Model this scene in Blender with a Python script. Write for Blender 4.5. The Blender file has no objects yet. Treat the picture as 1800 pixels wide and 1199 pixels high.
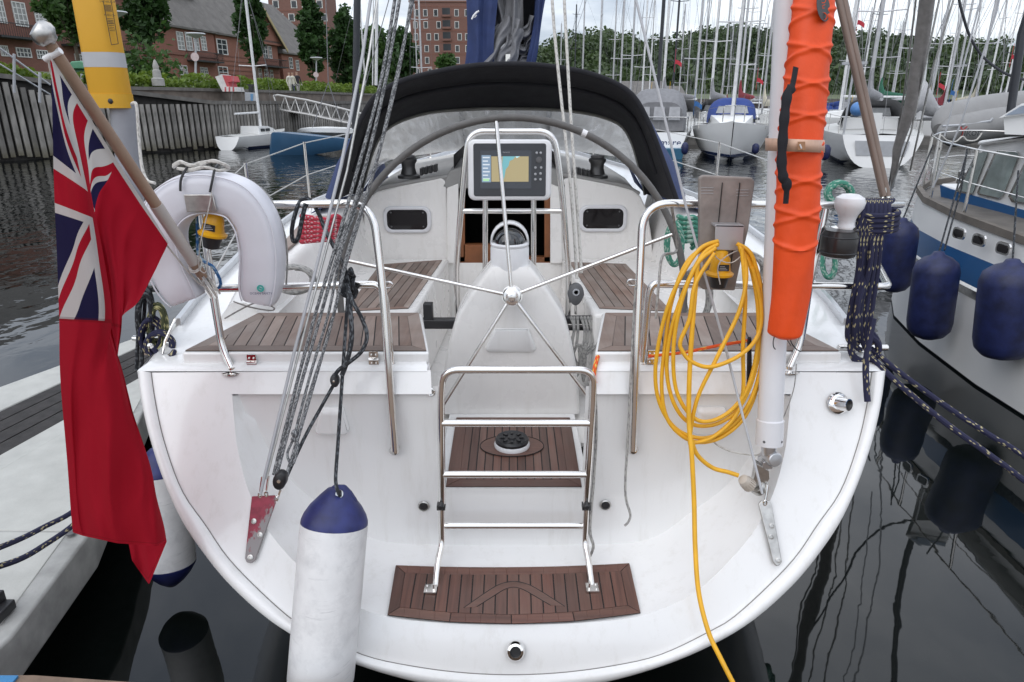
import bpy, bmesh, math, random
from mathutils import Vector, Matrix
R = math.radians
rnd = random.Random(7)
SC = bpy.context.scene
COL = SC.collection

# ---------------------------------------------------------------- camera, sky, sun, exposure
PITCH = 19.3; CAMZ = 2.3; FPX = 1200.0
cam_d = bpy.data.cameras.new('camera'); cam = bpy.data.objects.new('camera', cam_d); COL.objects.link(cam)
cam_d.sensor_width = 36; cam_d.lens = 24; cam_d.clip_start = 0.05; cam_d.clip_end = 5000
cam.location = (0, 0, CAMZ); cam.rotation_euler = (R(90 - PITCH), 0, 0)
SC.camera = cam

SUN_EL, SUN_AZ = R(48), R(222)
world = bpy.data.worlds.new('World'); SC.world = world; world.use_nodes = True
wn, wl = world.node_tree.nodes, world.node_tree.links
wn.clear()
w_out = wn.new('ShaderNodeOutputWorld')
w_sky = wn.new('ShaderNodeTexSky'); w_sky.sky_type = 'NISHITA'; w_sky.sun_disc = False
w_sky.sun_elevation = SUN_EL; w_sky.sun_rotation = SUN_AZ
w_b1 = wn.new('ShaderNodeBackground'); w_b1.inputs[1].default_value = 0.10
wl.new(w_sky.outputs[0], w_b1.inputs[0])
w_tc = wn.new('ShaderNodeTexCoord')
w_sep = wn.new('ShaderNodeSeparateXYZ'); wl.new(w_tc.outputs['Generated'], w_sep.inputs[0])
w_ad = wn.new('ShaderNodeMath'); w_ad.operation = 'MAXIMUM'; wl.new(w_sep.outputs[2], w_ad.inputs[0]); w_ad.inputs[1].default_value = 0.0
w_ad2 = wn.new('ShaderNodeMath'); wl.new(w_ad.outputs[0], w_ad2.inputs[0]); w_ad2.inputs[1].default_value = 0.22
w_div = wn.new('ShaderNodeVectorMath'); w_div.operation = 'DIVIDE'
w_cmb = wn.new('ShaderNodeCombineXYZ')
for i in range(3): wl.new(w_ad2.outputs[0], w_cmb.inputs[i])
wl.new(w_tc.outputs['Generated'], w_div.inputs[0]); wl.new(w_cmb.outputs[0], w_div.inputs[1])
w_no = wn.new('ShaderNodeTexNoise'); w_no.inputs['Scale'].default_value = 1.15
w_no.inputs['Detail'].default_value = 7; w_no.inputs['Roughness'].default_value = 0.55; w_no.inputs['Distortion'].default_value = 0.35
wl.new(w_div.outputs[0], w_no.inputs['Vector'])
w_rp = wn.new('ShaderNodeValToRGB')
cr = w_rp.color_ramp
cr.elements[0].position = 0.36; cr.elements[0].color = (0.34, 0.39, 0.48, 1)
cr.elements[1].position = 0.62; cr.elements[1].color = (0.92, 0.95, 1.0, 1)
wl.new(w_no.outputs[0], w_rp.inputs[0])
w_b2 = wn.new('ShaderNodeBackground'); w_b2.inputs[1].default_value = 0.66
# overcast: brighter towards the zenith, as an even cloud layer is
w_el = wn.new('ShaderNodeMath'); w_el.operation = 'MULTIPLY_ADD'; wl.new(w_ad.outputs[0], w_el.inputs[0]); w_el.inputs[1].default_value = 0.75; w_el.inputs[2].default_value = 0.90
w_mul = wn.new('ShaderNodeVectorMath'); w_mul.operation = 'SCALE'; wl.new(w_rp.outputs[0], w_mul.inputs[0]); wl.new(w_el.outputs[0], w_mul.inputs['Scale'])
wl.new(w_mul.outputs[0], w_b2.inputs[0])
w_mix = wn.new('ShaderNodeMixShader'); w_mix.inputs[0].default_value = 0.86
wl.new(w_b1.outputs[0], w_mix.inputs[1]); wl.new(w_b2.outputs[0], w_mix.inputs[2]); wl.new(w_mix.outputs[0], w_out.inputs[0])

sun_d = bpy.data.lights.new('sun', 'SUN'); sun_d.energy = 0.55; sun_d.angle = R(70); sun_d.color = (1, 0.97, 0.93)
sun = bpy.data.objects.new('sun', sun_d); COL.objects.link(sun)
_sd = Vector((math.sin(SUN_AZ) * math.cos(SUN_EL), math.cos(SUN_AZ) * math.cos(SUN_EL), math.sin(SUN_EL)))
sun.rotation_euler = _sd.to_track_quat('Z', 'Y').to_euler(); sun.location = (0, -5, 20)

SC.view_settings.view_transform = 'Standard'; SC.view_settings.look = 'None'
SC.view_settings.exposure = 1.0; SC.view_settings.gamma = 1; SC.view_settings.use_curve_mapping = False
SC.render.engine = 'CYCLES'
SC.cycles.max_bounces = 8; SC.cycles.transparent_max_bounces = 12; SC.cycles.caustics_reflective = False; SC.cycles.caustics_refractive = False
SC.cycles.use_denoising = True

# ---------------------------------------------------------------- pixel -> point (photo pixels, 1800 x 1199)
_ct, _st = math.cos(R(PITCH)), math.sin(R(PITCH))
C0 = Vector((0, 0, CAMZ))
def ray(u, v):
    a = (u - 900) / FPX; b = -(v - 599.5) / FPX
    return Vector((a, _ct + b * _st, -_st + b * _ct))
def P(u, v, y): d = ray(u, v); return C0 + d * (y / d.y)          # on the plane at distance y
def PZ(u, v, z): d = ray(u, v); return C0 + d * ((z - CAMZ) / d.z)  # on a level
def PX(u, v, x): d = ray(u, v); return C0 + d * (x / d.x)
def PXS(pts): return [P(*p) for p in pts]
TK = 0.53; TC = 1.98 - TK * 0.22                                  # the sloping transom plane y = TC + TK z
TN = Vector((0, -1, TK)).normalized()
def PT(u, v, off=0.0):
    d = ray(u, v); t = (TC + TK * CAMZ) / (d.y - TK * d.z)
    return C0 + d * t + TN * off

# ---------------------------------------------------------------- mesh helpers
def crom(pts, n=6, closed=False):
    pts = [Vector(p) for p in pts]; out = []; m = len(pts)
    rng = range(m if closed else m - 1)
    for i in rng:
        if closed: a, b, c, d = pts[(i - 1) % m], pts[i], pts[(i + 1) % m], pts[(i + 2) % m]
        else: a, b, c, d = pts[max(i - 1, 0)], pts[i], pts[i + 1], pts[min(i + 2, m - 1)]
        for k in range(n):
            t = k / n; t2 = t * t; t3 = t2 * t
            out.append(0.5 * ((2 * b) + (c - a) * t + (2 * a - 5 * b + 4 * c - d) * t2 + (3 * b - a - 3 * c + d) * t3))
    if not closed: out.append(pts[-1].copy())
    return out
def fillet(pts, r, n=6):
    pts = [Vector(p) for p in pts]; out = [pts[0]]
    for i in range(1, len(pts) - 1):
        p = pts[i]; a = pts[i - 1] - p; b = pts[i + 1] - p
        k = min(r, a.length * .48, b.length * .48)
        pa = p + a.normalized() * k; pb = p + b.normalized() * k
        for j in range(n + 1):
            t = j / n; out.append(pa * (1 - t) ** 2 + p * 2 * t * (1 - t) + pb * t * t)
    out.append(pts[-1]); return out
def resample(pts, n):
    pts = [Vector(p) for p in pts]; L = [0]
    for a, b in zip(pts, pts[1:]): L.append(L[-1] + (b - a).length)
    out = []; j = 0
    for i in range(n):
        s = L[-1] * i / (n - 1)
        while j < len(pts) - 2 and L[j + 1] < s: j += 1
        t = (s - L[j]) / max(L[j + 1] - L[j], 1e-9); out.append(pts[j].lerp(pts[j + 1], min(max(t, 0), 1)))
    return out
def rrect(w, h, r, n=5):
    o = []
    for cx, cy, a0 in ((w/2-r, h/2-r, 0), (-w/2+r, h/2-r, 90), (-w/2+r, -h/2+r, 180), (w/2-r, -h/2+r, 270)):
        for k in range(n + 1):
            a = R(a0 + 90 * k / n); o.append((cx + r * math.cos(a), cy + r * math.sin(a)))
    return o
class MB:
    def __init__(s): s.v = []; s.f = []; s.uv = {}; s.mi = {}
    def _add(s, vs, fs, uvs=None):
        o = len(s.v); s.v += [Vector(v) for v in vs]
        for i, f in enumerate(fs):
            if uvs: s.uv[len(s.f)] = uvs[i]
            s.f.append([o + k for k in f])
        return s
    def tube(s, pts, r, seg=8, closed=False, caps=True):
        pts = [Vector(p) for p in pts]; n = len(pts)
        rr = r if isinstance(r, (list, tuple)) else [r] * n
        tg = []
        for i in range(n):
            a = pts[(i - 1) % n] if closed else pts[max(i - 1, 0)]; b = pts[(i + 1) % n] if closed else pts[min(i + 1, n - 1)]
            t = (b - a); tg.append(t.normalized() if t.length > 1e-9 else Vector((0, 0, 1)))
        nrm = tg[0].orthogonal().normalized(); vs = []; ln = [0]
        for i in range(n):
            if i: 
                q = tg[i - 1].rotation_difference(tg[i]); nrm = q @ nrm; ln.append(ln[-1] + (pts[i] - pts[i - 1]).length)
            nrm = (nrm - tg[i] * nrm.dot(tg[i])).normalized(); bn = tg[i].cross(nrm)
            for k in range(seg):
                a = 2 * math.pi * k / seg; vs.append(pts[i] + (nrm * math.cos(a) + bn * math.sin(a)) * rr[i])
        fs = []; uv = []
        for i in range(n if closed else n - 1):
            j = (i + 1) % n; l0 = ln[i]; l1 = ln[j] if j else ln[-1] + (pts[0] - pts[-1]).length
            for k in range(seg):
                k2 = (k + 1) % seg
                fs.append([i * seg + k, i * seg + k2, j * seg + k2, j * seg + k])
                uv.append([(k / seg, l0), ((k + 1) / seg, l0), ((k + 1) / seg, l1), (k / seg, l1)])
        if caps and not closed:
            fs.append(list(range(seg))[::-1]); uv.append([(0, 0)] * seg)
            fs.append([(n - 1) * seg + k for k in range(seg)]); uv.append([(0, 0)] * seg)
        return s._add(vs, fs, uv)
    def box(s, c, size, rot=None):
        c = Vector(c); h = Vector(size) / 2; vs = []
        for x in (-1, 1):
            for y in (-1, 1):
                for z in (-1, 1):
                    p = Vector((x * h.x, y * h.y, z * h.z)); vs.append(c + (rot @ p if rot else p))
        return s._add(vs, [[0,1,3,2],[4,6,7,5],[0,4,5,1],[2,3,7,6],[0,2,6,4],[1,5,7,3]])
    def prism(s, poly, vec):
        a = [Vector(p) for p in poly]; vec = Vector(vec); n = len(a)
        nn = Vector((0, 0, 0))
        for i in range(n): nn += a[i].cross(a[(i + 1) % n])
        if nn.dot(vec) < 0: a = a[::-1]
        return s._add(a + [p + vec for p in a], [list(range(n))[::-1], [n + k for k in range(n)]] + [[i, (i + 1) % n, n + (i + 1) % n, n + i] for i in range(n)])
    def lathe(s, prof, o, axis=(0, 0, 1), seg=20, caps=True):
        o = Vector(o); ax = Vector(axis).normalized(); e1 = ax.orthogonal().normalized(); e2 = ax.cross(e1); vs = []
        for r, h in prof:
            for k in range(seg):
                a = 2 * math.pi * k / seg; vs.append(o + ax * h + (e1 * math.cos(a) + e2 * math.sin(a)) * max(r, 1e-4))
        fs = []; uv = []; m = len(prof)
        for i in range(m - 1):
            for k in range(seg):
                k2 = (k + 1) % seg; fs.append([i*seg+k, i*seg+k2, (i+1)*seg+k2, (i+1)*seg+k])
                uv.append([(k/seg, prof[i][1]), ((k+1)/seg, prof[i][1]), ((k+1)/seg, prof[i+1][1]), (k/seg, prof[i+1][1])])
        if caps:
            fs.append(list(range(seg))[::-1]); uv.append([(0, 0)] * seg); fs.append([(m-1)*seg+k for k in range(seg)]); uv.append([(0, 0)] * seg)
        return s._add(vs, fs, uv)
    def loft(s, rings, closed=True, cap0=True, cap1=True):
        n = len(rings[0]); vs = [p for r in rings for p in r]; fs = []
        for i in range(len(rings) - 1):
            for k in range(n if closed else n - 1):
                k2 = (k + 1) % n; fs.append([i*n+k, i*n+k2, (i+1)*n+k2, (i+1)*n+k])
        if closed and cap0: fs.append(list(range(n))[::-1])
        if closed and cap1: fs.append([(len(rings)-1)*n+k for k in range(n)])
        return s._add(vs, fs)
    def grid(s, rows, uv=None):
        n = len(rows[0]); vs = [p for r in rows for p in r]; fs = []; us = [] if uv else None
        for i in range(len(rows) - 1):
            for k in range(n - 1):
                fs.append([i*n+k, i*n+k+1, (i+1)*n+k+1, (i+1)*n+k])
                if uv: us.append([uv[i][k], uv[i][k+1], uv[i+1][k+1], uv[i+1][k]])
        return s._add(vs, fs, us)
    def rrbox(s, c, w, h, d, r, ex, ey, ez):
        """rounded slab: outline w x h in (ex, ey), from c along ez by d, softened front edge"""
        c = Vector(c); o = rrect(w, h, r); o2 = rrect(w - .3*d*2*.5, h - .3*d*2*.5, max(r - .15*d, .001))
        f = lambda q, dd: [c + ex * a + ey * b + ez * dd for a, b in q]
        return s.loft([f(o, 0), f(o, d * .75), f(o2, d)])
    def ball(s, c, r, n=8, sc=(1, 1, 1)):
        prof = [(r * math.sin(math.pi * k / n), -r * math.cos(math.pi * k / n)) for k in range(n + 1)]
        o = len(s.v); s.lathe(prof, (0, 0, 0), seg=n + 4, caps=False)
        for i in range(o, len(s.v)): q = s.v[i]; s.v[i] = Vector(c) + Vector((q.x * sc[0], q.y * sc[1], q.z * sc[2]))
        return s
    def build(s, name, mat, parent=None, bevel=0, subsurf=0, solid=0, ang=38, mats=None):
        me = bpy.data.meshes.new(name); off = _wl(parent)
        me.from_pydata([tuple(v - off) for v in s.v], [], s.f)
        if s.uv:
            ul = me.uv_layers.new(name='UVMap').data; li = 0
            for i, f in enumerate(s.f):
                q = s.uv.get(i)
                for k in range(len(f)):
                    if q: ul[li].uv = q[k]
                    li += 1
        me.polygons.foreach_set('use_smooth', [True] * len(s.f)); me.set_sharp_from_angle(angle=R(ang))
        for m in (mats or [mat]): me.materials.append(m)
        if mats:
            for i, k in s.mi.items(): me.polygons[i].material_index = k
        me.update()
        o = bpy.data.objects.new(name, me); COL.objects.link(o); o.parent = parent
        if solid: m = o.modifiers.new('solid', 'SOLIDIFY'); m.thickness = solid; m.offset = 0
        if bevel: m = o.modifiers.new('bevel', 'BEVEL'); m.width = bevel; m.segments = 3; m.limit_method = 'ANGLE'; m.angle_limit = R(40)
        if subsurf: m = o.modifiers.new('sub', 'SUBSURF'); m.levels = subsurf; m.render_levels = subsurf
        return o
def _wl(o):
    v = Vector((0, 0, 0))
    while o is not None: v += o.location; o = o.parent
    return v
def tag(o, label=None, cat=None, group=None, kind=None):
    if label: o['label'] = label
    if cat: o['category'] = cat
    if group: o['group'] = group
    if kind: o['kind'] = kind
    return o
def thing(name, label, cat, loc=(0, 0, 0), group=None):
    o = bpy.data.objects.new(name, None); COL.objects.link(o); o.location = loc; o.empty_display_size = .1
    return tag(o, label, cat, group)
def part(name, mb, mat, parent, **k): return mb.build(name, mat, parent, **k)
def copy_tree(o, parent=None):
    c = o.copy(); COL.objects.link(c); c.parent = parent
    for ch in list(o.children): copy_tree(ch, c)
    return c
def one(name, mb, mat, label, cat, loc=None, group=None, **k):
    """a thing that is a single mesh, its origin at its own base"""
    b = Vector(loc) if loc is not None else Vector((sum(v.x for v in mb.v)/len(mb.v), sum(v.y for v in mb.v)/len(mb.v), min(v.z for v in mb.v)))
    mb.v = [v - b for v in mb.v]
    o = mb.build(name, mat, None, **k); o.location = b
    return tag(o, label, cat, group)
def text_mb(txt, c, ex, ey, height, depth=.0008, align='CENTER'):
    cu = bpy.data.curves.new('lettering', 'FONT'); cu.body = txt; cu.size = 1; cu.align_x = align; cu.align_y = 'CENTER'; cu.resolution_u = 3
    ob = bpy.data.objects.new('lettering', cu); COL.objects.link(ob)
    dg = bpy.context.evaluated_depsgraph_get(); me = bpy.data.meshes.new_from_object(ob.evaluated_get(dg))
    m = MB(); k = height / .72; ex = Vector(ex).normalized(); ey = Vector(ey).normalized(); ez = ex.cross(ey)
    m._add([Vector(c) + ex * v.co.x * k + ey * v.co.y * k + ez * depth for v in me.vertices], [list(p.vertices) for p in me.polygons])
    bpy.data.objects.remove(ob); bpy.data.curves.remove(cu); bpy.data.meshes.remove(me)
    return m

# ---------------------------------------------------------------- materials
class E:
    """socket arithmetic"""
    def __init__(s, nt, k): s.nt = nt; s.k = k
    def _m(s, op, *a):
        n = s.nt.nodes.new('ShaderNodeMath'); n.operation = op
        for i, x in enumerate((s,) + a):
            if isinstance(x, E): s.nt.links.new(x.k, n.inputs[i])
            else: n.inputs[i].default_value = x
        return E(s.nt, n.outputs[0])
    def __add__(s, b): return s._m('ADD', b)
    def __sub__(s, b): return s._m('SUBTRACT', b)
    def __mul__(s, b): return s._m('MULTIPLY', b)
    def __truediv__(s, b): return s._m('DIVIDE', b)
    def lt(s, b): return s._m('LESS_THAN', b)
    def gt(s, b): return s._m('GREATER_THAN', b)
    def abs(s): return s._m('ABSOLUTE')
    def floor(s): return s._m('FLOOR')
    def fract(s): return s._m('FRACT')
    def sin(s): return s._m('SINE')
    def max(s, b): return s._m('MAXIMUM', b)
    def min(s, b): return s._m('MINIMUM', b)
def newmat(name, rough=.5, metal=0, **k):
    m = bpy.data.materials.new(name); m.use_nodes = True; nt = m.node_tree; b = nt.nodes['Principled BSDF']
    b.inputs['Roughness'].default_value = rough; b.inputs['Metallic'].default_value = metal
    for a, x in k.items(): b.inputs[a.replace('_', ' ')].default_value = x
    return m, nt, b
def rgba(c): return (c[0], c[1], c[2], 1)
def coords(nt, kind='Object'):
    t = nt.nodes.new('ShaderNodeTexCoord'); return t.outputs[kind]
def noise(nt, vec, scale, detail=4, rough=.55, dist=0):
    n = nt.nodes.new('ShaderNodeTexNoise'); n.inputs['Scale'].default_value = scale; n.inputs['Detail'].default_value = detail
    n.inputs['Roughness'].default_value = rough; n.inputs['Distortion'].default_value = dist
    if vec is not None: nt.links.new(vec, n.inputs['Vector'])
    return n.outputs[0]
def mapping(nt, vec, scale=(1, 1, 1), rot=(0, 0, 0)):
    n = nt.nodes.new('ShaderNodeMapping'); n.inputs['Scale'].default_value = scale; n.inputs['Rotation'].default_value = rot
    nt.links.new(vec, n.inputs[0]); return n.outputs[0]
def mixc(nt, f, a, b, mode='MIX'):
    n = nt.nodes.new('ShaderNodeMix'); n.data_type = 'RGBA'; n.blend_type = mode
    for s, x in ((n.inputs[0], f), (n.inputs[6], a), (n.inputs[7], b)):
        if isinstance(x, E): x = x.k
        if isinstance(x, bpy.types.NodeSocket): nt.links.new(x, s)
        elif isinstance(x, (int, float)): s.default_value = x
        else: s.default_value = rgba(x)
    return n.outputs[2]
def ramp(nt, f, stops):
    n = nt.nodes.new('ShaderNodeValToRGB'); c = n.color_ramp
    while len(c.elements) < len(stops): c.elements.new(.5)
    for e, (p, col) in zip(c.elements, stops): e.position = p; e.color = rgba(col)
    nt.links.new(f.k if isinstance(f, E) else f, n.inputs[0]); return n.outputs[0]
def bump(nt, b, h, strength=.2, dist=.01):
    n = nt.nodes.new('ShaderNodeBump'); n.inputs['Strength'].default_value = strength; n.inputs['Distance'].default_value = dist
    nt.links.new(h.k if isinstance(h, E) else h, n.inputs['Height']); nt.links.new(n.outputs[0], b.inputs['Normal'])
def simple(name, col, rough=.5, metal=0, var=.12, scale=6, bmp=0, bscale=40, rvar=.15, bdist=.004, **k):
    m, nt, b = newmat(name, rough, metal, **k); co = coords(nt)
    n = noise(nt, co, scale, 5)
    lo = [max(0, c * (1 - var)) for c in col]; hi = [min(1, c * (1 + var)) for c in col]
    nt.links.new(ramp(nt, n, [(.3, lo), (.7, hi)]), b.inputs['Base Color'])
    if rvar:
        n2 = noise(nt, co, scale * 2.3, 4); e = E(nt, n2) * (rough * rvar * 2) + rough * (1 - rvar)
        nt.links.new(e.k, b.inputs['Roughness'])
    if bmp: bump(nt, b, noise(nt, co, bscale, 4), bmp, bdist)
    return m
def rope_mat(name, base, fleck, prob=.2, nu=8, pitch=.006, alt=None):
    m, nt, b = newmat(name, .85); uv = coords(nt, 'UV')
    s = nt.nodes.new('ShaderNodeSeparateXYZ'); nt.links.new(uv, s.inputs[0])
    u = E(nt, s.outputs[0]) * nu; v = E(nt, s.outputs[1]) / pitch
    a = u + v * .5; c = u - v * .5
    cb = nt.nodes.new('ShaderNodeCombineXYZ'); nt.links.new(a.floor().k, cb.inputs[0]); nt.links.new(c.floor().k, cb.inputs[1])
    w = nt.nodes.new('ShaderNodeTexWhiteNoise'); w.noise_dimensions = '2D'; nt.links.new(cb.outputs[0], w.inputs['Vector'])
    wv = E(nt, w.outputs[0])
    col = mixc(nt, wv.lt(prob), base, fleck)
    if alt: col = mixc(nt, wv.gt(.8), col, alt)
    nt.links.new(col, b.inputs['Base Color'])
    h = (a.fract() - .5).abs().max((c.fract() - .5).abs())
    bump(nt, b, h * -1, .6, .002)
    return m

gel = simple('gelcoat', (.84, .835, .825), .22, var=.025, scale=2.5, rvar=.2, Coat_Weight=.5, Coat_Roughness=.08)
gel_warm = simple('gelcoat_warm', (.84, .82, .795), .28, var=.025, scale=3)
def _gel_dirt(m):
    nt = m.node_tree; b = nt.nodes['Principled BSDF']; old = b.inputs['Base Color'].links[0].from_socket
    co = coords(nt); n = noise(nt, mapping(nt, co, (9, 9, 1.2)), 2.2, 6, .7)
    f = E(nt, ramp(nt, n, [(.52, (0, 0, 0)), (.78, (1, 1, 1))])) * .20
    c2 = mixc(nt, f, old, (.42, .38, .30))
    sp = noise(nt, co, 85, 3, .6); sf = E(nt, ramp(nt, sp, [(.66, (0, 0, 0)), (.74, (1, 1, 1))])) * E(nt, ramp(nt, noise(nt, co, 3.1, 3), [(.45, (0, 0, 0)), (.7, (1, 1, 1))])) * .15
    c2 = mixc(nt, sf, c2, (.36, .34, .30))
    sc_ = noise(nt, mapping(nt, co, (2, 2, 60), (.4, .7, .2)), 1.6, 5, .7); kf = E(nt, ramp(nt, sc_, [(.68, (0, 0, 0)), (.72, (1, 1, 1))])) * E(nt, ramp(nt, noise(nt, co, 2.3, 2), [(.55, (0, 0, 0)), (.7, (1, 1, 1))])) * .13
    nt.links.new(mixc(nt, kf, c2, (.40, .39, .38)), b.inputs['Base Color'])
_gel_dirt(gel); _gel_dirt(gel_warm)
gel_grey = simple('nonskid_grey', (.30, .295, .285), .55, var=.1, scale=9, bmp=.4, bscale=220)
steel = simple('stainless', (.80, .78, .755), .13, 1, var=.05, scale=5, rvar=.4)
steel_dull = simple('stainless_dull', (.52, .51, .49), .33, 1, var=.2, scale=30)
chrome = simple('chrome', (.85, .84, .83), .06, 1, var=.02)
alu = simple('aluminium', (.62, .63, .65), .35, 1, var=.06, scale=12)
alu_white = simple('white_aluminium', (.72, .72, .74), .3, var=.03)
black_pl = simple('black_plastic', (.02, .02, .022), .4, var=.2)
dark_rub = simple('dark_rubber', (.03, .03, .032), .6, var=.25, scale=20)
grey_pl = simple('grey_plastic', (.12, .12, .125), .45, var=.12)
lt_grey = simple('light_grey', (.45, .46, .48), .5, var=.08)
caulk = simple('caulk', (.018, .016, .015), .7, var=.3, scale=30)
navy = simple('navy_canvas', (.030, .050, .145), .8, var=.22, scale=7, bmp=.25, bscale=350)
black_cv = simple('black_canvas', (.010, .010, .014), .85, var=.2, scale=5, bmp=.25, bscale=300)
sail_grey = simple('sail_lining', (.20, .20, .21), .8, var=.12, scale=5, bmp=.3, bscale=60, bdist=.01)
leather = simple('wheel_leather', (.115, .11, .105), .6, var=.15, scale=25, bmp=.2, bscale=200)
white_pl = simple('white_plastic', (.80, .80, .81), .3, var=.03)
def teak_mat(name, lo, hi, grey, gamt, rough=.6, axis='Y', spec=.5):
    m, nt, b = newmat(name, rough); co = coords(nt)
    sc = (60, 2.5, 20) if axis == 'Y' else (2.5, 60, 20)
    oi = nt.nodes.new('ShaderNodeObjectInfo')
    off = nt.nodes.new('ShaderNodeVectorMath'); off.operation = 'ADD'; nt.links.new(co, off.inputs[0])
    cb = nt.nodes.new('ShaderNodeCombineXYZ'); e = E(nt, oi.outputs['Random']) * 37.0
    for i in range(3): nt.links.new(e.k, cb.inputs[i])
    nt.links.new(cb.outputs[0], off.inputs[1])
    g = noise(nt, mapping(nt, off.outputs[0], sc), 1, 5, .6)
    c = ramp(nt, g, [(.25, lo), (.75, hi)])
    g2 = noise(nt, off.outputs[0], 5, 4); f = (E(nt, ramp(nt, g2, [(.35, (0, 0, 0)), (.7, (1, 1, 1))])) * .7 + E(nt, oi.outputs['Random']) * .6) * gamt
    c = mixc(nt, f, c, grey)
    dk = E(nt, oi.outputs['Random']) * 91.7
    hs = nt.nodes.new('ShaderNodeHueSaturation'); nt.links.new(c, hs.inputs['Color']); nt.links.new((dk.fract() * .55 + .7).k, hs.inputs['Value'])
    nt.links.new(hs.outputs[0], b.inputs['Base Color'])
    bump(nt, b, g, .25, .002); return m
teak_wet = teak_mat('teak_oiled', (.070, .029, .021), (.155, .066, .047), (.14, .10, .08), .35, .32)
teak_wx = teak_mat('teak_oiled_cross', (.070, .029, .021), (.155, .066, .047), (.14, .10, .08), .35, .32, 'X')
teak_grey = teak_mat('teak_weathered', (.135, .080, .058), (.24, .155, .12), (.36, .31, .275), .62, .6)
teak_gx = teak_mat('teak_weathered_cross', (.135, .075, .054), (.23, .145, .112), (.30, .25, .215), .5, .6, 'X')
wood_pole = teak_mat('pole_wood', (.34, .21, .13), (.47, .31, .21), (.40, .30, .24), .4, .5)
wood_int = simple('cabin_wood', (.20, .075, .03), .35, var=.25, scale=8)
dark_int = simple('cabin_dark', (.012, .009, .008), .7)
yellow_pl = simple('yellow_plastic', (.82, .42, .015), .35, var=.06)
yellow_cb = simple('yellow_cable', (.80, .42, .02), .45, var=.12, scale=12)
orange = simple('orange_vinyl', (.80, .075, .006), .55, var=.07, scale=7, bmp=.35, bscale=30, bdist=.006)
tan = simple('tan_strap', (.60, .38, .27), .5, var=.15, scale=20)
vinyl_w = simple('white_vinyl', (.70, .70, .75), .38, var=.04, scale=8, bmp=.15, bscale=18, bdist=.006)
fender_w = simple('fender_white', (.74, .74, .74), .45, var=.06, scale=14)

def _scuff(m):
    nt = m.node_tree; b = nt.nodes['Principled BSDF']; old = b.inputs['Base Color'].links[0].from_socket; co = coords(nt)
    a_ = E(nt, ramp(nt, noise(nt, mapping(nt, co, (3, 3, 40), (.3, .2, 0)), 2, 5, .7), [(.60, (0, 0, 0)), (.68, (1, 1, 1))])) * E(nt, ramp(nt, noise(nt, co, 6, 4), [(.36, (0, 0, 0)), (.6, (1, 1, 1))])) * .6
    b_ = E(nt, ramp(nt, noise(nt, co, 11, 6, .7), [(.48, (0, 0, 0)), (.72, (1, 1, 1))])) * .42
    nt.links.new(mixc(nt, a_.max(b_), old, (.40, .40, .41)), b.inputs['Base Color'])
_scuff(fender_w)
fender_b = simple('fender_blue', (.016, .022, .11), .45, var=.35, scale=16, bmp=.2, bscale=60)
fender_n = simple('fender_navy', (.012, .018, .075), .5, var=.45, scale=10, bmp=.3, bscale=80)
r_dark = rope_mat('rope_speckled', (.085, .088, .095), (.33, .34, .345), .42, 14, .0045)
r_black = rope_mat('rope_black', (.018, .02, .024), (.10, .11, .12), .25, 8, .008)
r_grey = rope_mat('rope_grey', (.40, .39, .37), (.24, .235, .23), .3, 8, .008)
r_white = rope_mat('rope_white', (.62, .60, .56), (.42, .40, .37), .25, 8, .008)
r_navy = rope_mat('rope_navy_fleck', (.017, .018, .052), (.42, .37, .21), .09, 12, .008)
r_red = rope_mat('rope_red', (.45, .035, .06), (.55, .35, .36), .2, 8, .008)
r_green = rope_mat('rope_green', (.06, .24, .17), (.33, .45, .38), .3, 8, .008)
r_blue = rope_mat('rope_blue', (.03, .14, .38), (.35, .5, .6), .25, 8, .008)
r_or = rope_mat('rope_orange', (.78, .10, .02), (.75, .5, .1), .18, 8, .010)
# ================================================================ SETTING: water, pontoons
def water_mat():
    m, nt, b = newmat('harbour_water', .02); co = coords(nt)
    b.inputs['Base Color'].default_value = (.0045, .006, .0055, 1); b.inputs['IOR'].default_value = 1.5
    n1 = noise(nt, mapping(nt, co, (1, .75, 1), (0, 0, .5)), 2.6, 3, .5, .4)
    n2 = noise(nt, mapping(nt, co, (1, .5, 1), (0, 0, -.3)), .75, 2, .5, .6)
    sp = nt.nodes.new('ShaderNodeSeparateXYZ'); nt.links.new(co, sp.inputs[0])
    # sheltered behind the hull and pontoon, wind ripples further out
    d = ((E(nt, sp.outputs[1]) - 5.0) / 14.0).max(0.0).min(1.0)
    h = E(nt, n1) * (d * .9 + .035) + E(nt, n2) * (d * .4 + .60)
    bump(nt, b, h, .5, .055)
    return m
m = MB()
xs = [-1500, -200, -60, -20, 0, 20, 60, 200, 1500]
m.grid([[(x, y, 0) for x in xs] for y in (-60, 0, 20, 60, 200, 1500)])
tag(m.build('water', water_mat()), kind='structure')

concrete = simple('pontoon_white', (.47, .47, .44), .7, var=.10, scale=7, bmp=.3, bscale=70)
concrete_edge = simple('pontoon_edge', (.36, .36, .345), .7, var=.2, scale=10, bmp=.3, bscale=50)
board = simple('ribbed_board', (.055, .05, .048), .6, var=.3, scale=14)
quay_wood = simple('quay_wood', (.20, .14, .10), .8, var=.25, scale=12, bmp=.4, bscale=40)

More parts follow.
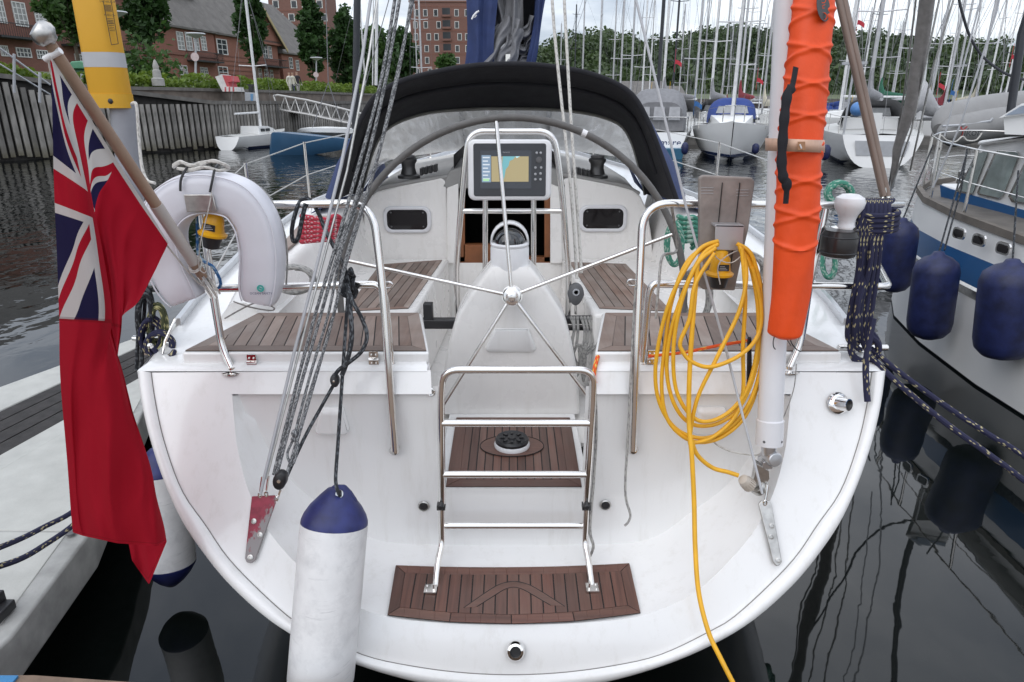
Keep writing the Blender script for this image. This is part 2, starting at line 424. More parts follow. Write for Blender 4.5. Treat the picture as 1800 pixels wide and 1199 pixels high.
# finger pontoon beside the yacht: white edge, ribbed dark boards, white triangular end plate
FZ = 0.45
pont = tag(bpy.data.objects.new('finger_pontoon', None), kind='structure'); COL.objects.link(pont); pont.location = (-2.6, 3, 0)
def strip(px, z0, z1): return [PZ(u, v, z1) for u, v in px]
def slab(mb, pts, th): mb.prism([Vector((p.x, p.y, p.z)) for p in pts], (0, 0, -th)); return mb
L0, L1 = PZ(-160, 738, FZ), PZ(300, 571, FZ)       # outer edge line
G0, G1 = PZ(-160, 795, FZ), PZ(300, 583, FZ)       # boards, outer side
H0, H1 = PZ(-160, 888, FZ), PZ(300, 633, FZ)       # boards, inner side
K0, K1 = PZ(-160, 920, FZ), PZ(300, 652, FZ)
def ext(a, b, t): return a + (b - a) * t
m = MB(); slab(m, [L0, ext(L0, L1, 1.35), ext(G0, G1, 1.35), G0], .34); part('edge_beam', m, concrete, pont, bevel=.008)
m = MB(); slab(m, [H0, ext(H0, H1, 1.35), ext(K0, K1, 1.35), K0], .34); part('edge_beam', m, concrete, pont, bevel=.008)
m = MB(); slab(m, [p - Vector((0, 0, .06)) for p in (G0, ext(G0, G1, 1.35), ext(H0, H1, 1.35), H0)], .2); part('deck_bed', m, caulk, pont)
for i in range(4):
    t0, t1 = i / 4 + .012, (i + 1) / 4 - .012
    a0, a1 = G0.lerp(H0, t0), G0.lerp(H0, t1); b0, b1 = ext(G0, G1, 1.35).lerp(ext(H0, H1, 1.35), t0), ext(G0, G1, 1.35).lerp(ext(H0, H1, 1.35), t1)
    m = MB(); nr = 9; rows = []
    prof = []
    for k in range(nr):                                       # anti-slip ribs running along the board
        for q, zz in ((0, -.014), (.06, -.006), (.62, -.006), (.68, -.014)): prof.append(((k + q) / nr, zz))
    rows = [[a0.lerp(a1, q) + Vector((0, 0, zz)) for q, zz in prof], [b0.lerp(b1, q) + Vector((0, 0, zz)) for q, zz in prof]]
    m.grid(rows); part('ribbed_board', m, board, pont, ang=20)
# triangular plate between the finger and the walkway
T = [K0, PZ(-160, 1285, FZ), PZ(20, 1118, FZ), PZ(158, 937, FZ), ext(K0, K1, .92)]
T2 = [K0 + Vector((.004, -.002, .004)), PZ(-160, 1230, FZ + .004), PZ(0, 1098, FZ + .004), PZ(130, 925, FZ + .004), ext(K0, K1, .88) + Vector((0, 0, .004))]
m = MB(); slab(m, [p - Vector((0, 0, .001)) for p in T], .19); part('end_plate', m, concrete_edge, pont, bevel=.012)
Ta = T2[1].lerp(T2[0], .5)
sm = PZ(0, 932, FZ + .004), PZ(121, 933, FZ + .004)
m = MB(); slab(m, [T2[0] , T2[4], sm[1], sm[0], PZ(-160, 931, FZ + .004) + Vector((0, .0, 0))], .02); part('plate_panel', m, concrete, pont, bevel=.004)
dz = Vector((0, -.012, 0))
m = MB(); slab(m, [PZ(-160, 931, FZ + .004) + dz, sm[0] + dz, sm[1] + dz, T2[2], T2[1]], .02); part('plate_panel', m, concrete, pont, bevel=.004)
# the walkway the photograph is taken from
m = MB(); a = [PZ(-700, 1189, FZ), PZ(60, 1187, FZ), PZ(230, 1199, FZ), PZ(900, 1232, FZ), PZ(2600, 1290, FZ)]
m.prism(a + [Vector((3.5, .2, FZ)), Vector((3.5, -3, FZ)), Vector((-6, -3, FZ))], (0, 0, -.4)); tag(m.build('walkway', quay_wood), kind='structure')
# ================================================================ THE YACHT
yacht = thing('sailing_yacht', 'white sailing yacht moored stern-to with boarding ladder, teak seats and big steering wheel', 'sailing yacht', (0, 2.5, 0))
def mir(pts, c=899): return [(2 * c - u, v) for u, v in pts]
OUT = [(243,652),(250,705),(262,760),(285,833),(320,915),(360,975),(405,1029),(470,1087),(540,1130),(620,1165),(720,1196),(810,1211),(899,1216)]
SEAM = [(266,655),(274,710),(290,780),(320,862),(361,922),(409,990),(500,1078),(553,1111),(638,1151),(720,1170),(810,1182),(899,1186)]
INN = [(408,693),(412,740),(418,790),(436,860),(470,930),(520,990),(575,1040),(640,1072),(700,1088),(800,1096),(899,1098)]
def full(h): return h + mir(h[:-1])[::-1]
NS = 90
o_ = resample(crom([PT(*p) for p in full(OUT)], 6), NS)
s_ = resample(crom([PT(*p) for p in full(SEAM)], 6), NS)
i_ = resample(crom([PT(*p) for p in full(INN)], 6), NS)
ZC = o_[0].z
# hull: lofted from the stern rim to the bow
def lerpt(tab, y):
    for (a, x), (b, z) in zip(tab, tab[1:]):
        if y <= b: t = (y - a) / (b - a); return x + (z - x) * t
    return tab[-1][1]
BEAM = [(2.0, 1.5), (2.6, 1.5), (3.4, 1.67), (4.6, 1.85), (6.5, 1.95), (9, 1.62), (11, 1.0), (12.6, .3), (13.2, .03)]
SHEER = [(2.0, ZC), (2.6, ZC), (4.6, ZC + .03), (8, ZC + .12), (13.2, ZC + .35)]
KEEL = [(2.0, .22), (3.5, .0), (6, -.3), (10, -.3), (12.4, .1), (13.2, 1.2)]
zmin = min(p.z for p in o_); xm = max(abs(p.x) for p in o_)
rings = [o_]
for y in (2.9, 3.4, 4.0, 4.6, 5.5, 6.5, 7.8, 9, 10, 11, 12, 12.6, 13.2):
    B, S, K = lerpt(BEAM, y), lerpt(SHEER, y), lerpt(KEEL, y)
    rings.append([Vector((p.x / xm * B, y + (0 if y > 3 else (p.z - ZC) * TK * .6), K + (p.z - zmin) / (ZC - zmin) * (S - K))) for p in o_])
m = MB(); m.loft(rings, closed=False); part('hull', m, gel, yacht, ang=60)
# rounded rim moulding round the transom
m = MB()
c_ = [a.lerp(b, .5) for a, b in zip(o_, s_)]
m.loft([o_, [p + TN * .018 + (q - p) * .12 for p, q in zip(o_, s_)], [p + TN * .026 for p in c_], [p + TN * .018 + (q - p) * .1 for p, q in zip(s_, o_)], [p - TN * .002 for p in s_]], closed=False)
n_=NS; m.f.append([0, n_, 2*n_, 3*n_, 4*n_]); m.f.append([n_-1, 2*n_-1, 3*n_-1, 4*n_-1, 5*n_-1][::-1])
part('rim_moulding', m, gel, yacht, ang=70)
m = MB(); m.tube([p + TN * .0012 for p in s_], .0019, 6); part('seam', m, simple('seam_grey', (.22, .21, .20), .7), yacht)
# transom face between seam and recess, soft ridge at the recess
m = MB()
in2 = i_
up = [PT(u, v) for u, v in ((1532,655),(1041,651),(1039,693))]; ul = [PT(u, v) for u, v in ((759,693),(757,651))]
m._add(s_ + up + i_[::-1] + ul, [list(range(len(s_) + len(i_) + 5))])
YB = 2.50
def back(p):
    k = .955
    zz = p.z + .045 * min(1, max(0, (YB - p.y) / .4))
    return Vector((p.x * k if p.z < 1.1 else p.x * .985, YB + .02, max(zz, .0)))
q_ = [back(p) for p in i_]
FB = q_[NS // 2].z
def flat(p):
    k = min(1, max(0, (abs(p.x)-.5)/.28)); k = k*k*(3-2*k)
    return Vector((p.x, p.y, FB + (p.z-FB)*(.30+.70*k))) if p.z > FB else p
mid = [flat(p.lerp(q, .9) + Vector((0, 0, -.012))) for p, q in zip(i_, q_)]; q_ = [flat(q) for q in q_]
m.loft([in2, [p.lerp(q, .06) + Vector((0, 0, -.006)) for p, q in zip(i_, q_)], [flat(p.lerp(q, .22) + Vector((0, 0, -.008))) for p, q in zip(i_, q_)], mid, q_], closed=False)
part('transom', m, gel, yacht, ang=50)
FLOORZ = q_[NS // 2].z
# inner wall of the recess with the walk-through left open
XG0, XG1, STEPZ = .335, .296, .755
ztop = PT(500, 690).z
cols = sorted(q_, key=lambda p: p.x)
m = MB()
def wall_col(pts, zt):
    m.grid([[Vector((p.x, p.y, p.z - .02)) for p in pts], [Vector((p.x, YB + .02, zt)) for p in pts]])
def at_x(x):
    for a, b in zip(cols, cols[1:]):
        if a.x <= x <= b.x: return a.lerp(b, (x - a.x) / max(b.x - a.x, 1e-6))
eg = [at_x(-XG1), at_x(XG1)]
wall_col([p for p in cols if p.x < -XG1] + [eg[0]], ztop + .02); wall_col([eg[1]] + [p for p in cols if p.x > XG1], ztop + .02)
wall_col([eg[0]] + [p for p in cols if -XG1 < p.x < XG1] + [eg[1]], STEPZ)
part('recess_wall', m, gel, yacht)
# helm lockers either side (white moulding, hinged lid, teak seat)
LZ = 1.345
def pl2(poly, z): return [Vector((x, y, z)) for x, y in poly]
def clip_half(poly, n, d):
    out = []
    for i in range(len(poly)):
        a, b = poly[i], poly[(i + 1) % len(poly)]; da, db = a[0]*n[0]+a[1]*n[1]-d, b[0]*n[0]+b[1]*n[1]-d
        if da <= 0: out.append(a)
        if da * db < 0: t = da / (da - db); out.append((a[0]+(b[0]-a[0])*t, a[1]+(b[1]-a[1])*t))
    return out
def area2(p): return sum(p[i][0]*p[(i+1)%len(p)][1]-p[(i+1)%len(p)][0]*p[i][1] for i in range(len(p)))/2
def inset(poly, d):
    if area2(poly) < 0: poly = poly[::-1]
    out = []; n = len(poly)
    for i in range(n):
        p0, p1, p2 = (Vector(poly[(i-1)%n]), Vector(poly[i]), Vector(poly[(i+1)%n]))
        e1 = (p1-p0).normalized(); e2 = (p2-p1).normalized(); n1 = Vector((-e1.y, e1.x)); n2 = Vector((-e2.y, e2.x))
        bs = (n1+n2); k = d / max(bs.dot(n1), .2); q = p1 + bs*k; out.append((q.x, q.y))
    return out, poly
def teak(name, poly, z, parent, direction, w, border=0.05, mats=(teak_wet, teak_wx), th=.005, borders=None, gap=.0035, hole=None, zf=None, cut=None):
    """caulk bed with separate planks; border boards mitred"""
    zf = zf or (lambda x, y: z)
    L = lambda pp, dz=0: [Vector((x, y, zf(x, y) + dz)) for x, y in pp]
    def slabs(mb, pp, h, dz=0):
        if not curved: mb.prism(L(pp, dz), (0, 0, h)); return
        x0, x1 = min(p[0] for p in pp), max(p[0] for p in pp); k_ = max(1, int((x1-x0)/.05))
        for i_q in range(k_):
            a_, b_ = x0+(x1-x0)*i_q/k_, x0+(x1-x0)*(i_q+1)/k_; c_ = clip_half(clip_half(pp, (1, 0), b_), (-1, 0), -a_)
            if len(c_) > 2 and abs(area2(c_)) > 1e-7: mb.prism(L(c_, dz), (0, 0, h))
    curved = name == 'bathing_step'
    mb = MB(); slabs(mb, poly, th * .45); bed = part(name, mb, caulk, parent)
    inn, poly = inset(poly, border); n = len(poly)
    for i in range(n):
        if borders is not None and i not in borders: continue
        a, b, c, d = (Vector(q) for q in (poly[i], poly[(i+1)%n], inn[(i+1)%n], inn[i]))
        ctr = (a+b+c+d)/4; e = [(q + (ctr-q).normalized()*gap*.5) for q in (a, b, c, d)]
        mb = MB(); slabs(mb, [(q.x, q.y) for q in e], th)
        ang = abs((b-a).normalized().x); part('plank', mb, mats[1] if ang > .7 else mats[0], bed, bevel=.0012)
    dx, dy = Vector(direction).normalized(); nx, ny = -dy, dx
    ds = [q[0]*nx+q[1]*ny for q in inn]; lo, hi = min(ds), max(ds); k = max(1, round((hi-lo)/w)); w = (hi-lo)/k
    for i in range(k):
        a, b = lo+i*w+gap*.5, lo+(i+1)*w-gap*.5
        pp = clip_half(clip_half(inn, (nx, ny), b), (-nx, -ny), -a)
        pieces = [pp] if not cut else cut(pp)
        for pp in pieces:
            if len(pp) < 3 or abs(area2(pp)) < 1e-5: continue
            ee, _ = inset(pp, gap*.25)
            mb = MB(); slabs(mb, ee, th); part('plank', mb, mats[0], bed)
    return bed
hinge_px = {-1: [(443, 634), (657, 628)], 1: [(1146, 626), (1352, 634)]}
for sg in (-1, 1):
    m = MB()
    poly = [(sg*XG0, 2.585), (sg*1.335, 2.585), (sg*1.22, 3.13), (sg*.43, 3.13)]
    lid = [Vector((x, y, LZ)) for x, y in poly]; base = [Vector((x, y, .70)) for x, y in [(sg*XG1, 2.53), (sg*1.30, 2.585), (sg*1.20, 3.12), (sg*.40, 3.12)]]
    m.loft([base, [p + Vector((0, 0, LZ-.055-p.z)) for p in [Vector((x, y + (.004 if y < 2.6 else 0), 0)) for x, y in poly]]]); part('locker', m, gel, yacht, bevel=.012)
    m = MB(); m.prism([p - Vector((0, 0, .049)) for p in lid], (0, 0, .049)); lk = part('locker_lid', m, gel, yacht, bevel=.009)
    tp = [(sg*(XG0+.012), 2.598), (sg*1.325, 2.598), (sg*1.21, 3.12), (sg*.445, 3.12)]
    teak('helm_seat', tp, LZ + .001, yacht, (sg*.16, 1), .052, .055, (teak_grey, teak_gx))
    for u, v in hinge_px[sg]:
        c = P(u, v, 2.575); m = MB(); m.box(c + Vector((0, .0, .012)), (.036, .006, .026)); m.box(c + Vector((0, -.004, -.022)), (.04, .008, .022)); m.tube([c + Vector((-.02, -.006, -.006)), c + Vector((.02, -.006, -.006))], .006)
        for q in (-.009, .009): m.ball(c + Vector((q, -.005, .012)), .004, 5); m.ball(c + Vector((q, -.009, -.022)), .004, 5)
        part('hinge', m, steel, lk)
# quarter deck and side decks up to the coachroof
def deck_z(y): return lerpt(SHEER, y)
for sg in (-1, 1):
    m = MB(); rows = []
    for y in (TC+TK*ZC-.004, 2.62, 3.0, 3.4, 4.0, 4.6, 5.5, 6.5, 7.8, 9, 10, 11, 12, 13.1):
        B = lerpt(BEAM, y); inn = 1.15 if y < 5 else (1.15 if y < 8.5 else max(0, 1.15*(11.5-y)/3)) if y < 11.5 else 0
        inn = min(inn, B*.8); z = deck_z(y)
        if y < 2.6: rows.append([Vector((sg*1.502, y, z-.002)), Vector((sg*1.47, y, z)), Vector((sg*1.40, y, z)), Vector((sg*.34, y, z))]); rows.append([Vector((sg*1.502, y+.012, z+.002)), Vector((sg*1.465, y+.02, z+.014)), Vector((sg*1.40, y+.022, z+.016)), Vector((sg*.34, y+.022, z+.016))]); continue
        if y > 3.2: inn = min(inn, B*.8)
        rows.append([Vector((sg*(B-.004), y, z+.004)), Vector((sg*(B-.03), y, z+.02)), Vector((sg*(B-.09), y, z+.016)), Vector((sg*(inn if y > 2.7 else .36), y, z+.03))])
    if sg == 1: rows = [r[::-1] for r in rows]
    m.grid(rows); part('side_deck', m, gel, yacht)
    # toe rail of alloy along the sheer, forward of the quarter
    m = MB(); pts = [Vector((sg*(lerpt(BEAM, y)-.03), y, deck_z(y)+.03)) for y in (3.05, 3.4, 4.0, 4.6, 5.5, 6.5, 7.8, 9, 10, 11, 12, 12.8)]
    m.loft([[p+Vector((-.012, 0, -.02)), p+Vector((-.012, 0, .025)), p+Vector((.012, 0, .025)), p+Vector((.012, 0, -.02))] for p in pts]); part('toe_rail', m, alu, yacht)
    # cockpit coaming
    m = MB(); rg = []
    for y, ib, it, ot, ob, zb, zt in ((3.12, 1.20, 1.235, 1.36, 1.42, 1.20, 1.40), (3.35, 1.15, 1.22, 1.38, 1.45, 1.05, 1.46), (3.8, 1.06, 1.17, 1.36, 1.46, 1.0, 1.53), (4.4, 1.0, 1.13, 1.34, 1.45, 1.0, 1.60), (4.95, .97, 1.11, 1.33, 1.44, 1.0, 1.66), (5.6, .97, 1.11, 1.30, 1.42, 1.0, 1.62)):
        rg.append([Vector((sg*a, y, z)) for a, z in ((ib, zb), (it-.015, zt-.03), (it+.03, zt), (ot-.03, zt), (ot, zt-.03), (ob, deck_z(y)+.01))])
    m.loft(rg); part('coaming', m, gel_warm, yacht, ang=50)
    m = MB(); m.prism([Vector((sg*1.17, 4.35, 1.607)), Vector((sg*1.30, 4.35, 1.607)), Vector((sg*1.29, 3.55, 1.505)), Vector((sg*1.255, 3.52, 1.50))], (0, 0, .014)); part('coaming_board', m, teak_grey, yacht, bevel=.004)
    # cockpit seats
SZ = 1.22
seatL = [PZ(777,458,SZ), PZ(668,466,SZ), PZ(606,548,SZ), PZ(718,543,SZ)]
seatR = [PZ(1001,462,SZ), PZ(1100,465,SZ), PZ(1180,548,SZ), PZ(1054,543,SZ)]
for S in (seatL, seatR):
    sg = -1 if S is seatL else 1
    y0, y1 = min(p.y for p in S), 4.9
    m = MB(); m.prism([Vector((sg*(abs(S[3].x)-.045), y0-.05, SZ)), Vector((sg*1.2, y0-.05, SZ)), Vector((sg*1.12, y1, SZ)), Vector((sg*(abs(S[0].x)-.045), y1, SZ))], (0, 0, -.5)); part('seat_locker', m, gel_warm, yacht, bevel=.02)
    teak('cockpit_seat', [(p.x, p.y) for p in S], SZ + .001, yacht, (S[0].x-S[3].x, S[0].y-S[3].y), .05, .035, (teak_grey, teak_gx))
# cockpit sole, the walk-through step and pedestal well
m = MB(); m.box((0, 4.0, .70), (1.7, 2.0, .04)); part('cockpit_sole', m, gel_warm, yacht)
m = MB(); m.box((0, 2.895, STEPZ-.046), (.66, .73, .09)); part('step_block', m, gel, yacht, bevel=.006)
st = [PZ(785,868,STEPZ), PZ(1028,868,STEPZ)]
teak('step_deck', [(-.281, 2.530), (.296, 2.530), (.300, 3.2), (-.288, 3.2)], STEPZ + .002, yacht, (0, 1), .036, .055)
# oval cover and ventilator cap on the step
cv = PZ(900, 784, STEPZ + .008)
m = MB(); ring = [(cv.x + .15*math.cos(a), cv.y + .105*math.sin(a), STEPZ+.0095) for a in [2*math.pi*k/48 for k in range(48)]]
m.prism(ring, (0, 0, .001)); part('oval_cover', m, teak_wx, yacht)
m = MB(); m.tube([Vector(p) + Vector((0, 0, .001)) for p in ring], .0022, 5, closed=True); part('cover_seam', m, caulk, yacht)
m = MB(); m.lathe([(.083, 0), (.085, .012), (.080, .022), (.07, .026)], cv, seg=36); vc = part('ventilator', m, white_pl, yacht)
m = MB(); m.lathe([(.078, .024), (.080, .036), (.072, .046), (.066, .042), (.02, .042), (.018, .048), (.0, .049)], cv, seg=36)
for k in range(8): a = math.pi*k/4; m.box(cv + Vector((.044*math.cos(a), .044*math.sin(a), .044)), (.02, .012, .008), Matrix.Rotation(a, 3, 'Z'))
part('ventilator_cap', m, black_pl, vc)
# bathing step at the foot
fz = FLOORZ
fl = lambda u, v: (lambda p: (p.x, p.y))(PZ(u, v, fz - .01))
pf = [fl(696,1001), fl(1106,998), fl(1126,1076), fl(681,1079)]
curve = [fl(681,1079), fl(790,1086), fl(899,1088), fl(1010,1085), fl(1126,1076)]
poly = [pf[1], pf[0]] + curve
teakp = [pf[0]] + curve + [pf[1]]
yf_, zf_ = i_[NS//2].y, i_[NS//2].z + .006
zstep = lambda x, y: zf_ + (FLOORZ - zf_) * (y - yf_) / (YB - yf_) + .005 + .020 * (x / .56) ** 2
teak('bathing_step', teakp, fz + .012, yacht, (0, 1), .046, .042, borders=[1, 2, 3, 4, 0, 5, 6], zf=zstep)
# curved inlay boards on the bathing step
zi = fz + .002
tri = [PZ(u, v, zi) for u, v in [(815,1062),(860,1032),(880,1022),(903,1018),(926,1022),(950,1032),(993,1059),(985,1061),(950,1048),(926,1032),(903,1026),(880,1034),(856,1050),(825,1062)]]
m = MB()
outer = [PZ(u, v, zi) for u, v in [(815,1060),(858,1033),(880,1022),(903,1018),(926,1022),(948,1032),(993,1058)]]
inner = [PZ(u, v, zi) for u, v in [(838,1058),(866,1042),(886,1031),(903,1027),(920,1031),(940,1041),(968,1056)]]
for i in range(6):
    zq = lambda p: Vector((p.x, p.y, zstep(p.x, p.y) + .0035))
    m.prism([zq(outer[i]), zq(outer[i+1]), zq(inner[i+1]), zq(inner[i])], (0, 0, .0022))
part('inlay_board', m, teak_wx, yacht)
m = MB(); m.tube([zq(p)+Vector((0,0,.002)) for p in crom(outer, 4)], .0016, 5); m.tube([zq(p)+Vector((0,0,.002)) for p in crom(inner, 4)], .0016, 5); part('inlay_seam', m, caulk, yacht)
# transom fittings
def disc_on(p, nrm, prof, name, mat, seg=28): mb = MB(); mb.lathe(prof, p, nrm, seg); return part(name, mb, mat, yacht)
NB = Vector((0, -1, 0))
for u, v in ((745, 889), (1064, 887)):
    c = P(u, v, YB + .018); o = disc_on(c, NB, [(.024, 0), (.025, .006), (.020, .009), (.0185, .005), (0, .005)], 'shower_fitting', steel_dull)
    mb = MB(); mb.lathe([(.0175, .0055), (.015, .009), (.006, .010), (0, .008)], c, NB, 20); part('cap', mb, black_pl, o)
c = PT(906, 1143, .009); o = disc_on(c, TN, [(.034, -.002), (.036, .006), (.030, .016), (.021, .018), (.019, .0), (.018, -.03)], 'drain_outlet', chrome)
mb = MB(); mb.lathe([(.019, .004), (.0, .0035)], c, TN, 20); part('bore', mb, black_pl, o)
c = PT(1471, 709, .012); o = disc_on(c, TN, [(.042, -.004), (.043, .003), (.034, .012), (.026, .016)], 'exhaust_outlet', chrome)
ax = (TN + Vector((.55, 0, -.25))).normalized(); mb = MB(); mb.lathe([(.030, -.01), (.027, .03), (.024, .046), (.020, .046), (.018, .02)], c, ax, 24); part('pipe', mb, chrome, o)
mb = MB(); mb.lathe([(.0195, .038), (0, .038)], c, ax, 20); part('bore', mb, black_pl, o)
# moulded bumps on the inner wall
for u0, u1, v0, v1, Y in ((553, 617, 712, 761, YB), (1212, 1286, 712, 761, YB)):
    a = [P(u, v, Y + .02) for u, v in ((u0+12, v0), (u1-12, v0), (u1, v1-8), (u1-5, v1), (u0+5, v1), (u0, v1-8))]
    cc = sum(a, Vector())/6; m = MB(); m.loft([a, [p.lerp(cc, .05) + Vector((0, -.02, 0)) for p in a], [p.lerp(cc, .22) + Vector((0, -.034, -.003)) for p in a]]); part('moulded_cover', m, gel, yacht, subsurf=0, bevel=.01)
# chainplates
def plate(px, mat, holes, th=.012):
    a = [PT(u, v, .010) for u, v in px]; m = MB(); m.prism(a, TN*th); o = part('chainplate', m, mat, yacht, bevel=.003)
    for u, v in holes:
        mb = MB(); mb.lathe([(.0105, 0), (.0105, .003), (.006, .004), (.0055, .001), (0, .001)], PT(u, v, .022), TN, 16); part('bolt', mb, steel_dull, o)
    return o
red_pl = simple('worn_red_plate', (.26, .025, .05), .45, var=.35, scale=30)
def _wear(m):
    nt = m.node_tree; b = nt.nodes['Principled BSDF']; old = b.inputs['Base Color'].links[0].from_socket
    g = coords(nt, 'Generated'); sp = nt.nodes.new('ShaderNodeSeparateXYZ'); nt.links.new(g, sp.inputs[0])
    f = ((E(nt, sp.outputs[2]) * -1.1 + E(nt, sp.outputs[0]) * .7 + E(nt, noise(nt, g, 9, 5)) * .9) - .12).max(0).min(.12) * 8.0
    nt.links.new(mixc(nt, f.min(1.0), old, (.27, .26, .26)), b.inputs['Base Color'])
_wear(red_pl)
plate([(446,872),(486,870),(487,884),(452,983),(445,989),(437,987),(434,980)], red_pl, [(450,915),(461,939),(444,978)])
plate([(1330,885),(1335,879),(1349,879),(1353,885),(1371,986),(1366,993),(1360,993),(1355,986)], steel_dull, [(1353,923),(1352,942),(1364,983)])
# ---- pushpit rails
RT = .0155
def rail(name, px, r=RT, fl=.07): m = MB(); m.tube(fillet(PXS(px), fl, 8), r, 12); return part(name, m, steel, yacht)
rail('pushpit_rail', [(250,372,3.2), (330,362,2.66), (655,357,2.60), (672,500,2.55), (683,640,2.495), (694,792,2.47)], fl=.11)
rail('pushpit_rail', [(1585,360,3.2), (1490,362,2.66), (1130,357,2.60), (1124,500,2.55), (1118,640,2.495), (1112,792,2.47)], fl=.11)
rail('pushpit_lower_rail', [(258,508,2.95), (300,509,2.62), (664,500,2.60), (676,520,2.60), (689,646,2.59)], fl=.05)
rail('pushpit_lower_rail', [(1545,470,3.1), (1562,504,2.63), (1146,499,2.60), (1140,520,2.60), (1128,646,2.59)], fl=.05)
rail('pushpit_post', [(352,362,2.66), (372,500,2.62), (390,610,2.60), (409,652,2.56)], fl=.05)
rail('pushpit_post', [(1452,362,2.66), (1422,500,2.62), (1408,600,2.60), (1386,650,2.56)], fl=.05)
for u, v, y in ((409,653,2.56), (690,645,2.585), (1386,651,2.56), (1130,645,2.585)):
    c = P(u, v, y); m = MB(); m.lathe([(.042, -.004), (.043, .001), (.018, .006), (.0175, .02)], c, (0, 0, 1), 24); part('rail_foot', m, steel, yacht)
for u, v in ((694,790), (1112,788)):
    m = MB(); m.lathe([(.021, -.01), (.022, .012), (.014, .024), (0, .026)], P(u, v, 2.505), NB, 18); part('rail_foot', m, steel, yacht)
for (u, v), s2 in (((672,498), 1), ((1120,494), -1)):
    a = P(u, v, 2.585); m = MB(); m.tube(crom([a, a+Vector((s2*.03, -.005, .006)), a+Vector((s2*.04, -.005, -.006)), a+Vector((s2*.03, -.005, -.018)), a+Vector((0, 0, -.02))], 5), .004, 8); part('guard_eye', m, steel, yacht)
# stanchions and guard wires along the side decks
for sg in (-1, 1):
    tops = []
    for y in (4.7, 6.4, 8.3, 10.2):
        x = sg*(lerpt(BEAM, y)-.07); z = deck_z(y); m = MB(); m.tube([(x, y, z), (x, y, z+.6)], .0125, 10); m.lathe([(.03, 0), (.028, .02), (.016, .05)], (x, y, z), seg=14); part('stanchion', m, steel, yacht); tops.append(Vector((x, y, z+.6)))
    for dz in (0, -.28):
        st_ = P(352, 365, 2.66) if sg < 0 else P(1452, 365, 2.66); m = MB(); m.tube([st_+Vector((0, 0, dz))]+[t+Vector((0, 0, dz-.01)) for t in tops], .0045, 6); part('guard_wire', m, steel_dull, yacht)
# ---- boarding ladder
lad = MB(); lad.tube(fillet(PXS([(777,885,2.42),(775,700,2.40),(779,650,2.385),(1043,650,2.385),(1042,700,2.40),(1031,885,2.42)]), .085, 8), .0145, 12)
ladder = part('boarding_ladder', lad, steel, yacht)
m = MB(); m.tube(fillet(PXS([(776,890,2.42),(777,955,2.40),(769,990,2.33),(765,1034,2.262)]), .03, 6), .0135, 12); part('ladder_leg', m, steel, ladder)
m = MB(); m.tube(fillet(PXS([(1031,890,2.42),(1028,955,2.40),(1035,990,2.33),(1041,1034,2.262)]), .03, 6), .0135, 12); part('ladder_leg', m, steel, ladder)
for (a, b) in (((777,744,2.403),(1036,744,2.403)), ((778,834,2.415),(1031,834,2.415)), ((778,924,2.415),(1029,924,2.415))):
    m = MB(); m.tube([P(*a), P(*b)], .0145, 12); part('rung', m, steel, ladder)
for u, v in ((775,888), (1031,888)):
    c = P(u, v, 2.405); m = MB(); m.lathe([(.012, -.012), (.014, -.01), (.014, .012), (.009, .016)], c+Vector((0, -.012, .004)), NB, 14); m.box(c+Vector((0, .012, -.012)), (.034, .035, .02)); part('hinge_joint', m, black_pl, ladder)
for u, v, s2 in ((757,1036,-1), (1041,1034,1)):
    c = PZ(u, v, fz - .006); m = MB(); m.box(c+Vector((0, 0, .003)), (.05, .05, .006)); m.box(c+Vector((-s2*.014, .0, .018)), (.006, .03, .03)); m.ball(c+Vector((.015*s2, -.014, .006)), .005, 5); m.ball(c+Vector((.015*s2, .014, .006)), .005, 5); part('ladder_foot', m, steel, ladder)
# eye and padlock fittings at the gate
for u, v, s2 in ((758,687,-1), (1050,684,1)):
    c = P(u, v, 2.53); m = MB(); m.tube([c+Vector((.014*math.cos(a), -.012, .014*math.sin(a))) for a in [2*math.pi*k/16 for k in range(16)]], .0045, 8, closed=True); m.box(c+Vector((0, .0, 0)), (.012, .03, .012)); part('gate_eye', m, steel, yacht)
# ---- steering pedestal
def rr3(cx, cy, z, w, d, r): return [Vector((cx+a, cy+b, z)) for a, b in rrect(w, d, r, 4)]
PY = 3.30
def vz(v, y): return P(900, v, y).z
lev = [(728, 3.262, .735, .45), (690, 3.265, .715, .43), (640, 3.272, .675, .40), (603, 3.28, .63, .36), (575, 3.288, .58, .33), (551, 3.296, .525, .30), (515, 3.31, .39, .27), (490, 3.322, .29, .25), (478, 3.332, .24, .23), (470, 3.345, .205, .20)]
m = MB(); m.loft([rr3(-.008, y+d/2, vz(v, y), w, d, min(.028, w*.3)) for v, y, w, d in lev]); ped = part('steering_pedestal', m, gel_warm, yacht, ang=24)
bz = [P(u, v, 3.278) for u, v in ((868,576), (930,576), (944,612), (940,618), (856,618), (852,612))]; cc = sum(bz, Vector())/6
m = MB(); m.loft([bz, [p.lerp(cc, .05)+Vector((0, -.012, 0)) for p in bz], [p.lerp(cc, .16)+Vector((0, -.018, .002)) for p in bz]]); part('pedestal_cover', m, gel, ped, bevel=.008)
cb = P(896, 470, 3.43); cb.z -= .01
m = MB(); m.lathe([(.098, -.01), (.098, .115), (.094, .122), (.098, .128), (.098, .135), (.092, .142)], cb, seg=36); cpm = part('compass_binnacle', m, white_pl, ped)
dm, dnt, db = newmat('compass_dome', .04); db.inputs['Base Color'].default_value = (.012, .013, .015, 1); db.inputs['Coat Weight'].default_value = 1
m = MB(); m.ball(cb + Vector((0, -.01, .135)), .079, 14); part('compass_dome', m, dm, cpm)
m = MB(); hood = []
for k in range(13):
    a = math.pi*k/12; hood.append(cb + Vector((.088*math.cos(a), .0, .138+.094*math.sin(a))))
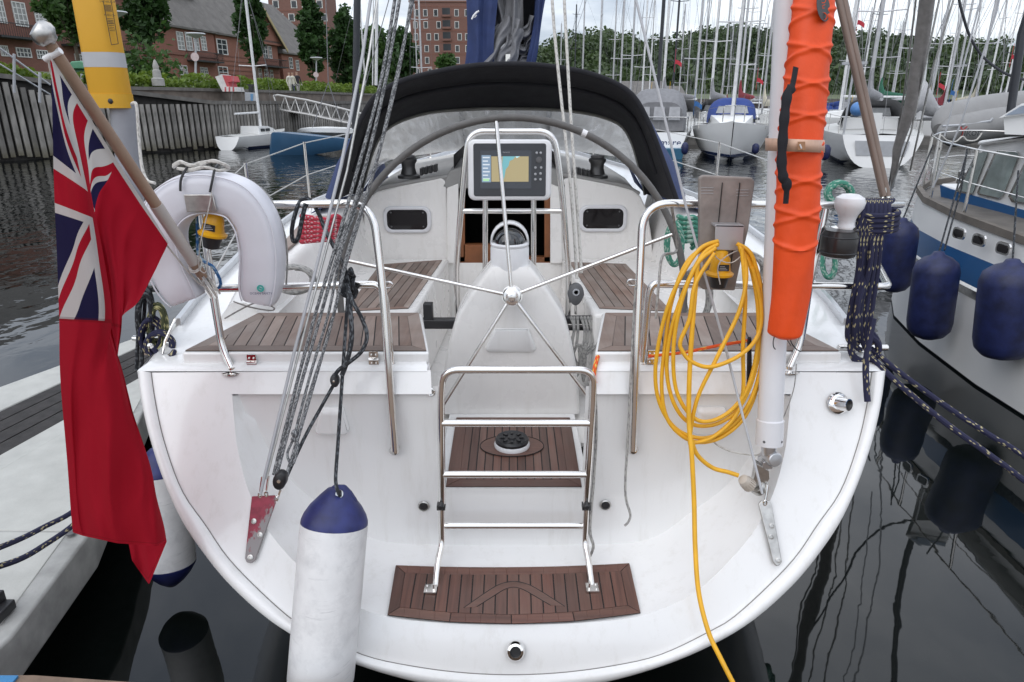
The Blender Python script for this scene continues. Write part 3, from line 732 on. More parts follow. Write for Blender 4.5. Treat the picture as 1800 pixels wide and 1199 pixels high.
m.loft([[p+Vector((0, -.012, 0)) + (p-(cb+Vector((0,0,.138)))).normalized()*d for p in hood] for d in (0, .009)] , closed=False)
m.loft([[p+Vector((0, yy, 0)) + (p-(cb+Vector((0,0,.138)))).normalized()*.009 for p in hood] for yy in (-.012, .06)], closed=False); part('compass_hood', m, white_pl, cpm, solid=.004)
# ---- steering wheel
hub = P(900, 520, 3.16); wn_ = Vector((0, -1, .20)).normalized(); wx = Vector((1, 0, 0)); wy = wn_.cross(wx) * -1
wy = wx.cross(wn_)
if wy.z < 0: wy = -wy
WR = .825
m = MB(); ringp = [hub + wx*WR*math.cos(a) + wy*WR*math.sin(a) for a in [2*math.pi*k/96 for k in range(96)]]
m.tube(ringp, .0165, 12, closed=True); wheel = part('steering_wheel', m, leather, yacht)
for du, dv in ((-27, -300), (292, -112), (-290, -62), (-163, 258), (182, 240)):
    d = (wx*du - wy*dv).normalized(); m = MB(); m.tube([hub + d*.03 - wn_*.0, hub + d*(WR-.012)], .0095, 10); part('spoke', m, steel, wheel)
m = MB(); m.lathe([(.036, -.03), (.044, -.02), (.045, .018), (.040, .024), (.030, .026), (.029, .034), (.024, .038), (0, .040)], hub, wn_, 28); m.lathe([(.05, -.10), (.05, -.03)], hub, wn_, 20); part('wheel_hub', m, steel, wheel)
m = MB(); a0 = math.atan2(300-0, 120); 
pb = hub + wx*WR*math.cos(R(66)) + wy*WR*math.sin(R(66)); tb = (wx*-math.sin(R(66)) + wy*math.cos(R(66))); m.tube([pb-tb*.012, pb+tb*.012], .0172, 12); part('king_spoke_mark', m, white_pl, wheel)
# ---- pedestal guard and chart plotter
GY = 3.62
m = MB(); m.tube(fillet([P(805,560,GY), P(802,470,GY), P(816,300,GY), P(824,231,GY), P(973,231,GY), P(984,300,GY), P(1000,470,GY), P(998,560,GY)], .085, 8), .0165, 12); gd = part('pedestal_guard', m, steel, yacht)
m = MB(); m.tube([P(809,371,GY), P(993,371,GY)], .0135, 10); part('cross_bar', m, steel, gd)
for u in (853, 938): m = MB(); m.tube([P(u,340,GY-.01), P(u,478,GY-.02)], .014, 10); part('guard_post', m, steel, gd)
FY = Vector((0, -1, .12)).normalized(); EX = Vector((1, 0, 0)); EY = EX.cross(FY) * -1
if EY.z < 0: EY = -EY
pc = P(896, 299, GY - .06); kx = (P(1000,299,GY-.06)-P(900,299,GY-.06)).x/100
m = MB(); w, h = 147*kx, 102*kx*1.02
ro = rrect(w, h, .035, 6); f = lambda q, k, d: [pc + EX*a*k + EY*b*k + FY*d for a, b in q]
m.loft([f(ro, .86, -.07), f(ro, .97, -.04), f(ro, 1.0, -.005), f(ro, .985, .006), f(ro, .95, .010)]); plot = part('chart_plotter', m, white_pl, yacht, ang=60)
m = MB(); r2 = rrect(127*kx, 90*kx, .012, 4); m.loft([[pc + EX*a + EY*b + FY*d for a, b in r2] for d in (.008, .014)]); part('plotter_bezel', m, simple('plotter_case', (.045, .048, .055), .35, var=.1), plot, bevel=.003)
scr_l, scr_r, scr_b, scr_t = -52*kx, 38*kx, -32*kx, 33*kx
m = MB(); m.prism([pc + EX*a + EY*b + FY*.0145 for a, b in ((scr_l, scr_b), (scr_r, scr_b), (scr_r, scr_t), (scr_l, scr_t))], FY*.0015); part('screen_glass', m, simple('screen_glass', (.055, .062, .075), .12, var=.05), plot)
def emis(name, col, s):
    mt, nt, b = newmat(name, .2); b.inputs['Base Color'].default_value = rgba([c*.3 for c in col]); b.inputs['Emission Color'].default_value = rgba(col); b.inputs['Emission Strength'].default_value = s; return mt
def scr(name, px, mat, d): 
    mb = MB(); mb.prism([pc + EX*(a-896)*kx + EY*(299-b)*kx*1.0 + FY*d for a, b in px], FY*.0004); return part(name, mb, mat, plot)
scr('chart_land', [(864,276),(929,276),(929,319),(864,319)], emis('chart_sand', (.36, .30, .16), .5), .0165)
scr('chart_panel', [(847,274),(863,274),(863,320),(847,320)], emis('chart_panel', (.17, .24, .33), .6), .0165)
scr('chart_water', [(884,276),(906,276),(902,281),(896,284),(894,292),(889,298),(887,310),(884,319),(881,319),(882,300),(883,288)], emis('chart_water', (.14, .36, .40), .55), .0172)
scr('chart_water', [(906,276),(914,276),(908,279)], emis('chart_water_pale', (.3, .5, .55), .8), .0172)
white_em = emis('screen_text', (.6, .65, .7), .5)
for k in range(7): scr('screen_text', [(849,277+k*6),(849+(9 if k % 2 else 12),277+k*6),(849+(9 if k % 2 else 12),279+k*6),(849,279+k*6)], white_em, .0172)
scr('screen_text', [(849,314),(860,314),(860,318),(849,318)], emis('screen_green', (.3, .55, .3), .6), .0176)
m = text_mb('Raymarine', pc + EX*(890-896)*kx + EY*(299-269)*kx + FY*.0165, EX, EY, .006); part('maker_mark', m, lt_grey, plot)
for i, (u, v, r) in enumerate([(943,270,2), (950,270,2), (947,282,5), (941,295,2), (951,295,2), (941,306,2), (950,305,2), (941,315,2), (950,315,2)]):
    m = MB(); m.lathe([(r*kx*1.1, 0), (r*kx, .004), (r*kx*.5, .005), (0, .0045)], pc + EX*(u-896)*kx + EY*(299-v)*kx + FY*.014, FY, 14); part('button', m, grey_pl if r > 3 else lt_grey, plot)
# ---- bulkhead, companionway, coachroof
BY = 4.92
def bh(px): return [P(u, v, BY) for u, v in px]
m = MB()
lef = [(640,470),(636,440),(640,375),(646,350),(662,337),(700,328),(760,316),(775,312),(785,320),(790,470)]
rig = [(985,470),(985,322),(992,314),(1010,312),(1080,326),(1112,334),(1126,345),(1138,370),(1146,420),(1148,470)]
for q in (lef, rig):
    m = MB(); m.prism(bh(q), (0, .05, 0)); part('cabin_bulkhead', m, gel_warm, yacht, bevel=.012)
m = MB(); m.prism(bh([(785,462),(990,462),(1000,560),(775,560)]), (0, .05, 0)); part('companionway_sill', m, gel_warm, yacht)
m = MB(); m.prism(bh([(786,330),(806,322),(808,462),(786,462)]), (0, -.025, 0)); part('companionway_frame', m, gel_warm, yacht, bevel=.006)
m = MB(); m.prism(bh([(967,322),(986,330),(988,462),(967,462)]), (0, -.025, 0)); part('companionway_frame', m, gel_warm, yacht, bevel=.006)
for a, b in ((808, 817), (957, 967)):
    m = MB(); m.prism(bh([(a,335),(b,335),(b,460),(a,460)]), (0, .03, 0)); part('door_post', m, wood_int, yacht)
m = MB(); m.prism(bh([(800,452),(975,452),(975,462),(800,462)]), (0, .06, 0)); part('threshold', m, wood_int, yacht)
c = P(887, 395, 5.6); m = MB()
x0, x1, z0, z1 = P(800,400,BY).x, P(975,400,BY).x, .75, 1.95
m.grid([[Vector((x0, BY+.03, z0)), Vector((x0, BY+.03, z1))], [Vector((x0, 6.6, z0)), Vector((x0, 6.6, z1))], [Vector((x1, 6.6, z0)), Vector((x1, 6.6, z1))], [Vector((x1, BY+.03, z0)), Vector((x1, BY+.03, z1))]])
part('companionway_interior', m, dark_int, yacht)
for q in range(3):
    m = MB(); m.box((-.04, BY+.18+.2*q, 1.14-.25*q), (.45, .2, .03)); part('companionway_step', m, wood_int, yacht)
m = MB(); m.prism(bh([(815,430),(868,430),(868,452),(815,452)]), (0, .06, 0)); part('companionway_panel', m, wood_int, yacht)
# portlights
gl_dark, _, gb = newmat('smoked_glass', .06); gb.inputs['Base Color'].default_value = (.014, .012, .013, 1)
for u, v in ((716, 386), (1060, 384)):
    c = P(u, v, BY-.002); w, h = .345, .193; m = MB()
    ro, ri = rrect(w, h, .06, 6), rrect(w*.84, h*.74, .04, 6); n = len(ro)
    g = lambda q, d: [c + Vector((a, -d, b)) for a, b in q]
    mid1 = [((a+c2)/2, (b+d2)/2) for (a, b), (c2, d2) in zip(ro, ri)]
    m.loft([g(ro, 0), g([(a*.985, b*.975) for a, b in ro], .014), g(mid1, .018), g(ri, .012), g(ri, .002)], cap0=False, cap1=False); pt = part('portlight', m, white_pl if False else alu_white, yacht, ang=60)
    m = MB(); m.prism(g(ri, .004), (0, -.002, 0)); part('pane', m, gl_dark, pt)
    for sx in (-1, 1):
        for sz in (-1, 1): m = MB(); m.lathe([(.006, 0), (.005, .004), (0, .005)], c+Vector((sx*.115, -.006, sz*.05)), NB, 10); part('latch', m, grey_pl, pt)
# coachroof: grey non-skid top with rounded white sides
prof = [(640,470),(638,420),(642,372),(650,345),(672,331),(760,316),(860,300),(930,300),(1010,312),(1100,329),(1124,343),(1136,370),(1144,420),(1148,470)]
rg = []
for y, sx, dz in ((BY+.045, 1, 0), (5.6, 1.0, .05), (6.6, .97, .06), (7.8, .85, .0), (9.0, .6, -.12), (9.8, .42, -.32)):
    rg.append([Vector((p.x*sx, y, max(p.z + dz, 1.0))) for p in bh(prof)])
m = MB(); m.loft(rg, closed=False); part('coachroof', m, simple('deck_cream', (.55, .53, .49), .6, var=.08, scale=9, bmp=.3, bscale=200), yacht)
gg = [Vector((p.x, BY+.02, p.z+.004)) for p in bh(prof[3:11])]
m = MB(); m.tube(gg, .018, 8); part('roof_edge', m, gel_grey, yacht)
# sliding hatch garage and dark canopy channel
m = MB(); m.prism(bh([(775,330),(790,300),(815,292),(960,292),(985,300),(998,330),(985,332),(785,332)]), (0, .75, .02)); part('hatch_garage', m, gel_grey, yacht, bevel=.012)
# winches on the coachroof
def winch(u, v, Y, s=1.0):
    b = P(u, v, Y); m = MB(); m.lathe([(.085*s, 0), (.085*s, .02*s), (.062*s, .03*s), (.05*s, .075*s), (.052*s, .105*s), (.066*s, .125*s), (.066*s, .14*s), (.05*s, .15*s), (.045*s, .158*s), (.02*s, .16*s)], b, seg=24); w = part('winch', m, simple('winch_grey', (.10, .10, .10), .4, .5), yacht)
    m = MB(); m.lathe([(.05*s, .15*s), (.054*s, .165*s), (.03*s, .172*s), (0, .172*s)], b, seg=20); part('winch_top', m, grey_pl, w)
winch(719, 313, 5.05, .95); winch(1049, 313, 5.05, .95)
for us in ((742,760), (1010,1028)):
    m = MB(); 
    for k in range(4): a = P(us[0]+k*8, 301-2*k if us[0] < 900 else 299+2*k, 5.0); m.box(a, (.02, .12, .05))
    part('rope_clutch', m, black_pl, yacht, bevel=.004)
# ---- sprayhood
def mirr_arc(L, Rr, Y): return [P(u, v, Y) for u, v in L[::-1]] + [P(u, v, Y) for u, v in Rr[1:]]
A0 = mirr_arc([(895,115),(830,118),(760,130),(700,147),(662,170),(640,202),(622,245),(604,300),(586,352)], [(895,115),(960,118),(1030,130),(1080,148),(1112,170),(1136,210),(1156,260),(1174,310),(1190,356)], 4.50)
A1 = mirr_arc([(895,188),(830,189),(756,195),(702,211),(672,232),(656,262),(647,290),(640,315),(634,340)], [(895,188),(955,189),(1008,193),(1056,202),(1092,218),(1110,246),(1120,278),(1128,308),(1134,340)], 5.30)
A0 = resample(crom(A0, 5), 60); A1 = resample(crom(A1, 5), 60)
A2 = [Vector((p.x*.97, 6.15 + .10*(1-abs(p.x)/1.1), 1.92 - .10*(abs(p.x)/1.1)**2)) for p in A1]
Am = [a.lerp(b, .5) + Vector((0, 0, .02)) for a, b in zip(A0, A1)]
m = MB(); m.loft([[p + Vector((0, 0, .016)) + Vector((p.x*.012, 0, 0)) for p in r] for r in (A0, Am, A1)], closed=False); hood_o = part('sprayhood', m, navy, yacht, ang=70)
inn = lambda r: [p + Vector((0, 0, -.004)) - Vector((p.x*.006, 0, 0)) for p in r]
m = MB(); m.loft([inn(A0), inn(Am), inn(A1)], closed=False); part('hood_lining', m, black_cv, hood_o, ang=70)
m = MB(); m.tube([p + Vector((0, -.004, .006)) for p in A0], .017, 10); part('hood_hem', m, black_cv, hood_o)
band = [p.lerp(q, .34) for p, q in zip(A0, A1)]
m = MB(); m.tube([p + Vector((0, 0, -.018)) for p in band[4:-4]], .014, 8); part('hood_hoop', m, black_cv, hood_o)
m = MB(); m.tube([p + Vector((0, 0, -.012)) for p in A1], .012, 8); part('hood_hoop', m, simple('hoop_grey', (.25, .25, .23), .4, .3), hood_o)
# side skirts from the hoop down to the coaming
for s2 in (0, -1):
    sel = list(range(0, 14)) if s2 == 0 else list(range(46, 60)); sg = -1 if s2 == 0 else 1
    top = [A0[k] for k in sel]; bot = [Vector((A0[k].x + sg*.02, A0[k].y, A0[k].z)) for k in sel]
    foot = [Vector((sg*1.36, 4.42 + .03*i, 1.60)) for i in range(len(sel))]
end = [A0[0], A0[-1]]
for p, sg in ((A0[0], -1), (A0[-1], 1)):
    k = 0 if sg < 0 else 59; q = A1[k]
    m = MB(); m.grid([[p, q], [Vector((sg*1.30, 4.45, 1.62)), Vector((sg*1.16, 5.35, 1.64))]]); m.grid([[q, A2[k]], [Vector((sg*1.16, 5.35, 1.64)), Vector((sg*1.10, 6.25, 1.62))]]); part('hood_skirt', m, navy, hood_o, solid=.006)
for L_, sg in (([(650,186),(640,202),(622,245),(604,300),(586,352)], -1), ([(1100,160),(1112,170),(1136,210),(1156,260),(1174,310),(1190,356)], 1)):
    a_ = crom([P(u, v, 4.51) for u, v in L_], 5); n_ = len(a_)-1
    b_ = [p + Vector((sg*.085*min(1, .3+i/n_), .16, -.012)) for i, p in enumerate(a_)]; c_ = [p + Vector((sg*.20*min(1, .3+i/n_), .55, -.05)) for i, p in enumerate(a_)]
    m = MB(); m.loft([[p + Vector((sg*.018, 0, .004)) for p in a_], b_, c_], closed=False); part('hood_side', m, navy, hood_o, ang=70)
pv, pnt, pb_ = newmat('clear_vinyl', .05)
pnt.nodes.remove(pb_); tr = pnt.nodes.new('ShaderNodeBsdfTransparent'); tr.inputs[0].default_value = (.95, .95, .96, 1)
gs = pnt.nodes.new('ShaderNodeBsdfGlossy'); gs.inputs['Roughness'].default_value = .09; df = pnt.nodes.new('ShaderNodeBsdfTranslucent'); df.inputs[0].default_value = (.8, .8, .8, 1)
co = coords(pnt); bn = pnt.nodes.new('ShaderNodeBump'); bn.inputs['Strength'].default_value = .35; bn.inputs['Distance'].default_value = .02; pnt.links.new(noise(pnt, mapping(pnt, co, (3, 1, 7)), 2.2, 4, .5, 1.2), bn.inputs['Height']); pnt.links.new(bn.outputs[0], gs.inputs['Normal'])
lw = pnt.nodes.new('ShaderNodeFresnel'); lw.inputs[0].default_value = 1.5
m1 = pnt.nodes.new('ShaderNodeMixShader'); pnt.links.new((E(pnt, lw.outputs[0])*.9+.02).k, m1.inputs[0]); pnt.links.new(tr.outputs[0], m1.inputs[1]); pnt.links.new(gs.outputs[0], m1.inputs[2])
m2 = pnt.nodes.new('ShaderNodeMixShader'); n_ = noise(pnt, mapping(pnt, co, (6, 1, 2)), 3, 5, .6, 1); pnt.links.new((E(pnt, ramp(pnt, n_, [(.45, (0, 0, 0)), (.75, (1, 1, 1))]))*.24+.06).k, m2.inputs[0]); pnt.links.new(m1.outputs[0], m2.inputs[1]); pnt.links.new(df.outputs[0], m2.inputs[2])
pnt.links.new(m2.outputs[0], pnt.nodes['Material Output'].inputs[0])
m = MB(); m.loft([A1, [a.lerp(b, .5)+Vector((0, 0, .02)) for a, b in zip(A1, A2)], A2], closed=False); part('hood_window', m, pv, hood_o, ang=70)
# ---- mast, boom and lazy bag with the lowered sail
m = MB(); m.loft([[Vector((a*1.0-.03, 7.6+b, z)) for a, b in rrect(.13, .2, .06)] for z in (1.7, 15.5)]); mast = part('mast', m, alu, yacht)
BX = -.02
m = MB(); m.tube([(BX, 7.45, 2.78), (BX, 4.75, 2.60)], .06, 14); boom = part('boom', m, alu, yacht)
m = MB(); e0 = P(893, 108, 4.72); m.box(e0, (.03, .02, .085)); m.box(e0+Vector((.008, -.012, 0)), (.006, .01, .085)); part('boom_track', m, steel, boom)
def bag(px_top, px_bot, Y0, sgn):
    rows = []
    for i in range(15):
        t = i/14; y = Y0 + t*2.6
        row = []
        for j in range(9):
            s = j/8; a = P(px_top[0] + (px_bot[0]-px_top[0])*s, px_top[1] + (px_bot[1]-px_top[1])*s, Y0)
            wob = .018*math.sin(9*s+5*t) + .014*math.sin(23*t+4*s)
            row.append(Vector((a.x*(1-.25*t) + wob, y, a.z + .12*t)))
        rows.append(row)
    mb = MB(); mb.grid(rows); return part('sail_bag', mb, navy, boom, solid=.008, subsurf=1)
bag((838,-260), (817,122), 4.74, -1); bag((985,-260), (925,128), 4.80, 1)
crumple_mat = [sail_grey]
def crumple(rows, name, mat):
    mb = MB(); mb.grid(rows); return part('bag_panel' if crumple_mat[0] is navy else name, mb, crumple_mat[0], boom, subsurf=1)
m = MB(); m.prism([P(u, v, 5.02) for u, v in ((836,-260),(975,-260),(930,124),(826,122))], (0, .02, 0)); part('bag_shade_sheet', m, black_cv, boom)  # black sheet behind the folds: shade in the bag's openings, put in as colour
def fold(p0, p1, p2, w0, w1, ph, amp=.03):
    rows = []
    for i in range(17):
        t = i/16; c = [p0[k]*(1-t)**2+2*p1[k]*t*(1-t)+p2[k]*t*t for k in (0, 1, 2)]; d = [2*(1-t)*(p1[k]-p0[k])+2*t*(p2[k]-p1[k]) for k in (0, 1)]; L = math.hypot(*d); nx, ny = -d[1]/L, d[0]/L; w = w0+(w1-w0)*t; row = []
        for j in range(13):
            s = j/12-.5; wob = 2.2*math.sin(11*t+ph+3*s)
            row.append(P(c[0]+nx*(s*w+wob), c[1]+ny*(s*w+wob), c[2]+amp*math.sin(10*s+ph+3*t)+.5*amp*math.sin(19*s-5*t+ph)+.10*s*s))
        rows.append(row)
    crumple(rows, 'sail_fold', sail_grey)
def nfold(*a): crumple_mat[0] = navy; fold(*a); crumple_mat[0] = sail_grey
nfold((852,-260,4.74), (850,0,4.72), (842,124,4.70), 56, 50, .6, .02); nfold((968,-260,4.80), (958,0,4.78), (930,126,4.76), 30, 12, 2.0, .012)
for px in ([(829,34,4.655),(834,26,4.655),(842,19,4.655)], [(831,28,4.655),(838,20,4.655)], [(834,31,4.655),(838,27,4.655)]):
    m = MB(); m.tube(crom(PXS(px), 4), .006 if len(px) > 2 else .003, 6); part('bag_emblem', m, white_pl, boom)
fold((872,-260,4.86), (868,-40,4.84), (888,40,4.82), 52, 40, .3); fold((902,-260,4.84), (908,-60,4.80), (902,62,4.77), 44, 30, 1.7)
fold((900,30,4.76), (890,70,4.72), (846,122,4.70), 34, 30, 2.4, .022); fold((893,52,4.78), (872,84,4.76), (830,118,4.74), 44, 26, 4.0, .025)
fold((906,50,4.74), (905,84,4.72), (880,122,4.70), 26, 34, 5.1, .02); fold((904,60,4.80), (925,70,4.80), (938,28,4.82), 26, 12, .9, .02); fold((910,86,4.80), (926,92,4.82), (934,62,4.84), 20, 14, 3.3, .015); fold((915,118,4.80), (926,104,4.82), (938,98,4.86), 30, 12, 1.1, .015)
m = MB(); m.box((BX, 6.2, 2.86), (.16, 2.4, .16)); m.box((BX+.02, 6.0, 3.1), (.10, 2.2, .5)); part('stowed_sail', m, sail_grey, boom, bevel=.05)
# ---- backstay bridle: wires left and right
def bs(pts, name, r, mat, n=1): m = MB(); m.tube(PXS(pts), r, 7); return part(name, m, mat, yacht)
bs([(468,842,2.235), (528,610,2.40), (610,300,2.58), (648,100,2.72), (672,-60,2.84), (760,-700,3.3)], 'backstay_wire', .0048, steel_dull)
bs([(458,868,2.21), (517,620,2.38), (556,470,2.47), (600,290,2.58), (637,100,2.72), (660,-60,2.84), (752,-700,3.3)], 'backstay_wire', .0062, lt_grey)
bs([(1340,868,2.21), (1275,610,2.40), (1235,470,2.48), (1205,360,2.55), (1157,160,2.68), (1118,0,2.80), (980,-700,3.3)], 'backstay_wire', .0050, lt_grey)
for a in ((461,868),(472,866),(1341,882)):
    m = MB(); c = PT(a[0], a[1]+4, .02); m.tube([c + Vector((.006*math.cos(q), -.002, .012*math.sin(q)+.008)) for q in [2*math.pi*k/12 for k in range(12)]], .003, 6, closed=True); m.tube([c+Vector((0, 0, .01)), c+Vector((.01, .02, .075))], .0055, 8); part('shackle', m, steel, yacht)
# ================================================================ GEAR ON THE YACHT
def rope(name, px, r, mat, label=None, cat='rope', n=8, group=None, parent=None, seg=8):
    m = MB(); m.tube(crom(PXS(px), n), r, seg)
    if parent is not None: return part(name, m, mat, parent)
    return one(name, m, mat, label, cat, group=group)
def hank_pts(cu, cv, ru, rv, Y, loops, jit=.08, dy=.02, seed=1, tilt=0, a0=90, sq=1.0):
    q = random.Random(seed); pts = []; n = 18
    j = [(1+q.uniform(-jit, jit), 1+q.uniform(-jit, jit), q.uniform(-jit, jit), q.uniform(-dy, dy), q.uniform(-jit, jit)) for _ in range(loops+2)]
    for i in range(loops*n+1):
        k, t = divmod(i, n); t /= n; A, B = j[k], j[k+1]; L = [a+(b-a)*t for a, b in zip(A, B)]
        a = R(a0) + 2*math.pi*i/n; x, y = math.cos(a)*ru*L[0], -math.sin(a)*rv*L[1]
        x *= (1 + .25*(y/rv)*(sq-1))
        pts.append(P(cu + x + L[2]*ru + tilt*y, cv + y + L[4]*rv*.5, Y + L[3]))
    return pts
def hank(name, mat, label, r, cat='rope', parent=None, group=None, **k):
    m = MB(); m.tube(crom(hank_pts(**k), 2), r, 8)
    if parent is not None: return part(name, m, mat, parent)
    return one(name, m, mat, label, cat, group=group)

# ---- backstay tackle (ropes, blocks) on the port side
tk = thing('backstay_tackle', 'speckled grey rope tackle with black blocks running up from the worn red chainplate', 'rope tackle', PT(470, 900))
for i, (px, r, mt) in enumerate([
    ([(481,835,2.20),(515,700,2.31),(552,560,2.42),(585,450,2.49),(628,300,2.57),(668,150,2.67),(694,0,2.78),(702,-60,2.82)], .0066, r_dark),
    ([(487,832,2.19),(525,690,2.31),(562,560,2.42),(596,440,2.49),(640,300,2.57),(676,150,2.67),(702,0,2.78),(712,-60,2.82)], .0066, r_dark),
    ([(500,845,2.18),(524,770,2.24),(562,640,2.36),(590,540,2.43),(612,440,2.49),(660,290,2.57),(698,130,2.68),(726,0,2.78),(738,-60,2.82)], .0058, r_dark),
    ([(505,835,2.19),(545,690,2.32),(577,590,2.40),(604,480,2.47),(640,360,2.54),(674,240,2.60),(706,100,2.70),(732,-60,2.82)], .0058, r_dark),
    ([(503,840,2.19),(535,770,2.25),(565,715,2.30),(589,672,2.34)], .0065, r_black),
    ([(517,770,2.25),(528,725,2.29),(548,650,2.35),(575,560,2.42),(588,500,2.46),(600,440,2.49),(626,370,2.54)], .0055, r_dark)]):
    rope('fall', px, r, mt, parent=tk)
def block(u, v, Y, s, parent, tilt=0, name='block'):
    c = P(u, v, Y); m = MB(); o = []
    for k in range(24):
        a = 2*math.pi*k/24; x, z = .022*s*math.cos(a), .034*s*math.sin(a); o.append(c + Vector((x*math.cos(tilt)-z*math.sin(tilt), 0, x*math.sin(tilt)+z*math.cos(tilt))))
    m.loft([[p+Vector((0, d, 0)) + (c-p)*k for p in o] for d, k in ((.018, .15), (.012, 0), (-.012, 0), (-.018, .15))]); b = part(name, m, black_pl, parent, ang=60)
    m = MB(); m.lathe([(.007*s, 0), (.006*s, .003), (0, .004)], c+Vector((0, -.018, .003)), NB, 12); part('pin', m, steel, b)
    return b
block(493, 843, 2.175, 1.1, tk, -.3); block(589, 668, 2.33, .72, tk, .1)
m = MB(); m.ball(P(518, 762, 2.24), .013, 7, (1, 1, 1.2)); m.ball(P(516, 772, 2.24), .011, 7); part('knot', m, r_dark, tk)
rope('becket', [(513,820,2.2),(505,800,2.22),(512,780,2.24),(518,770,2.24),(524,785,2.23),(516,815,2.2)], .005, r_dark, parent=tk)
m = MB(); m.tube([P(493,862,2.18), P(487,880,2.18)], .005, 8); m.ball(P(487,874,2.175), .007, 6); part('shackle', m, steel, tk)
rope('tail', [(589,660,2.33),(596,650,2.33),(615,636,2.33),(636,617,2.34),(645,590,2.36),(636,560,2.38),(620,530,2.40),(610,500,2.52)], .0075, r_black, parent=tk)
rope('tail', [(601,660,2.33),(610,635,2.34),(618,595,2.36),(616,550,2.4),(612,505,2.5)], .009, r_black, parent=tk)
# black lashing round the lower rail
lash = thing('rope_lashing', 'black rope knotted round the lower rail above the blue-topped fender', 'rope', P(610, 520, 2.58))
m = MB(); q = random.Random(5)
pts = [P(612 + 12*math.cos(a*1.0) + q.uniform(-5, 5), 498 + 20*math.sin(a*1.3) + q.uniform(-6, 6), 2.57 + .03*math.cos(a*2.1)) for a in [k*.55 for k in range(40)]]
m.tube(crom(pts, 4), .0085, 8); part('knot', m, r_black, lash)
rope('standing_part', [(612,490,2.57),(605,470,2.55),(590,440,2.56),(572,405,2.60),(560,375,2.62),(545,352,2.63),(530,352,2.62),(520,372,2.6),(513,405,2.59),(516,424,2.59),(524,418,2.59),(530,390,2.6),(537,358,2.6)], .0085, r_black, parent=lash)
rope('loop', [(615,485,2.57),(600,462,2.53),(594,440,2.5),(600,410,2.52),(622,370,2.56),(636,330,2.58)], .006, r_dark, parent=lash)
# ---- hanging fender at the transom
def fender(name, label, cap, body, top, bot, r, eye=True, group=None, capm=fender_b, bodym=fender_w, blue_frac=.075):
    ax = (bot-top).normalized(); L = (bot-top).length; o = thing(name, label, 'fender', bot, group)
    pr = lambda a: top + ax*a
    h0 = L*blue_frac
    m = MB(); m.lathe([(r*.20, -.078), (r*.30, -.074), (r*.50, -.050), (r*.78, -.012), (r*.93, .018), (r*.99, h0*.75), (r, h0)], top, ax, 32); part('end_cap', m, capm, o, ang=70)
    m = MB(); m.lathe([(r, h0), (r*1.006, h0+.01), (r*1.012, L*.5), (r*1.0, L-h0)], top, ax, 32, caps=False); part('body', m, bodym, o)
    m = MB(); m.lathe([(r, L-h0), (r*.99, L-h0*.75), (r*.93, L-.018), (r*.78, L+.012), (r*.50, L+.05), (r*.20, L+.078)], top, ax, 32); part('end_cap', m, capm, o, ang=70)
    return o
ft, fb = P(590, 895, 2.125), P(562, 1215, 1.925)
fd = fender('transom_fender', 'scuffed white cylinder fender with blue ends hanging in front of the transom', None, None, ft, fb, .119)
ax = (fb-ft).normalized(); sd = Vector((1, 0, 0))
m = MB(); e = [ft - ax*.046 + sd*a - ax*b + Vector((0, -.0, 0)) for a, b in ((-.072, -.02), (-.04, .020), (-.014, .040), (.026, .040), (.052, .015), (.078, -.02))]
m.prism([p + Vector((0, .014, 0)) for p in e], (0, -.028, 0)); part('eye_lug', m, fender_b, fd, bevel=.008)
m = MB(); m.lathe([(.014, 0), (.014, .004), (.008, .004), (.008, -.001)], P(597, 868, 2.105), (NB+Vector((0,0,.4))).normalized(), 16); part('eyelet', m, steel, fd)
rope('fender_line', [(612,510,2.56),(606,600,2.42),(600,690,2.30),(594,780,2.20),(590,842,2.125),(594,864,2.095),(598,872,2.10)], .0065, r_black, 'dark line holding the transom fender to the rail', n=6)
m = MB(); m.lathe([(.010, 0), (.012, .01), (.011, .035), (.008, .045)], P(591,862,2.10), Vector((0, .1, 1)), 10)
fs = fender('side_fender', 'white fender with navy end hanging between the hull and the pontoon, behind the flag', None, None, P(280, 815, 2.83), P(300, 1002, 2.74), .117)
rope('fender_line', [(275,800,2.82),(262,740,2.80),(252,660,2.80),(245,560,2.82),(243,500,2.88)], .006, r_black, 'dark line holding the fender beside the pontoon', n=6)
# ---- flagstaff
staff = thing('flagstaff', 'slanting wooden flagstaff with metal knob in the port quarter rail', 'flagstaff', P(372, 508, 2.48))
sp = lambda t: P(78, 62, 1.98).lerp(P(366, 500, 2.49), t)
sax = (sp(1)-sp(0)).normalized()
m = MB(); m.tube([sp(.02), sp(.25), sp(.5), sp(.955)], [.0155, .0175, .019, .0185], 14); part('pole', m, wood_pole, staff)
m = MB(); m.lathe([(.006, -.024), (.022, -.022), (.031, -.012), (.034, .002), (.030, .014), (.018, .022), (.012, .03)], sp(-.005), (sax+Vector((.55, .1, .2))).normalized(), 20); part('truck', m, steel_dull, staff)
m = MB(); m.tube([sp(.055)+Vector((-.028, -.012, -.014)), sp(.055)+Vector((.02, -.012, .008))], .009, 10); part('toggle', m, white_pl, staff)
sl, snt, sb = newmat('cloudy_sleeve', .4); sb.inputs['Base Color'].default_value = (.62, .58, .55, 1); sb.inputs['Alpha'].default_value = .72
m = MB(); m.tube([sp(.60), sp(.88)], .0215, 14); part('sleeve', m, sl, staff)
for k in range(5): a = 2*math.pi*k/5; e1 = sax.orthogonal().normalized(); e2 = sax.cross(e1); o = (e1*math.cos(a)+e2*math.sin(a))*.017; m = MB(); m.tube([sp(.94)+o, sp(1.06)+o], .0055, 8); part('socket_bar', m, steel, staff)
m = MB(); m.tube(crom([sp(.90)+Vector((.022*math.cos(a), -.004+.02*math.sin(a), .022*math.sin(a*1.0)+.0006*i)) for i, a in enumerate([k*.7 for k in range(24)])], 3), .0028, 6); part('halyard_lashing', m, r_white, staff)
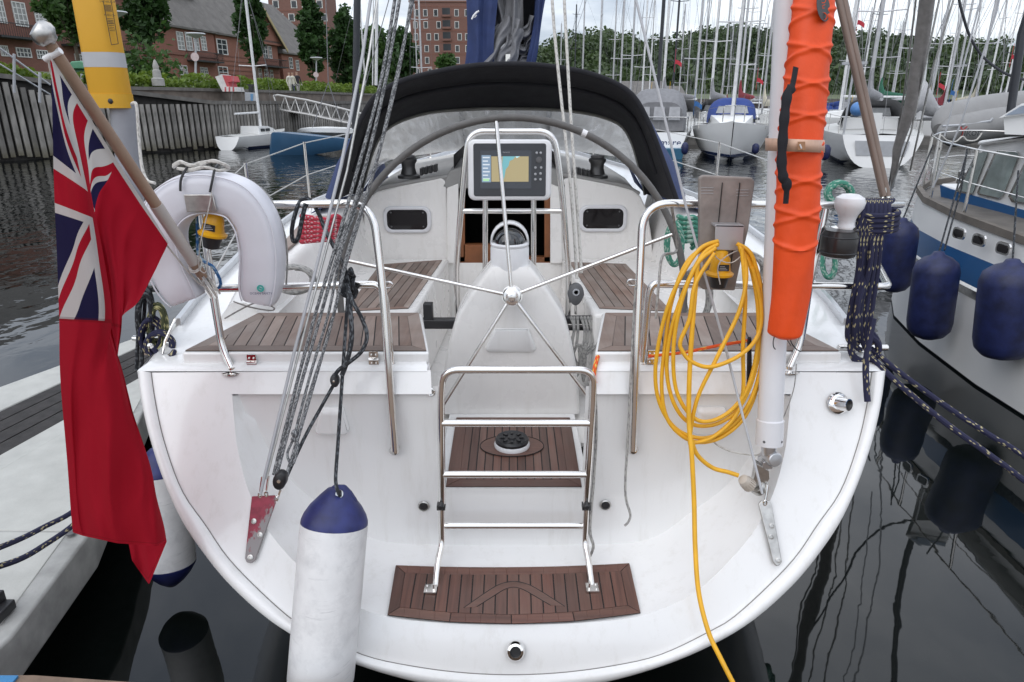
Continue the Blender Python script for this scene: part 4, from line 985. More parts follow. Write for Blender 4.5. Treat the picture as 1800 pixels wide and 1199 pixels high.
rope('halyard', [(84,98,1.99),(98,150,2.02),(150,240,2.12),(225,340,2.25),(300,440,2.37),(352,500,2.46),(360,490,2.46)], .003, r_white, parent=staff)
# ---- red ensign
fl_m, fnt, fbs = newmat('ensign_cloth', .95, Specular_IOR_Level=.15)
uvs = fnt.nodes.new('ShaderNodeSeparateXYZ'); fnt.links.new(coords(fnt, 'UV'), uvs.inputs[0])
fx = E(fnt, uvs.outputs[0]); fy = E(fnt, uvs.outputs[1])      # fx 0..1 along the fly, fy 0..1 from top of the hoist
cx = fx*4.0 - 1.0; cy = fy*2.0 - .5                          # canton units: 2 wide, 1 high
d1 = cy - cx*.5; d2 = cy + cx*.5
can = fx.lt(.5) * fy.lt(.5)
W_ = (.62, .60, .58); RD = (.42, .012, .028); NV = (.020, .018, .062)
col = mixc(fnt, d1.abs().lt(.125).max(d2.abs().lt(.125)), NV, W_)
pin = (cx*-1.0).gt(0.0)                                     # counterchanged red saltire
sgn = cx.gt(0)*2.0 - 1.0
r1 = (d1*sgn).gt(0.0) * (d1*sgn).lt(.075); r2 = (d2*sgn*-1.0).gt(0.0) * (d2*sgn*-1.0).lt(.075)
col = mixc(fnt, r1.max(r2), col, RD)
col = mixc(fnt, cx.abs().lt(.19).max(cy.abs().lt(.17)), col, W_)
col = mixc(fnt, cx.abs().lt(.115).max(cy.abs().lt(.10)), col, RD)
col = mixc(fnt, can, RD, col)
col = mixc(fnt, fx.lt(.018), col, W_)
seam = (fx-.5).abs().lt(.004).max((fx-.985).gt(0.0)*(fx-.989).lt(0.0))
col = mixc(fnt, seam*.35, col, (.12, .01, .01))
nz = noise(fnt, coords(fnt, 'Object'), 9, 4); col = mixc(fnt, E(fnt, nz)*.25, col, (.45, .03, .05), 'MIX') if False else col
fnt.links.new(col, fbs.inputs['Base Color'])
wv = noise(fnt, coords(fnt, 'UV'), 700, 2); bump(fnt, fbs, wv, .15, .001)
fnt.nodes.remove(fbs) if False else None
trn = fnt.nodes.new('ShaderNodeBsdfTranslucent'); fnt.links.new(col, trn.inputs[0]); mx = fnt.nodes.new('ShaderNodeMixShader'); mx.inputs[0].default_value = .48
fnt.links.new(fbs.outputs[0], mx.inputs[1]); fnt.links.new(trn.outputs[0], mx.inputs[2]); fnt.links.new(mx.outputs[0], fnt.nodes['Material Output'].inputs[0])
# key rows: (t along the fly, [(s, u, v, Y), ...]) s from the top of the hoist to its foot
FK = [
 (0.00, [(0,88,97,1.985),(.25,148,190,2.085),(.5,205,282,2.19),(.75,250,352,2.27),(1,296,426,2.345)]),
 (0.06, [(0,90,135,1.97),(.12,110,172,1.99),(.25,138,224,2.04),(.36,160,262,2.09),(.5,190,316,2.14),(.75,236,382,2.25),(1,291,438,2.34)]),
 (0.14, [(0,92,205,1.955),(.10,112,232,1.955),(.2,140,268,1.99),(.28,155,296,2.04),(.38,160,320,2.10),(.5,172,345,2.14),(.75,220,408,2.22),(1,284,452,2.335)]),
 (0.25, [(0,95,330,1.96),(.09,124,344,1.945),(.18,156,360,1.965),(.24,166,368,2.02),(.36,160,380,2.09),(.5,166,392,2.13),(.75,212,455,2.20),(1,268,485,2.325)]),
 (0.38, [(0,100,448,1.97),(.09,134,452,1.95),(.19,172,456,1.965),(.25,184,458,2.02),(.36,176,464,2.09),(.5,180,474,2.13),(.75,214,520,2.18),(1,242,532,2.29)]),
 (0.50, [(0,104,560,1.98),(.09,140,562,1.955),(.19,182,564,1.965),(.25,197,565,2.02),(.36,186,567,2.08),(.5,192,569,2.12),(.75,214,574,2.16),(1,206,570,2.22)]),
 (0.62, [(0,106,665,1.98),(.12,128,668,1.95),(.26,176,672,1.945),(.38,212,674,2.0),(.5,222,676,2.06),(.75,206,680,2.13),(1,170,690,2.19)]),
 (0.80, [(0,118,810,1.98),(.15,134,814,1.94),(.33,190,818,1.91),(.48,250,819,1.97),(.58,266,822,2.04),(.8,238,850,2.10),(1,210,870,2.14)]),
 (0.92, [(0,124,892,1.97),(.15,138,898,1.93),(.35,196,906,1.89),(.54,270,912,1.94),(.64,288,918,2.02),(.82,252,940,2.07),(1,224,945,2.10)]),
 (1.00, [(0,128,936,1.97),(.15,146,942,1.93),(.35,206,955,1.89),(.54,276,960,1.93),(.66,294,950,2.00),(.84,262,1028,2.05),(1,232,985,2.08)])]
def ev(row, s):
    for a, b in zip(row, row[1:]):
        if s <= b[0]+1e-9:
            t = (s-a[0])/(b[0]-a[0]); t = t*t*(3-2*t)*.45 + t*.55; return [a[k]+(b[k]-a[k])*t for k in (1, 2, 3)]
NT, NSF = 96, 60; rows = []; uvr = []
key = [[ev(r, k/NSF) for k in range(NSF+1)] for _, r in FK]; ts = [t for t, _ in FK]
for i in range(NT+1):
    t = i/NT; j = max(k for k in range(len(ts)-1) if ts[k] <= t+1e-9) if t < 1 else len(ts)-2
    f = (t-ts[j])/(ts[j+1]-ts[j]); row = []
    for k in range(NSF+1):
        p0, p1, p2, p3 = (Vector(key[max(j-1, 0)][k]), Vector(key[j][k]), Vector(key[j+1][k]), Vector(key[min(j+2, len(ts)-1)][k]))
        q = .5*((2*p1)+(p2-p0)*f+(2*p0-5*p1+4*p2-p3)*f*f+(3*p1-p0-3*p2+p3)*f**3)
        g_ = min(1, t*5); ss = k/NSF
        yw = (.010*math.sin(k*.42+t*4) + .006*math.sin(k*.9-t*9) + .0045*abs(math.sin(ss*21+3.5*t+1.5*math.sin(7*t))) + .0028*math.sin(ss*34-12*t+2*math.sin(9*t)) + .0022*math.sin(t*34+ss*13))*g_
        row.append(P(q.x, q.y, q.z+yw))
    rows.append(row); uvr.append([(t, k/NSF) for k in range(NSF+1)])
m = MB(); m.grid(rows, uvr); one('ensign_flag', m, fl_m, 'red ensign flag with union canton hanging limp from the slanting staff', 'flag', P(250, 1000, 2.0), ang=180, subsurf=1)
# ---- horseshoe lifebuoy
hs = thing('horseshoe_lifebuoy', 'white vinyl horseshoe lifebuoy strapped to the port quarter rail', 'lifebuoy', P(375, 540, 2.5))
cl = crom(PXS([(332,526,2.50),(306,475,2.50),(290,425,2.50),(292,385,2.50),(312,356,2.50),(345,340,2.50),(385,339,2.50),(424,352,2.50),(450,385,2.50),(461,425,2.50),(463,470,2.50),(457,528,2.50)]), 7)
def sweep(path, sec, yv=Vector((0, 1, 0)), scale=None):
    rg = []
    n = len(path)
    for i, p in enumerate(path):
        t = (path[min(i+1, n-1)]-path[max(i-1, 0)]).normalized(); b = t.cross(yv).normalized(); k = scale[i] if scale else 1
        rg.append([p + b*a*k + yv*d*k for a, d in sec])
    return rg
sc = [min(1.0, .74+.26*math.sin(min(1, (min(i, len(cl)-1-i)+.6)/6)*math.pi/2)) for i in range(len(cl))]
m = MB(); m.loft(sweep(cl, rrect(.150, .125, .042, 5), scale=sc)); part('float', m, vinyl_w, hs, ang=70)
for off in (.066, -.066):
    pth = sweep(cl, [(off, -.060), ], scale=sc); m = MB(); m.tube([r[0] for r in pth], .0028, 6); part('piping', m, vinyl_w, hs)
m = MB(); m.prism([P(u, v, 2.425) for u, v in ((322,342),(374,342),(381,372),(328,373))], (0, .008, 0)); part('bracket', m, steel_dull, hs, bevel=.003)
for px in ([(317,336,2.425),(318,316,2.43),(326,299,2.45),(336,290,2.5),(346,287,2.56)], [(369,338,2.425),(373,318,2.43),(377,300,2.45),(384,288,2.5),(388,286,2.56)]): rope('strap', px, .0045, black_pl, parent=hs)
for i in range(3): rope('heaving_line', [(305,290+2*i,2.50),(318,284+i,2.47),(335,292-i,2.46),(352,286+2*i,2.47),(375,284-i,2.46),(396,289+i,2.47),(402,296,2.49),(385,300,2.46),(360,294,2.45),(335,298+i,2.46),(312,296,2.48)], .0055, r_white, parent=hs)
rope('cord', [(372,338,2.42),(367,365,2.41),(360,395,2.41),(352,430,2.41),(350,470,2.42),(362,478,2.42),(365,440,2.42)], .002, r_white, parent=hs)
rope('edge_cord', [(345,302,2.52),(395,303,2.54),(440,318,2.55),(472,345,2.56),(490,380,2.57),(502,420,2.57),(505,460,2.57),(503,500,2.57)], .0035, r_grey, parent=hs)
g1, g2 = simple('logo_green', (.05, .38, .33), .5), simple('logo_navy', (.02, .03, .12), .5)
lc = P(458, 507, 2.430); UX, UZ = Vector((1, 0, 0)), Vector((0, .0, 1))
m = MB(); 
for a0, a1, dz in ((20, 200, .0), (200, 380, .0)):
    arc = [lc + Vector((.0135*math.cos(R(a)), -.001, .0135*math.sin(R(a)))) for a in [a0+(a1-a0)*k/10 for k in range(11)]]
    inn = [lc + Vector((.007*math.cos(R(a)) , -.001, .007*math.sin(R(a)))) for a in [a0+(a1-a0)*k/10 for k in range(11)]]
    m.grid([arc, inn])
m.box(lc+Vector((0, -.001, 0)), (.024, .001, .005), Matrix.Rotation(R(25), 3, 'Y')); part('logo', m, g1, hs)
m = text_mb('OCEAN SAFETY', P(459, 516, 2.429), UX, UZ, .0085); part('lettering', m, g2, hs)
# ---- yellow man-overboard lights
def mob_light(name, label, u, v, Y, s=1.0, tilt=(0, 0, 1)):
    c = P(u, v, Y); o = thing(name, label, 'light', c-Vector((0, 0, .08*s)))
    ax = Vector(tilt).normalized()
    m = MB(); m.lathe([(.050, -.012), (.052, -.004), (.040, .004), (.036, .03), (.034, .052), (.026, .064), (.022, .078), (.012, .082)], c, ax, 28); part('housing', m, yellow_pl, o)
    m = MB(); m.lathe([(.020, -.062), (.028, -.058), (.036, -.02), (.038, -.012)], c, ax, 24); part('lens', m, black_pl, o)
    fw = Vector((0, -1, 0)); fw = (fw-ax*fw.dot(ax)).normalized(); rt = fw.cross(ax)*-1
    m = MB(); m.prism([c+ax*b+fw*.0385+rt*a for a, b in ((-.022, .012), (.022, .012), (.021, .036), (-.021, .036))], fw*.001); lb = part('label', m, black_pl, o)
    m = MB()
    for k in range(3): m.box(c+ax*(.017+.006*k)+fw*.040+rt*(-.002*k), (.030-.006*k, .0006, .002))
    part('label_print', m, lt_grey, lb)
    return o
mob_light('lifebuoy_light', 'yellow lifebuoy light hanging inside the horseshoe lifebuoy', 374, 408, 2.50, tilt=(.25, 0, 1))
mob_light('lifebuoy_light', 'yellow and black light below the aluminium holder on the weathered board', 1265, 478, 2.50)
rope('light_lanyard', [(345,350,2.5),(347,400,2.52),(350,450,2.52),(375,470,2.52),(388,500,2.55),(372,512,2.56)], .006, r_blue, 'blue lanyard hanging inside the horseshoe lifebuoy')
# ---- yellow danbuoy tube on a grey pole
yb = thing('danbuoy_case', 'tall yellow case with grey band and printed label on a grey pole behind the lifebuoy', 'rescue pole', P(232, 500, 2.80))
Yq = 2.80
m = MB(); rg = []
for v, k in ((187, .96), (170, .97), (168, 1.0), (0, 1.0), (-140, 1.0)):
    a, b = (P(166+ (1-0)*0, v, Yq), None); cxx = 164.5 + v*.18; w = 32*k
    c = P(cxx, v, Yq); wx_ = (P(cxx+w, v, Yq)-c).x; rg.append([c+Vector((p*wx_, q*wx_, 0)) for p, q in rrect(2, 1.5, .55, 4)])
m.loft(rg); part('case', m, simple('yellow_case', (.72, .385, .03), .5, var=.05, scale=5, bmp=.15, bscale=25), yb)
m = MB(); rg = []
for v in (190, 165): cxx = 164.5+v*.18; c = P(cxx, v, Yq); w = (P(cxx+33.2, v, Yq)-c).x; rg.append([c+Vector((p*w, q*w, 0)) for p, q in rrect(2, 1.5, .55, 4)])
m.loft(rg); part('end_collar', m, simple('yellow_collar', (.66, .36, .02), .45), yb)
m = MB(); m.lathe([(.010, 0), (.006, .003), (0, .003)], P(194, 178, Yq-.056), NB, 12); part('stud', m, black_pl, yb)
m = MB(); rg = []
for v in (119, 93): cxx = 164.5+v*.18; c = P(cxx, v, Yq); w = (P(cxx+32.4, v, Yq)-c).x; rg.append([c+Vector((p*w, q*w, 0)) for p, q in rrect(2, 1.5, .55, 4)])
m.loft(rg, cap0=False, cap1=False); part('reflective_band', m, lt_grey, yb)
m = MB(); m.tube([P(214,180,Yq+.01), P(230,330,Yq+.01), P(243,480,Yq+.01)], .045, 16); part('pole', m, simple('pole_grey', (.30, .31, .34), .45), yb)
rope('lanyard', [(232,182,2.76),(240,186,2.75),(244,240,2.74),(249,290,2.72),(258,316,2.7),(272,322,2.66)], .006, r_white, parent=yb)
lab = [P(u, v, Yq-.064) for u, v in ((182,0),(205,0),(209,76),(195,79))]
def fr(u, v):
    c = 164.5+.18*v; dx = max(0, (u-c)*.00217-.0313); r_ = .0385; dx = min(dx, r_*.98)
    return P(u, v, Yq-.0540+(r_-math.sqrt(r_*r_-dx*dx)))
m = MB(); lb = [fr(174,-30), fr(190,-30), fr(208,77), fr(196,79), fr(181,0)]
for a, b in ((lb[4], lb[3]), (lb[3], lb[2]), (lb[2], lb[1])): m.tube([a, b], .0012, 5)
part('label_border', m, black_pl, yb)
for i, (txt, v, h) in enumerate((('DANBUOY', 3, .010), ('MAN OV', 27, .009))):
    mm = text_mb(txt, fr(189+i*4, v), Vector((1, .75, 0)), UZ, h*.75); part('label_lettering', mm, black_pl, yb)
m = MB()
for k in range(13):
    v = 9+k*1.35 if k < 9 else 33+(k-9)*2.6; a = fr(187.5+v*.17, v); m.box(a, (.022, .001, .0014), Matrix.Rotation(R(36), 3, 'Z'))
for k in range(8): v = 33+k*3; a = fr(188.5+v*.17, v); m.box(a, (.020-.002*(k % 3), .001, .0015), Matrix.Rotation(R(36), 3, 'Z'))
tag(part('label_small_print', m, black_pl, yb), kind='stuff')
# ---- white post with orange danbuoy
wp = thing('white_post', 'white alloy post on a swivel bracket at the starboard transom', 'post', PT(1353, 800))
po = lambda t: P(1352, 778, 2.33).lerp(P(1388, -60, 2.60), t)
m = MB(); m.tube([po(0), po(.25), po(.5), po(1)], .046, 28); part('tube', m, alu_white, wp)
m = MB(); d = (po(1)-po(0)).normalized(); m.lathe([(.050, -.006), (.0505, .09), (.0465, .094)], po(0), d, 28); sl_ = part('sleeve', m, alu_white, wp)
for a in (-1, 1): m = MB(); m.lathe([(.006, 0), (.005, .003), (0, .004)], po(.012)+Vector((a*.032, -.036, 0)), Vector((a*.6, -1, 0)), 10); part('rivet', m, grey_pl, sl_)
m = MB(); m.lathe([(.024, -.05), (.028, -.03), (.03, .0)], po(0), d, 20); m.lathe([(.030, -.035), (.031, .02), (.026, .03), (.0, .032)], P(1356, 805, 2.32), Vector((.2, -1, .2)), 22); m.box(P(1345, 812, 2.34), (.04, .06, .03)); part('swivel_bracket', m, alu, wp, bevel=.002)
od = thing('danbuoy_sleeve', 'orange vinyl danbuoy sleeve with black handle lashed to the white post', 'rescue buoy', P(1380, 590, 2.28))
opx = [(1380,592,2.28,31),(1383,570,2.28,34),(1391,500,2.29,36),(1399,400,2.30,38),(1405,300,2.32,39),(1412,200,2.35,39),(1421,100,2.38,38),(1429,0,2.42,37),(1434,-70,2.45,36)]
opts = [P(u, v, y) for u, v, y, w in opx]; orr = [(P(u+w, v, y)-P(u, v, y)).length for u, v, y, w in opx]
NO = 380; oc = resample(crom(opts, 6), NO); orv = [orr[min(int(i/(NO-1)*8), 7)]*(1-(i/(NO-1)*8) % 1)+orr[min(int(i/(NO-1)*8)+1, 8)]*((i/(NO-1)*8) % 1) if i < NO-1 else orr[-1] for i in range(NO)]
NSG = 64; rg = []
for i, c in enumerate(oc):
    t = (oc[min(i+1, NO-1)]-oc[max(i-1, 0)]).normalized(); e1 = Vector((1, 0, 0)); e1 = (e1-t*e1.dot(t)).normalized(); e2 = t.cross(e1); ring = []
    for k in range(NSG):
        a = 2*math.pi*k/NSG; L = i/(NO-1)*1.18; rr = orv[i]
        bulge = 0
        if L > .30:                                  # criss-cross lacing pressed into the vinyl
            for sgn_ in (1, -1):
                ph = ((a+math.pi/2)*sgn_ + L*62+.5*math.sin(L*9)) % (2*math.pi); dd = min(ph, 2*math.pi-ph); bulge += .0062*math.exp(-(dd/.42)**2)
        bulge += .0022*math.sin(3*a+9*L) + .0016*math.sin(5*a-21*L)
        if i < 6: rr *= .66+.34*math.sin((i+.5)/6*math.pi/2)
        ring.append(c + (e1*math.cos(a)+e2*math.sin(a)*.8)*(rr+bulge-.003))
    rg.append(ring)
m = MB(); m.loft(rg); part('sleeve', m, orange, od, ang=80)
m = MB(); hp = crom(PXS([(1399,118,2.30),(1393,150,2.27),(1384,168,2.25),(1379,205,2.235),(1376,245,2.225),(1374,285,2.22),(1377,312,2.215),(1383,325,2.215),(1381,358,2.215)]), 6)
wd = [.009 if (i < 7 or i > 43) else .0155+.0015*math.sin(i*1.1) for i in range(len(hp))]
rg = []
for i, p in enumerate(hp):
    t = (hp[min(i+1, len(hp)-1)]-hp[max(i-1, 0)]).normalized(); b = t.cross(Vector((0, 1, 0))).normalized(); rg.append([p+b*wd[i]*math.cos(a)+Vector((0, 1, 0))*wd[i]*.6*math.sin(a) for a in [2*math.pi*k/12 for k in range(12)]])
m.loft(rg); part('handle', m, black_cv, od)
bc = [(1350,244),(1446,247),(1446,268),(1350,265)]
m = MB(); rg = []
for zz in (0, 1):
    pr = []
    for u, y in ((1346,2.45),(1347,2.40),(1350,2.36),(1356,2.325),(1364,2.29),(1376,2.255),(1390,2.237),(1402,2.228),(1414,2.228),(1426,2.236),(1437,2.256),(1445,2.29),(1449,2.33),(1446,2.42),(1400,2.47)): pr.append(P(u, (243 if zz else 265)+(u-1350)*.035, y))
    rg.append(pr)
m.loft(rg, cap0=False, cap1=False); st_ = part('strap', m, tan, od, solid=.004)
m = MB(); m.prism([P(u, v, 2.218) for u, v in ((1402,249),(1415,249),(1415,264),(1402,264))], (0, -.002, 0)); part('buckle', m, simple('strap_dark', (.36, .19, .10), .5), st_)
m = MB(); m.tube([P(1406,254,2.215), P(1409,261,2.215)], .0025, 5); part('stitch', m, white_pl, st_)
cc = P(1447, 14, 2.34); oval = [P(1447+11.5*math.cos(a)*1.0-.12*(24*math.sin(a)), 12-26*math.sin(a), 2.347+ .0022*(11.5*math.cos(a))) for a in [2*math.pi*k/28 for k in range(28)]]
m = MB(); m.prism(oval, (0, -.002, 0)); ob = part('badge', m, black_pl, od)
tm = text_mb('PRO', P(1446, 9, 2.341), Vector((.1, .0, 1)), Vector((-1, -.0, .1)), .017); part('badge_lettering', tm, orange, ob)
m = MB(); m.tube([P(1447+6.5*math.cos(a), 29-6.5*math.sin(a), 2.345) for a in [R(-150+20*k) for k in range(13)]], .0016, 6); part('badge_mark', m, orange, ob)
for px in ([(1361,592,2.27),(1359,602,2.27),(1360,610,2.26),(1363,614,2.26)], [(1388,592,2.27),(1392,604,2.27),(1400,614,2.29),(1408,618,2.31)]): rope('tie', px, .002, r_black, parent=od)
m = MB(); m.prism([P(u, v, 2.40) for u, v in ((1316,596),(1321,594),(1322,660),(1318,682),(1314,680))], (0, .015, 0)); one('strap_end', m, black_cv, 'black webbing strap end hanging behind the yellow cable coil', 'strap')
# ---- bronze coloured strut and its lashing
sr = thing('support_strut', 'brown slotted alloy strut slanting down to the starboard quarter rail', 'strut', P(1556, 348, 2.72))
for a, b in (((1380,-420),(1553,345)), ((1390,-420),(1560,345))):
    m = MB(); m.tube([P(a[0], a[1], 3.02), P(b[0], b[1], 2.70)], .0135, 10); part('slotted_tube', m, simple('bronze', (.22, .165, .135), .4, .4, var=.1), sr)
m = MB(); m.tube([P(1385,-420,3.025), P(1556,345,2.705)], .009, 8); part('slot', m, grey_pl, sr)
m = MB(); m.tube([P(1553,340,2.70), P(1549,358,2.69), P(1560,360,2.69), P(1562,345,2.7)], .005, 8); m.tube([P(1556,330,2.7), P(1562,362,2.69)], .006, 8); part('shackle', m, steel, sr)
# ---- weathered board and aluminium holder
ob_ = thing('outboard_board', 'grey weathered wooden outboard board clamped to the starboard rail', 'board', P(1268, 510, 2.56))
px = [(1226,312),(1232,307),(1318,311),(1323,318),(1312,400),(1296,470),(1288,508),(1232,506),(1226,498)]
m = MB(); m.prism([P(u, v, 2.585) for u, v in px[:5]+px[5:]], (0, -.028, 0)); part('plank', m, simple('board_wood', (.29, .255, .235), .75, var=.3, scale=9, bmp=.5, bscale=30), ob_, bevel=.006)
for u in (1262, 1292): m = MB(); m.box(P(u, 400, 2.555), (.0025, .004, .33)); part('board_joint', m, caulk, ob_)
for u, v in ((1243,330),(1305,334)):
    for k in range(3): m = MB(); m.box(P(u, v+k*5, 2.556), (.045, .002, .0015)); part('score_line', m, lt_grey, ob_)
m = MB(); c = P(1282, 420, 2.53)
m.prism([P(u, v, 2.49) for u, v in ((1258,395),(1308,396),(1305,441),(1256,439))], (0, .004, 0)); m.prism([P(u, v, 2.49) for u, v in ((1258,395),(1308,396),(1309,400),(1257,399))], (0, .06, 0))
hd = one('light_holder', m, simple('brushed_sheet', (.56, .56, .57), .45, .7, var=.08), 'bent aluminium holder on the weathered board above the yellow light', 'bracket', bevel=.002)
rope('tied_string', [(1253,440,2.47),(1262,455,2.45),(1285,462,2.44),(1304,448,2.46),(1300,440,2.47),(1275,452,2.45),(1262,470,2.44),(1266,500,2.44)], .0022, r_white, 'thin white cord tied round the yellow light', 'cord')
# ---- yellow shore cable hung in a coil
yc = thing('shore_power_cable', 'yellow shore power cable hung in a loose coil from the starboard rail', 'cable', P(1250, 780, 2.40))
def cab(px, r=.0078): rope('cable_turn', px, r, yellow_cb, parent=yc, n=10, seg=10)
cab([(1262,424,2.44),(1228,440,2.42),(1190,500,2.40),(1165,570,2.40),(1152,650,2.39),(1160,710,2.38),(1190,755,2.37),(1240,770,2.36),(1290,745,2.37),(1325,690,2.38),(1342,610,2.40),(1338,520,2.42),(1322,450,2.44),(1295,428,2.46)])
cab([(1262,430,2.43),(1235,448,2.41),(1205,505,2.39),(1180,580,2.385),(1172,650,2.38),(1185,710,2.365),(1215,745,2.355),(1260,745,2.36),(1300,715,2.37),(1328,650,2.39),(1337,570,2.41),(1328,490,2.43),(1306,436,2.46)])
cab([(1258,436,2.42),(1225,465,2.395),(1198,530,2.38),(1184,610,2.37),(1190,690,2.355),(1225,738,2.34),(1270,732,2.35),(1310,690,2.37),(1330,620,2.39),(1332,540,2.41),(1318,465,2.44),(1300,438,2.46)])
cab([(1263,427,2.45),(1212,455,2.43),(1182,525,2.41),(1170,600,2.40),(1163,680,2.385),(1175,740,2.37),(1215,775,2.355),(1265,770,2.36),(1312,728,2.38),(1338,650,2.41),(1345,560,2.43),(1332,480,2.45),(1310,438,2.47)])
cab([(1256,445,2.41),(1222,500,2.38),(1212,560,2.365),(1196,600,2.36),(1200,618,2.355),(1216,636,2.345),(1250,645,2.34),(1300,625,2.35),(1332,590,2.38),(1338,540,2.40),(1322,470,2.43)])
cab([(1300,432,2.44),(1312,480,2.41),(1300,545,2.38),(1262,625,2.355),(1226,700,2.34),(1212,770,2.32)])
cab([(1304,436,2.43),(1310,520,2.40),(1306,610,2.385),(1306,690,2.37),(1290,735,2.355),(1250,770,2.34),(1210,780,2.33)])
cab([(1226,462,2.40),(1218,560,2.37),(1212,660,2.34),(1211,740,2.31),(1216,800,2.27),(1220,880,2.22),(1222,960,2.15),(1228,1040,2.07),(1245,1110,1.99),(1268,1160,1.93),(1296,1215,1.86)], .0092)
cab([(1214,770,2.32),(1226,800,2.31),(1252,822,2.31),(1280,830,2.30),(1298,836,2.29)], .0086)
pl_c = P(1312, 848, 2.29); pax = (P(1326,862,2.30)-P(1298,836,2.28)).normalized()
m = MB(); m.lathe([(.010, -.028), (.020, -.024), (.023, -.01), (.025, .012), (.026, .026), (.020, .03)], pl_c, pax, 18); part('plug', m, simple('plug_beige', (.58, .52, .45), .5), yc)
m = MB()
for k in range(18): a = 2*math.pi*k/18; e1 = pax.orthogonal().normalized(); e2 = pax.cross(e1); m.tube([pl_c+(e1*math.cos(a)+e2*math.sin(a))*.0235-pax*.008, pl_c+(e1*math.cos(a)+e2*math.sin(a))*.0262+pax*.024], .0018, 4)
part('plug_ribs', m, simple('plug_rib', (.50, .44, .38), .5), yc)
# socket on the transom that the plug sits in
m = MB(); c = P(1334, 858, 2.32); m.lathe([(.030, -.01), (.032, .01), (.028, .02)], c, -pax, 18); m.prism([P(u, v, 2.31) for u, v in ((1330,815),(1352,828),(1353,842),(1336,868),(1322,862))], (0, .03, .005)); one('power_inlet', m, steel_dull, 'open metal shore power inlet on the transom beside the yellow plug', 'socket', bevel=.002)
rope('thin_cable', [(1345,790,2.36),(1330,800,2.36),(1290,795,2.37),(1262,783,2.38),(1250,770,2.40)], .0035, r_white, 'thin white cable below the white post')
rope('thin_cable', [(1400,640,2.5),(1396,680,2.48),(1385,715,2.46),(1374,740,2.44)], .0022, r_grey, 'thin grey cord hanging beside the white post foot')
# ---- white dome and black drum
m = MB(); c = P(1487, 398, 2.60); m.lathe([(.034, -.004), (.030, .008), (.028, .02), (.036, .045), (.052, .072), (.056, .092), (.050, .108), (.030, .120), (0, .124)], c, seg=28)
dm_ = thing('gps_antenna', 'white mushroom shaped antenna dome on the starboard rail', 'antenna', c); part('dome', m, white_pl, dm_)
m = MB(); m.lathe([(.050, -.012), (.052, -.004), (.036, .0)], c, seg=28); part('base_ring', m, steel, dm_)
m = MB(); c = P(1471, 452, 2.56); m.lathe([(.045, 0), (.062, .008), (.066, .02), (.066, .085), (.058, .098), (.058, .104), (.03, .106)], c, seg=28); dr = thing('line_drum', 'black ribbed drum hanging below the white antenna dome', 'drum', c); part('drum', m, simple('drum_black', (.022, .020, .020), .3, var=.2), dr)
for zz in (.022, .082): m = MB(); m.lathe([(.0665, zz-.003), (.0685, zz), (.0665, zz+.003)], c, seg=28, caps=False); part('drum_ring', m, black_pl, dr)
m = MB(); m.tube([c+Vector((.0, 0, .09)), c+Vector((.07, .05, .11))], .008, 8); part('clamp', m, steel, dr)
# ---- purple mooring line hank on the starboard quarter
pr = thing('mooring_line_hank', 'thick navy mooring line with yellow flecks hung in a hank from the starboard rail', 'rope', P(1515, 620, 2.55))
hq = random.Random(11)
for i in range(7):
    u0 = 1520+i*7.5; px = [(u0+4,352,2.70),(u0-3,358,2.64),(u0-4,375,2.61),(u0-10-i*1.0,405,2.60),(1510+i*5.0+hq.uniform(-3,3),470,2.59+hq.uniform(-.02,.02)),(1492+i*6.2+hq.uniform(-5,5),540,2.59+hq.uniform(-.03,.03)),(1490+i*6,590+hq.uniform(-10,10),2.59),(1502+i*5,606+hq.uniform(-6,10),2.62)]
    rope('turn', px, .0108, r_navy, parent=pr, n=7)
for i in range(4):
    m = MB(); m.tube(crom([P(1543+36*math.cos(a)*(1-.03*i), 374+i*9+6*math.sin(a*1.0), 2.64-.045*math.sin(a)) for a in [2*math.pi*k/14 for k in range(14)]], 3, closed=True), .0115, 8, closed=True); part('frapping_turn', m, r_navy, pr)
rope('tail', [(1535,560,2.56),(1528,600,2.53),(1522,640,2.50),(1523,680,2.47),(1525,706,2.45)], .0125, r_navy, parent=pr)
m = MB(); m.tube(crom(hank_pts(1522, 612, 26, 26, 2.60, 4, .15, .03, 8), 2), .0125, 8); part('cleat_turns', m, r_navy, pr)
rope('mooring_line', [(1530,612,2.62),(1575,650,2.56),(1660,712,2.5),(1740,765,2.44),(1830,822,2.38),(2300,1150,2.0)], .0115, r_navy, 'navy flecked mooring line from the starboard quarter, the upper of two', n=6)
rope('mooring_line', [(1528,625,2.60),(1580,675,2.50),(1660,742,2.42),(1740,800,2.36),(1830,868,2.30),(2300,1240,1.9)], .0115, r_navy, 'navy flecked mooring line from the starboard quarter, the lower of two', n=6)
m = MB(); c = P(1516, 628, 2.68); m.tube([c+Vector((-.10, .02, .035)), c+Vector((.11, .02, .035))], .014, 10); m.box(c+Vector((0, .02, .0)), (.06, .04, .05)); one('mooring_cleat', m, steel, 'steel mooring cleat on the starboard quarter under the navy rope', 'cleat', bevel=.004)
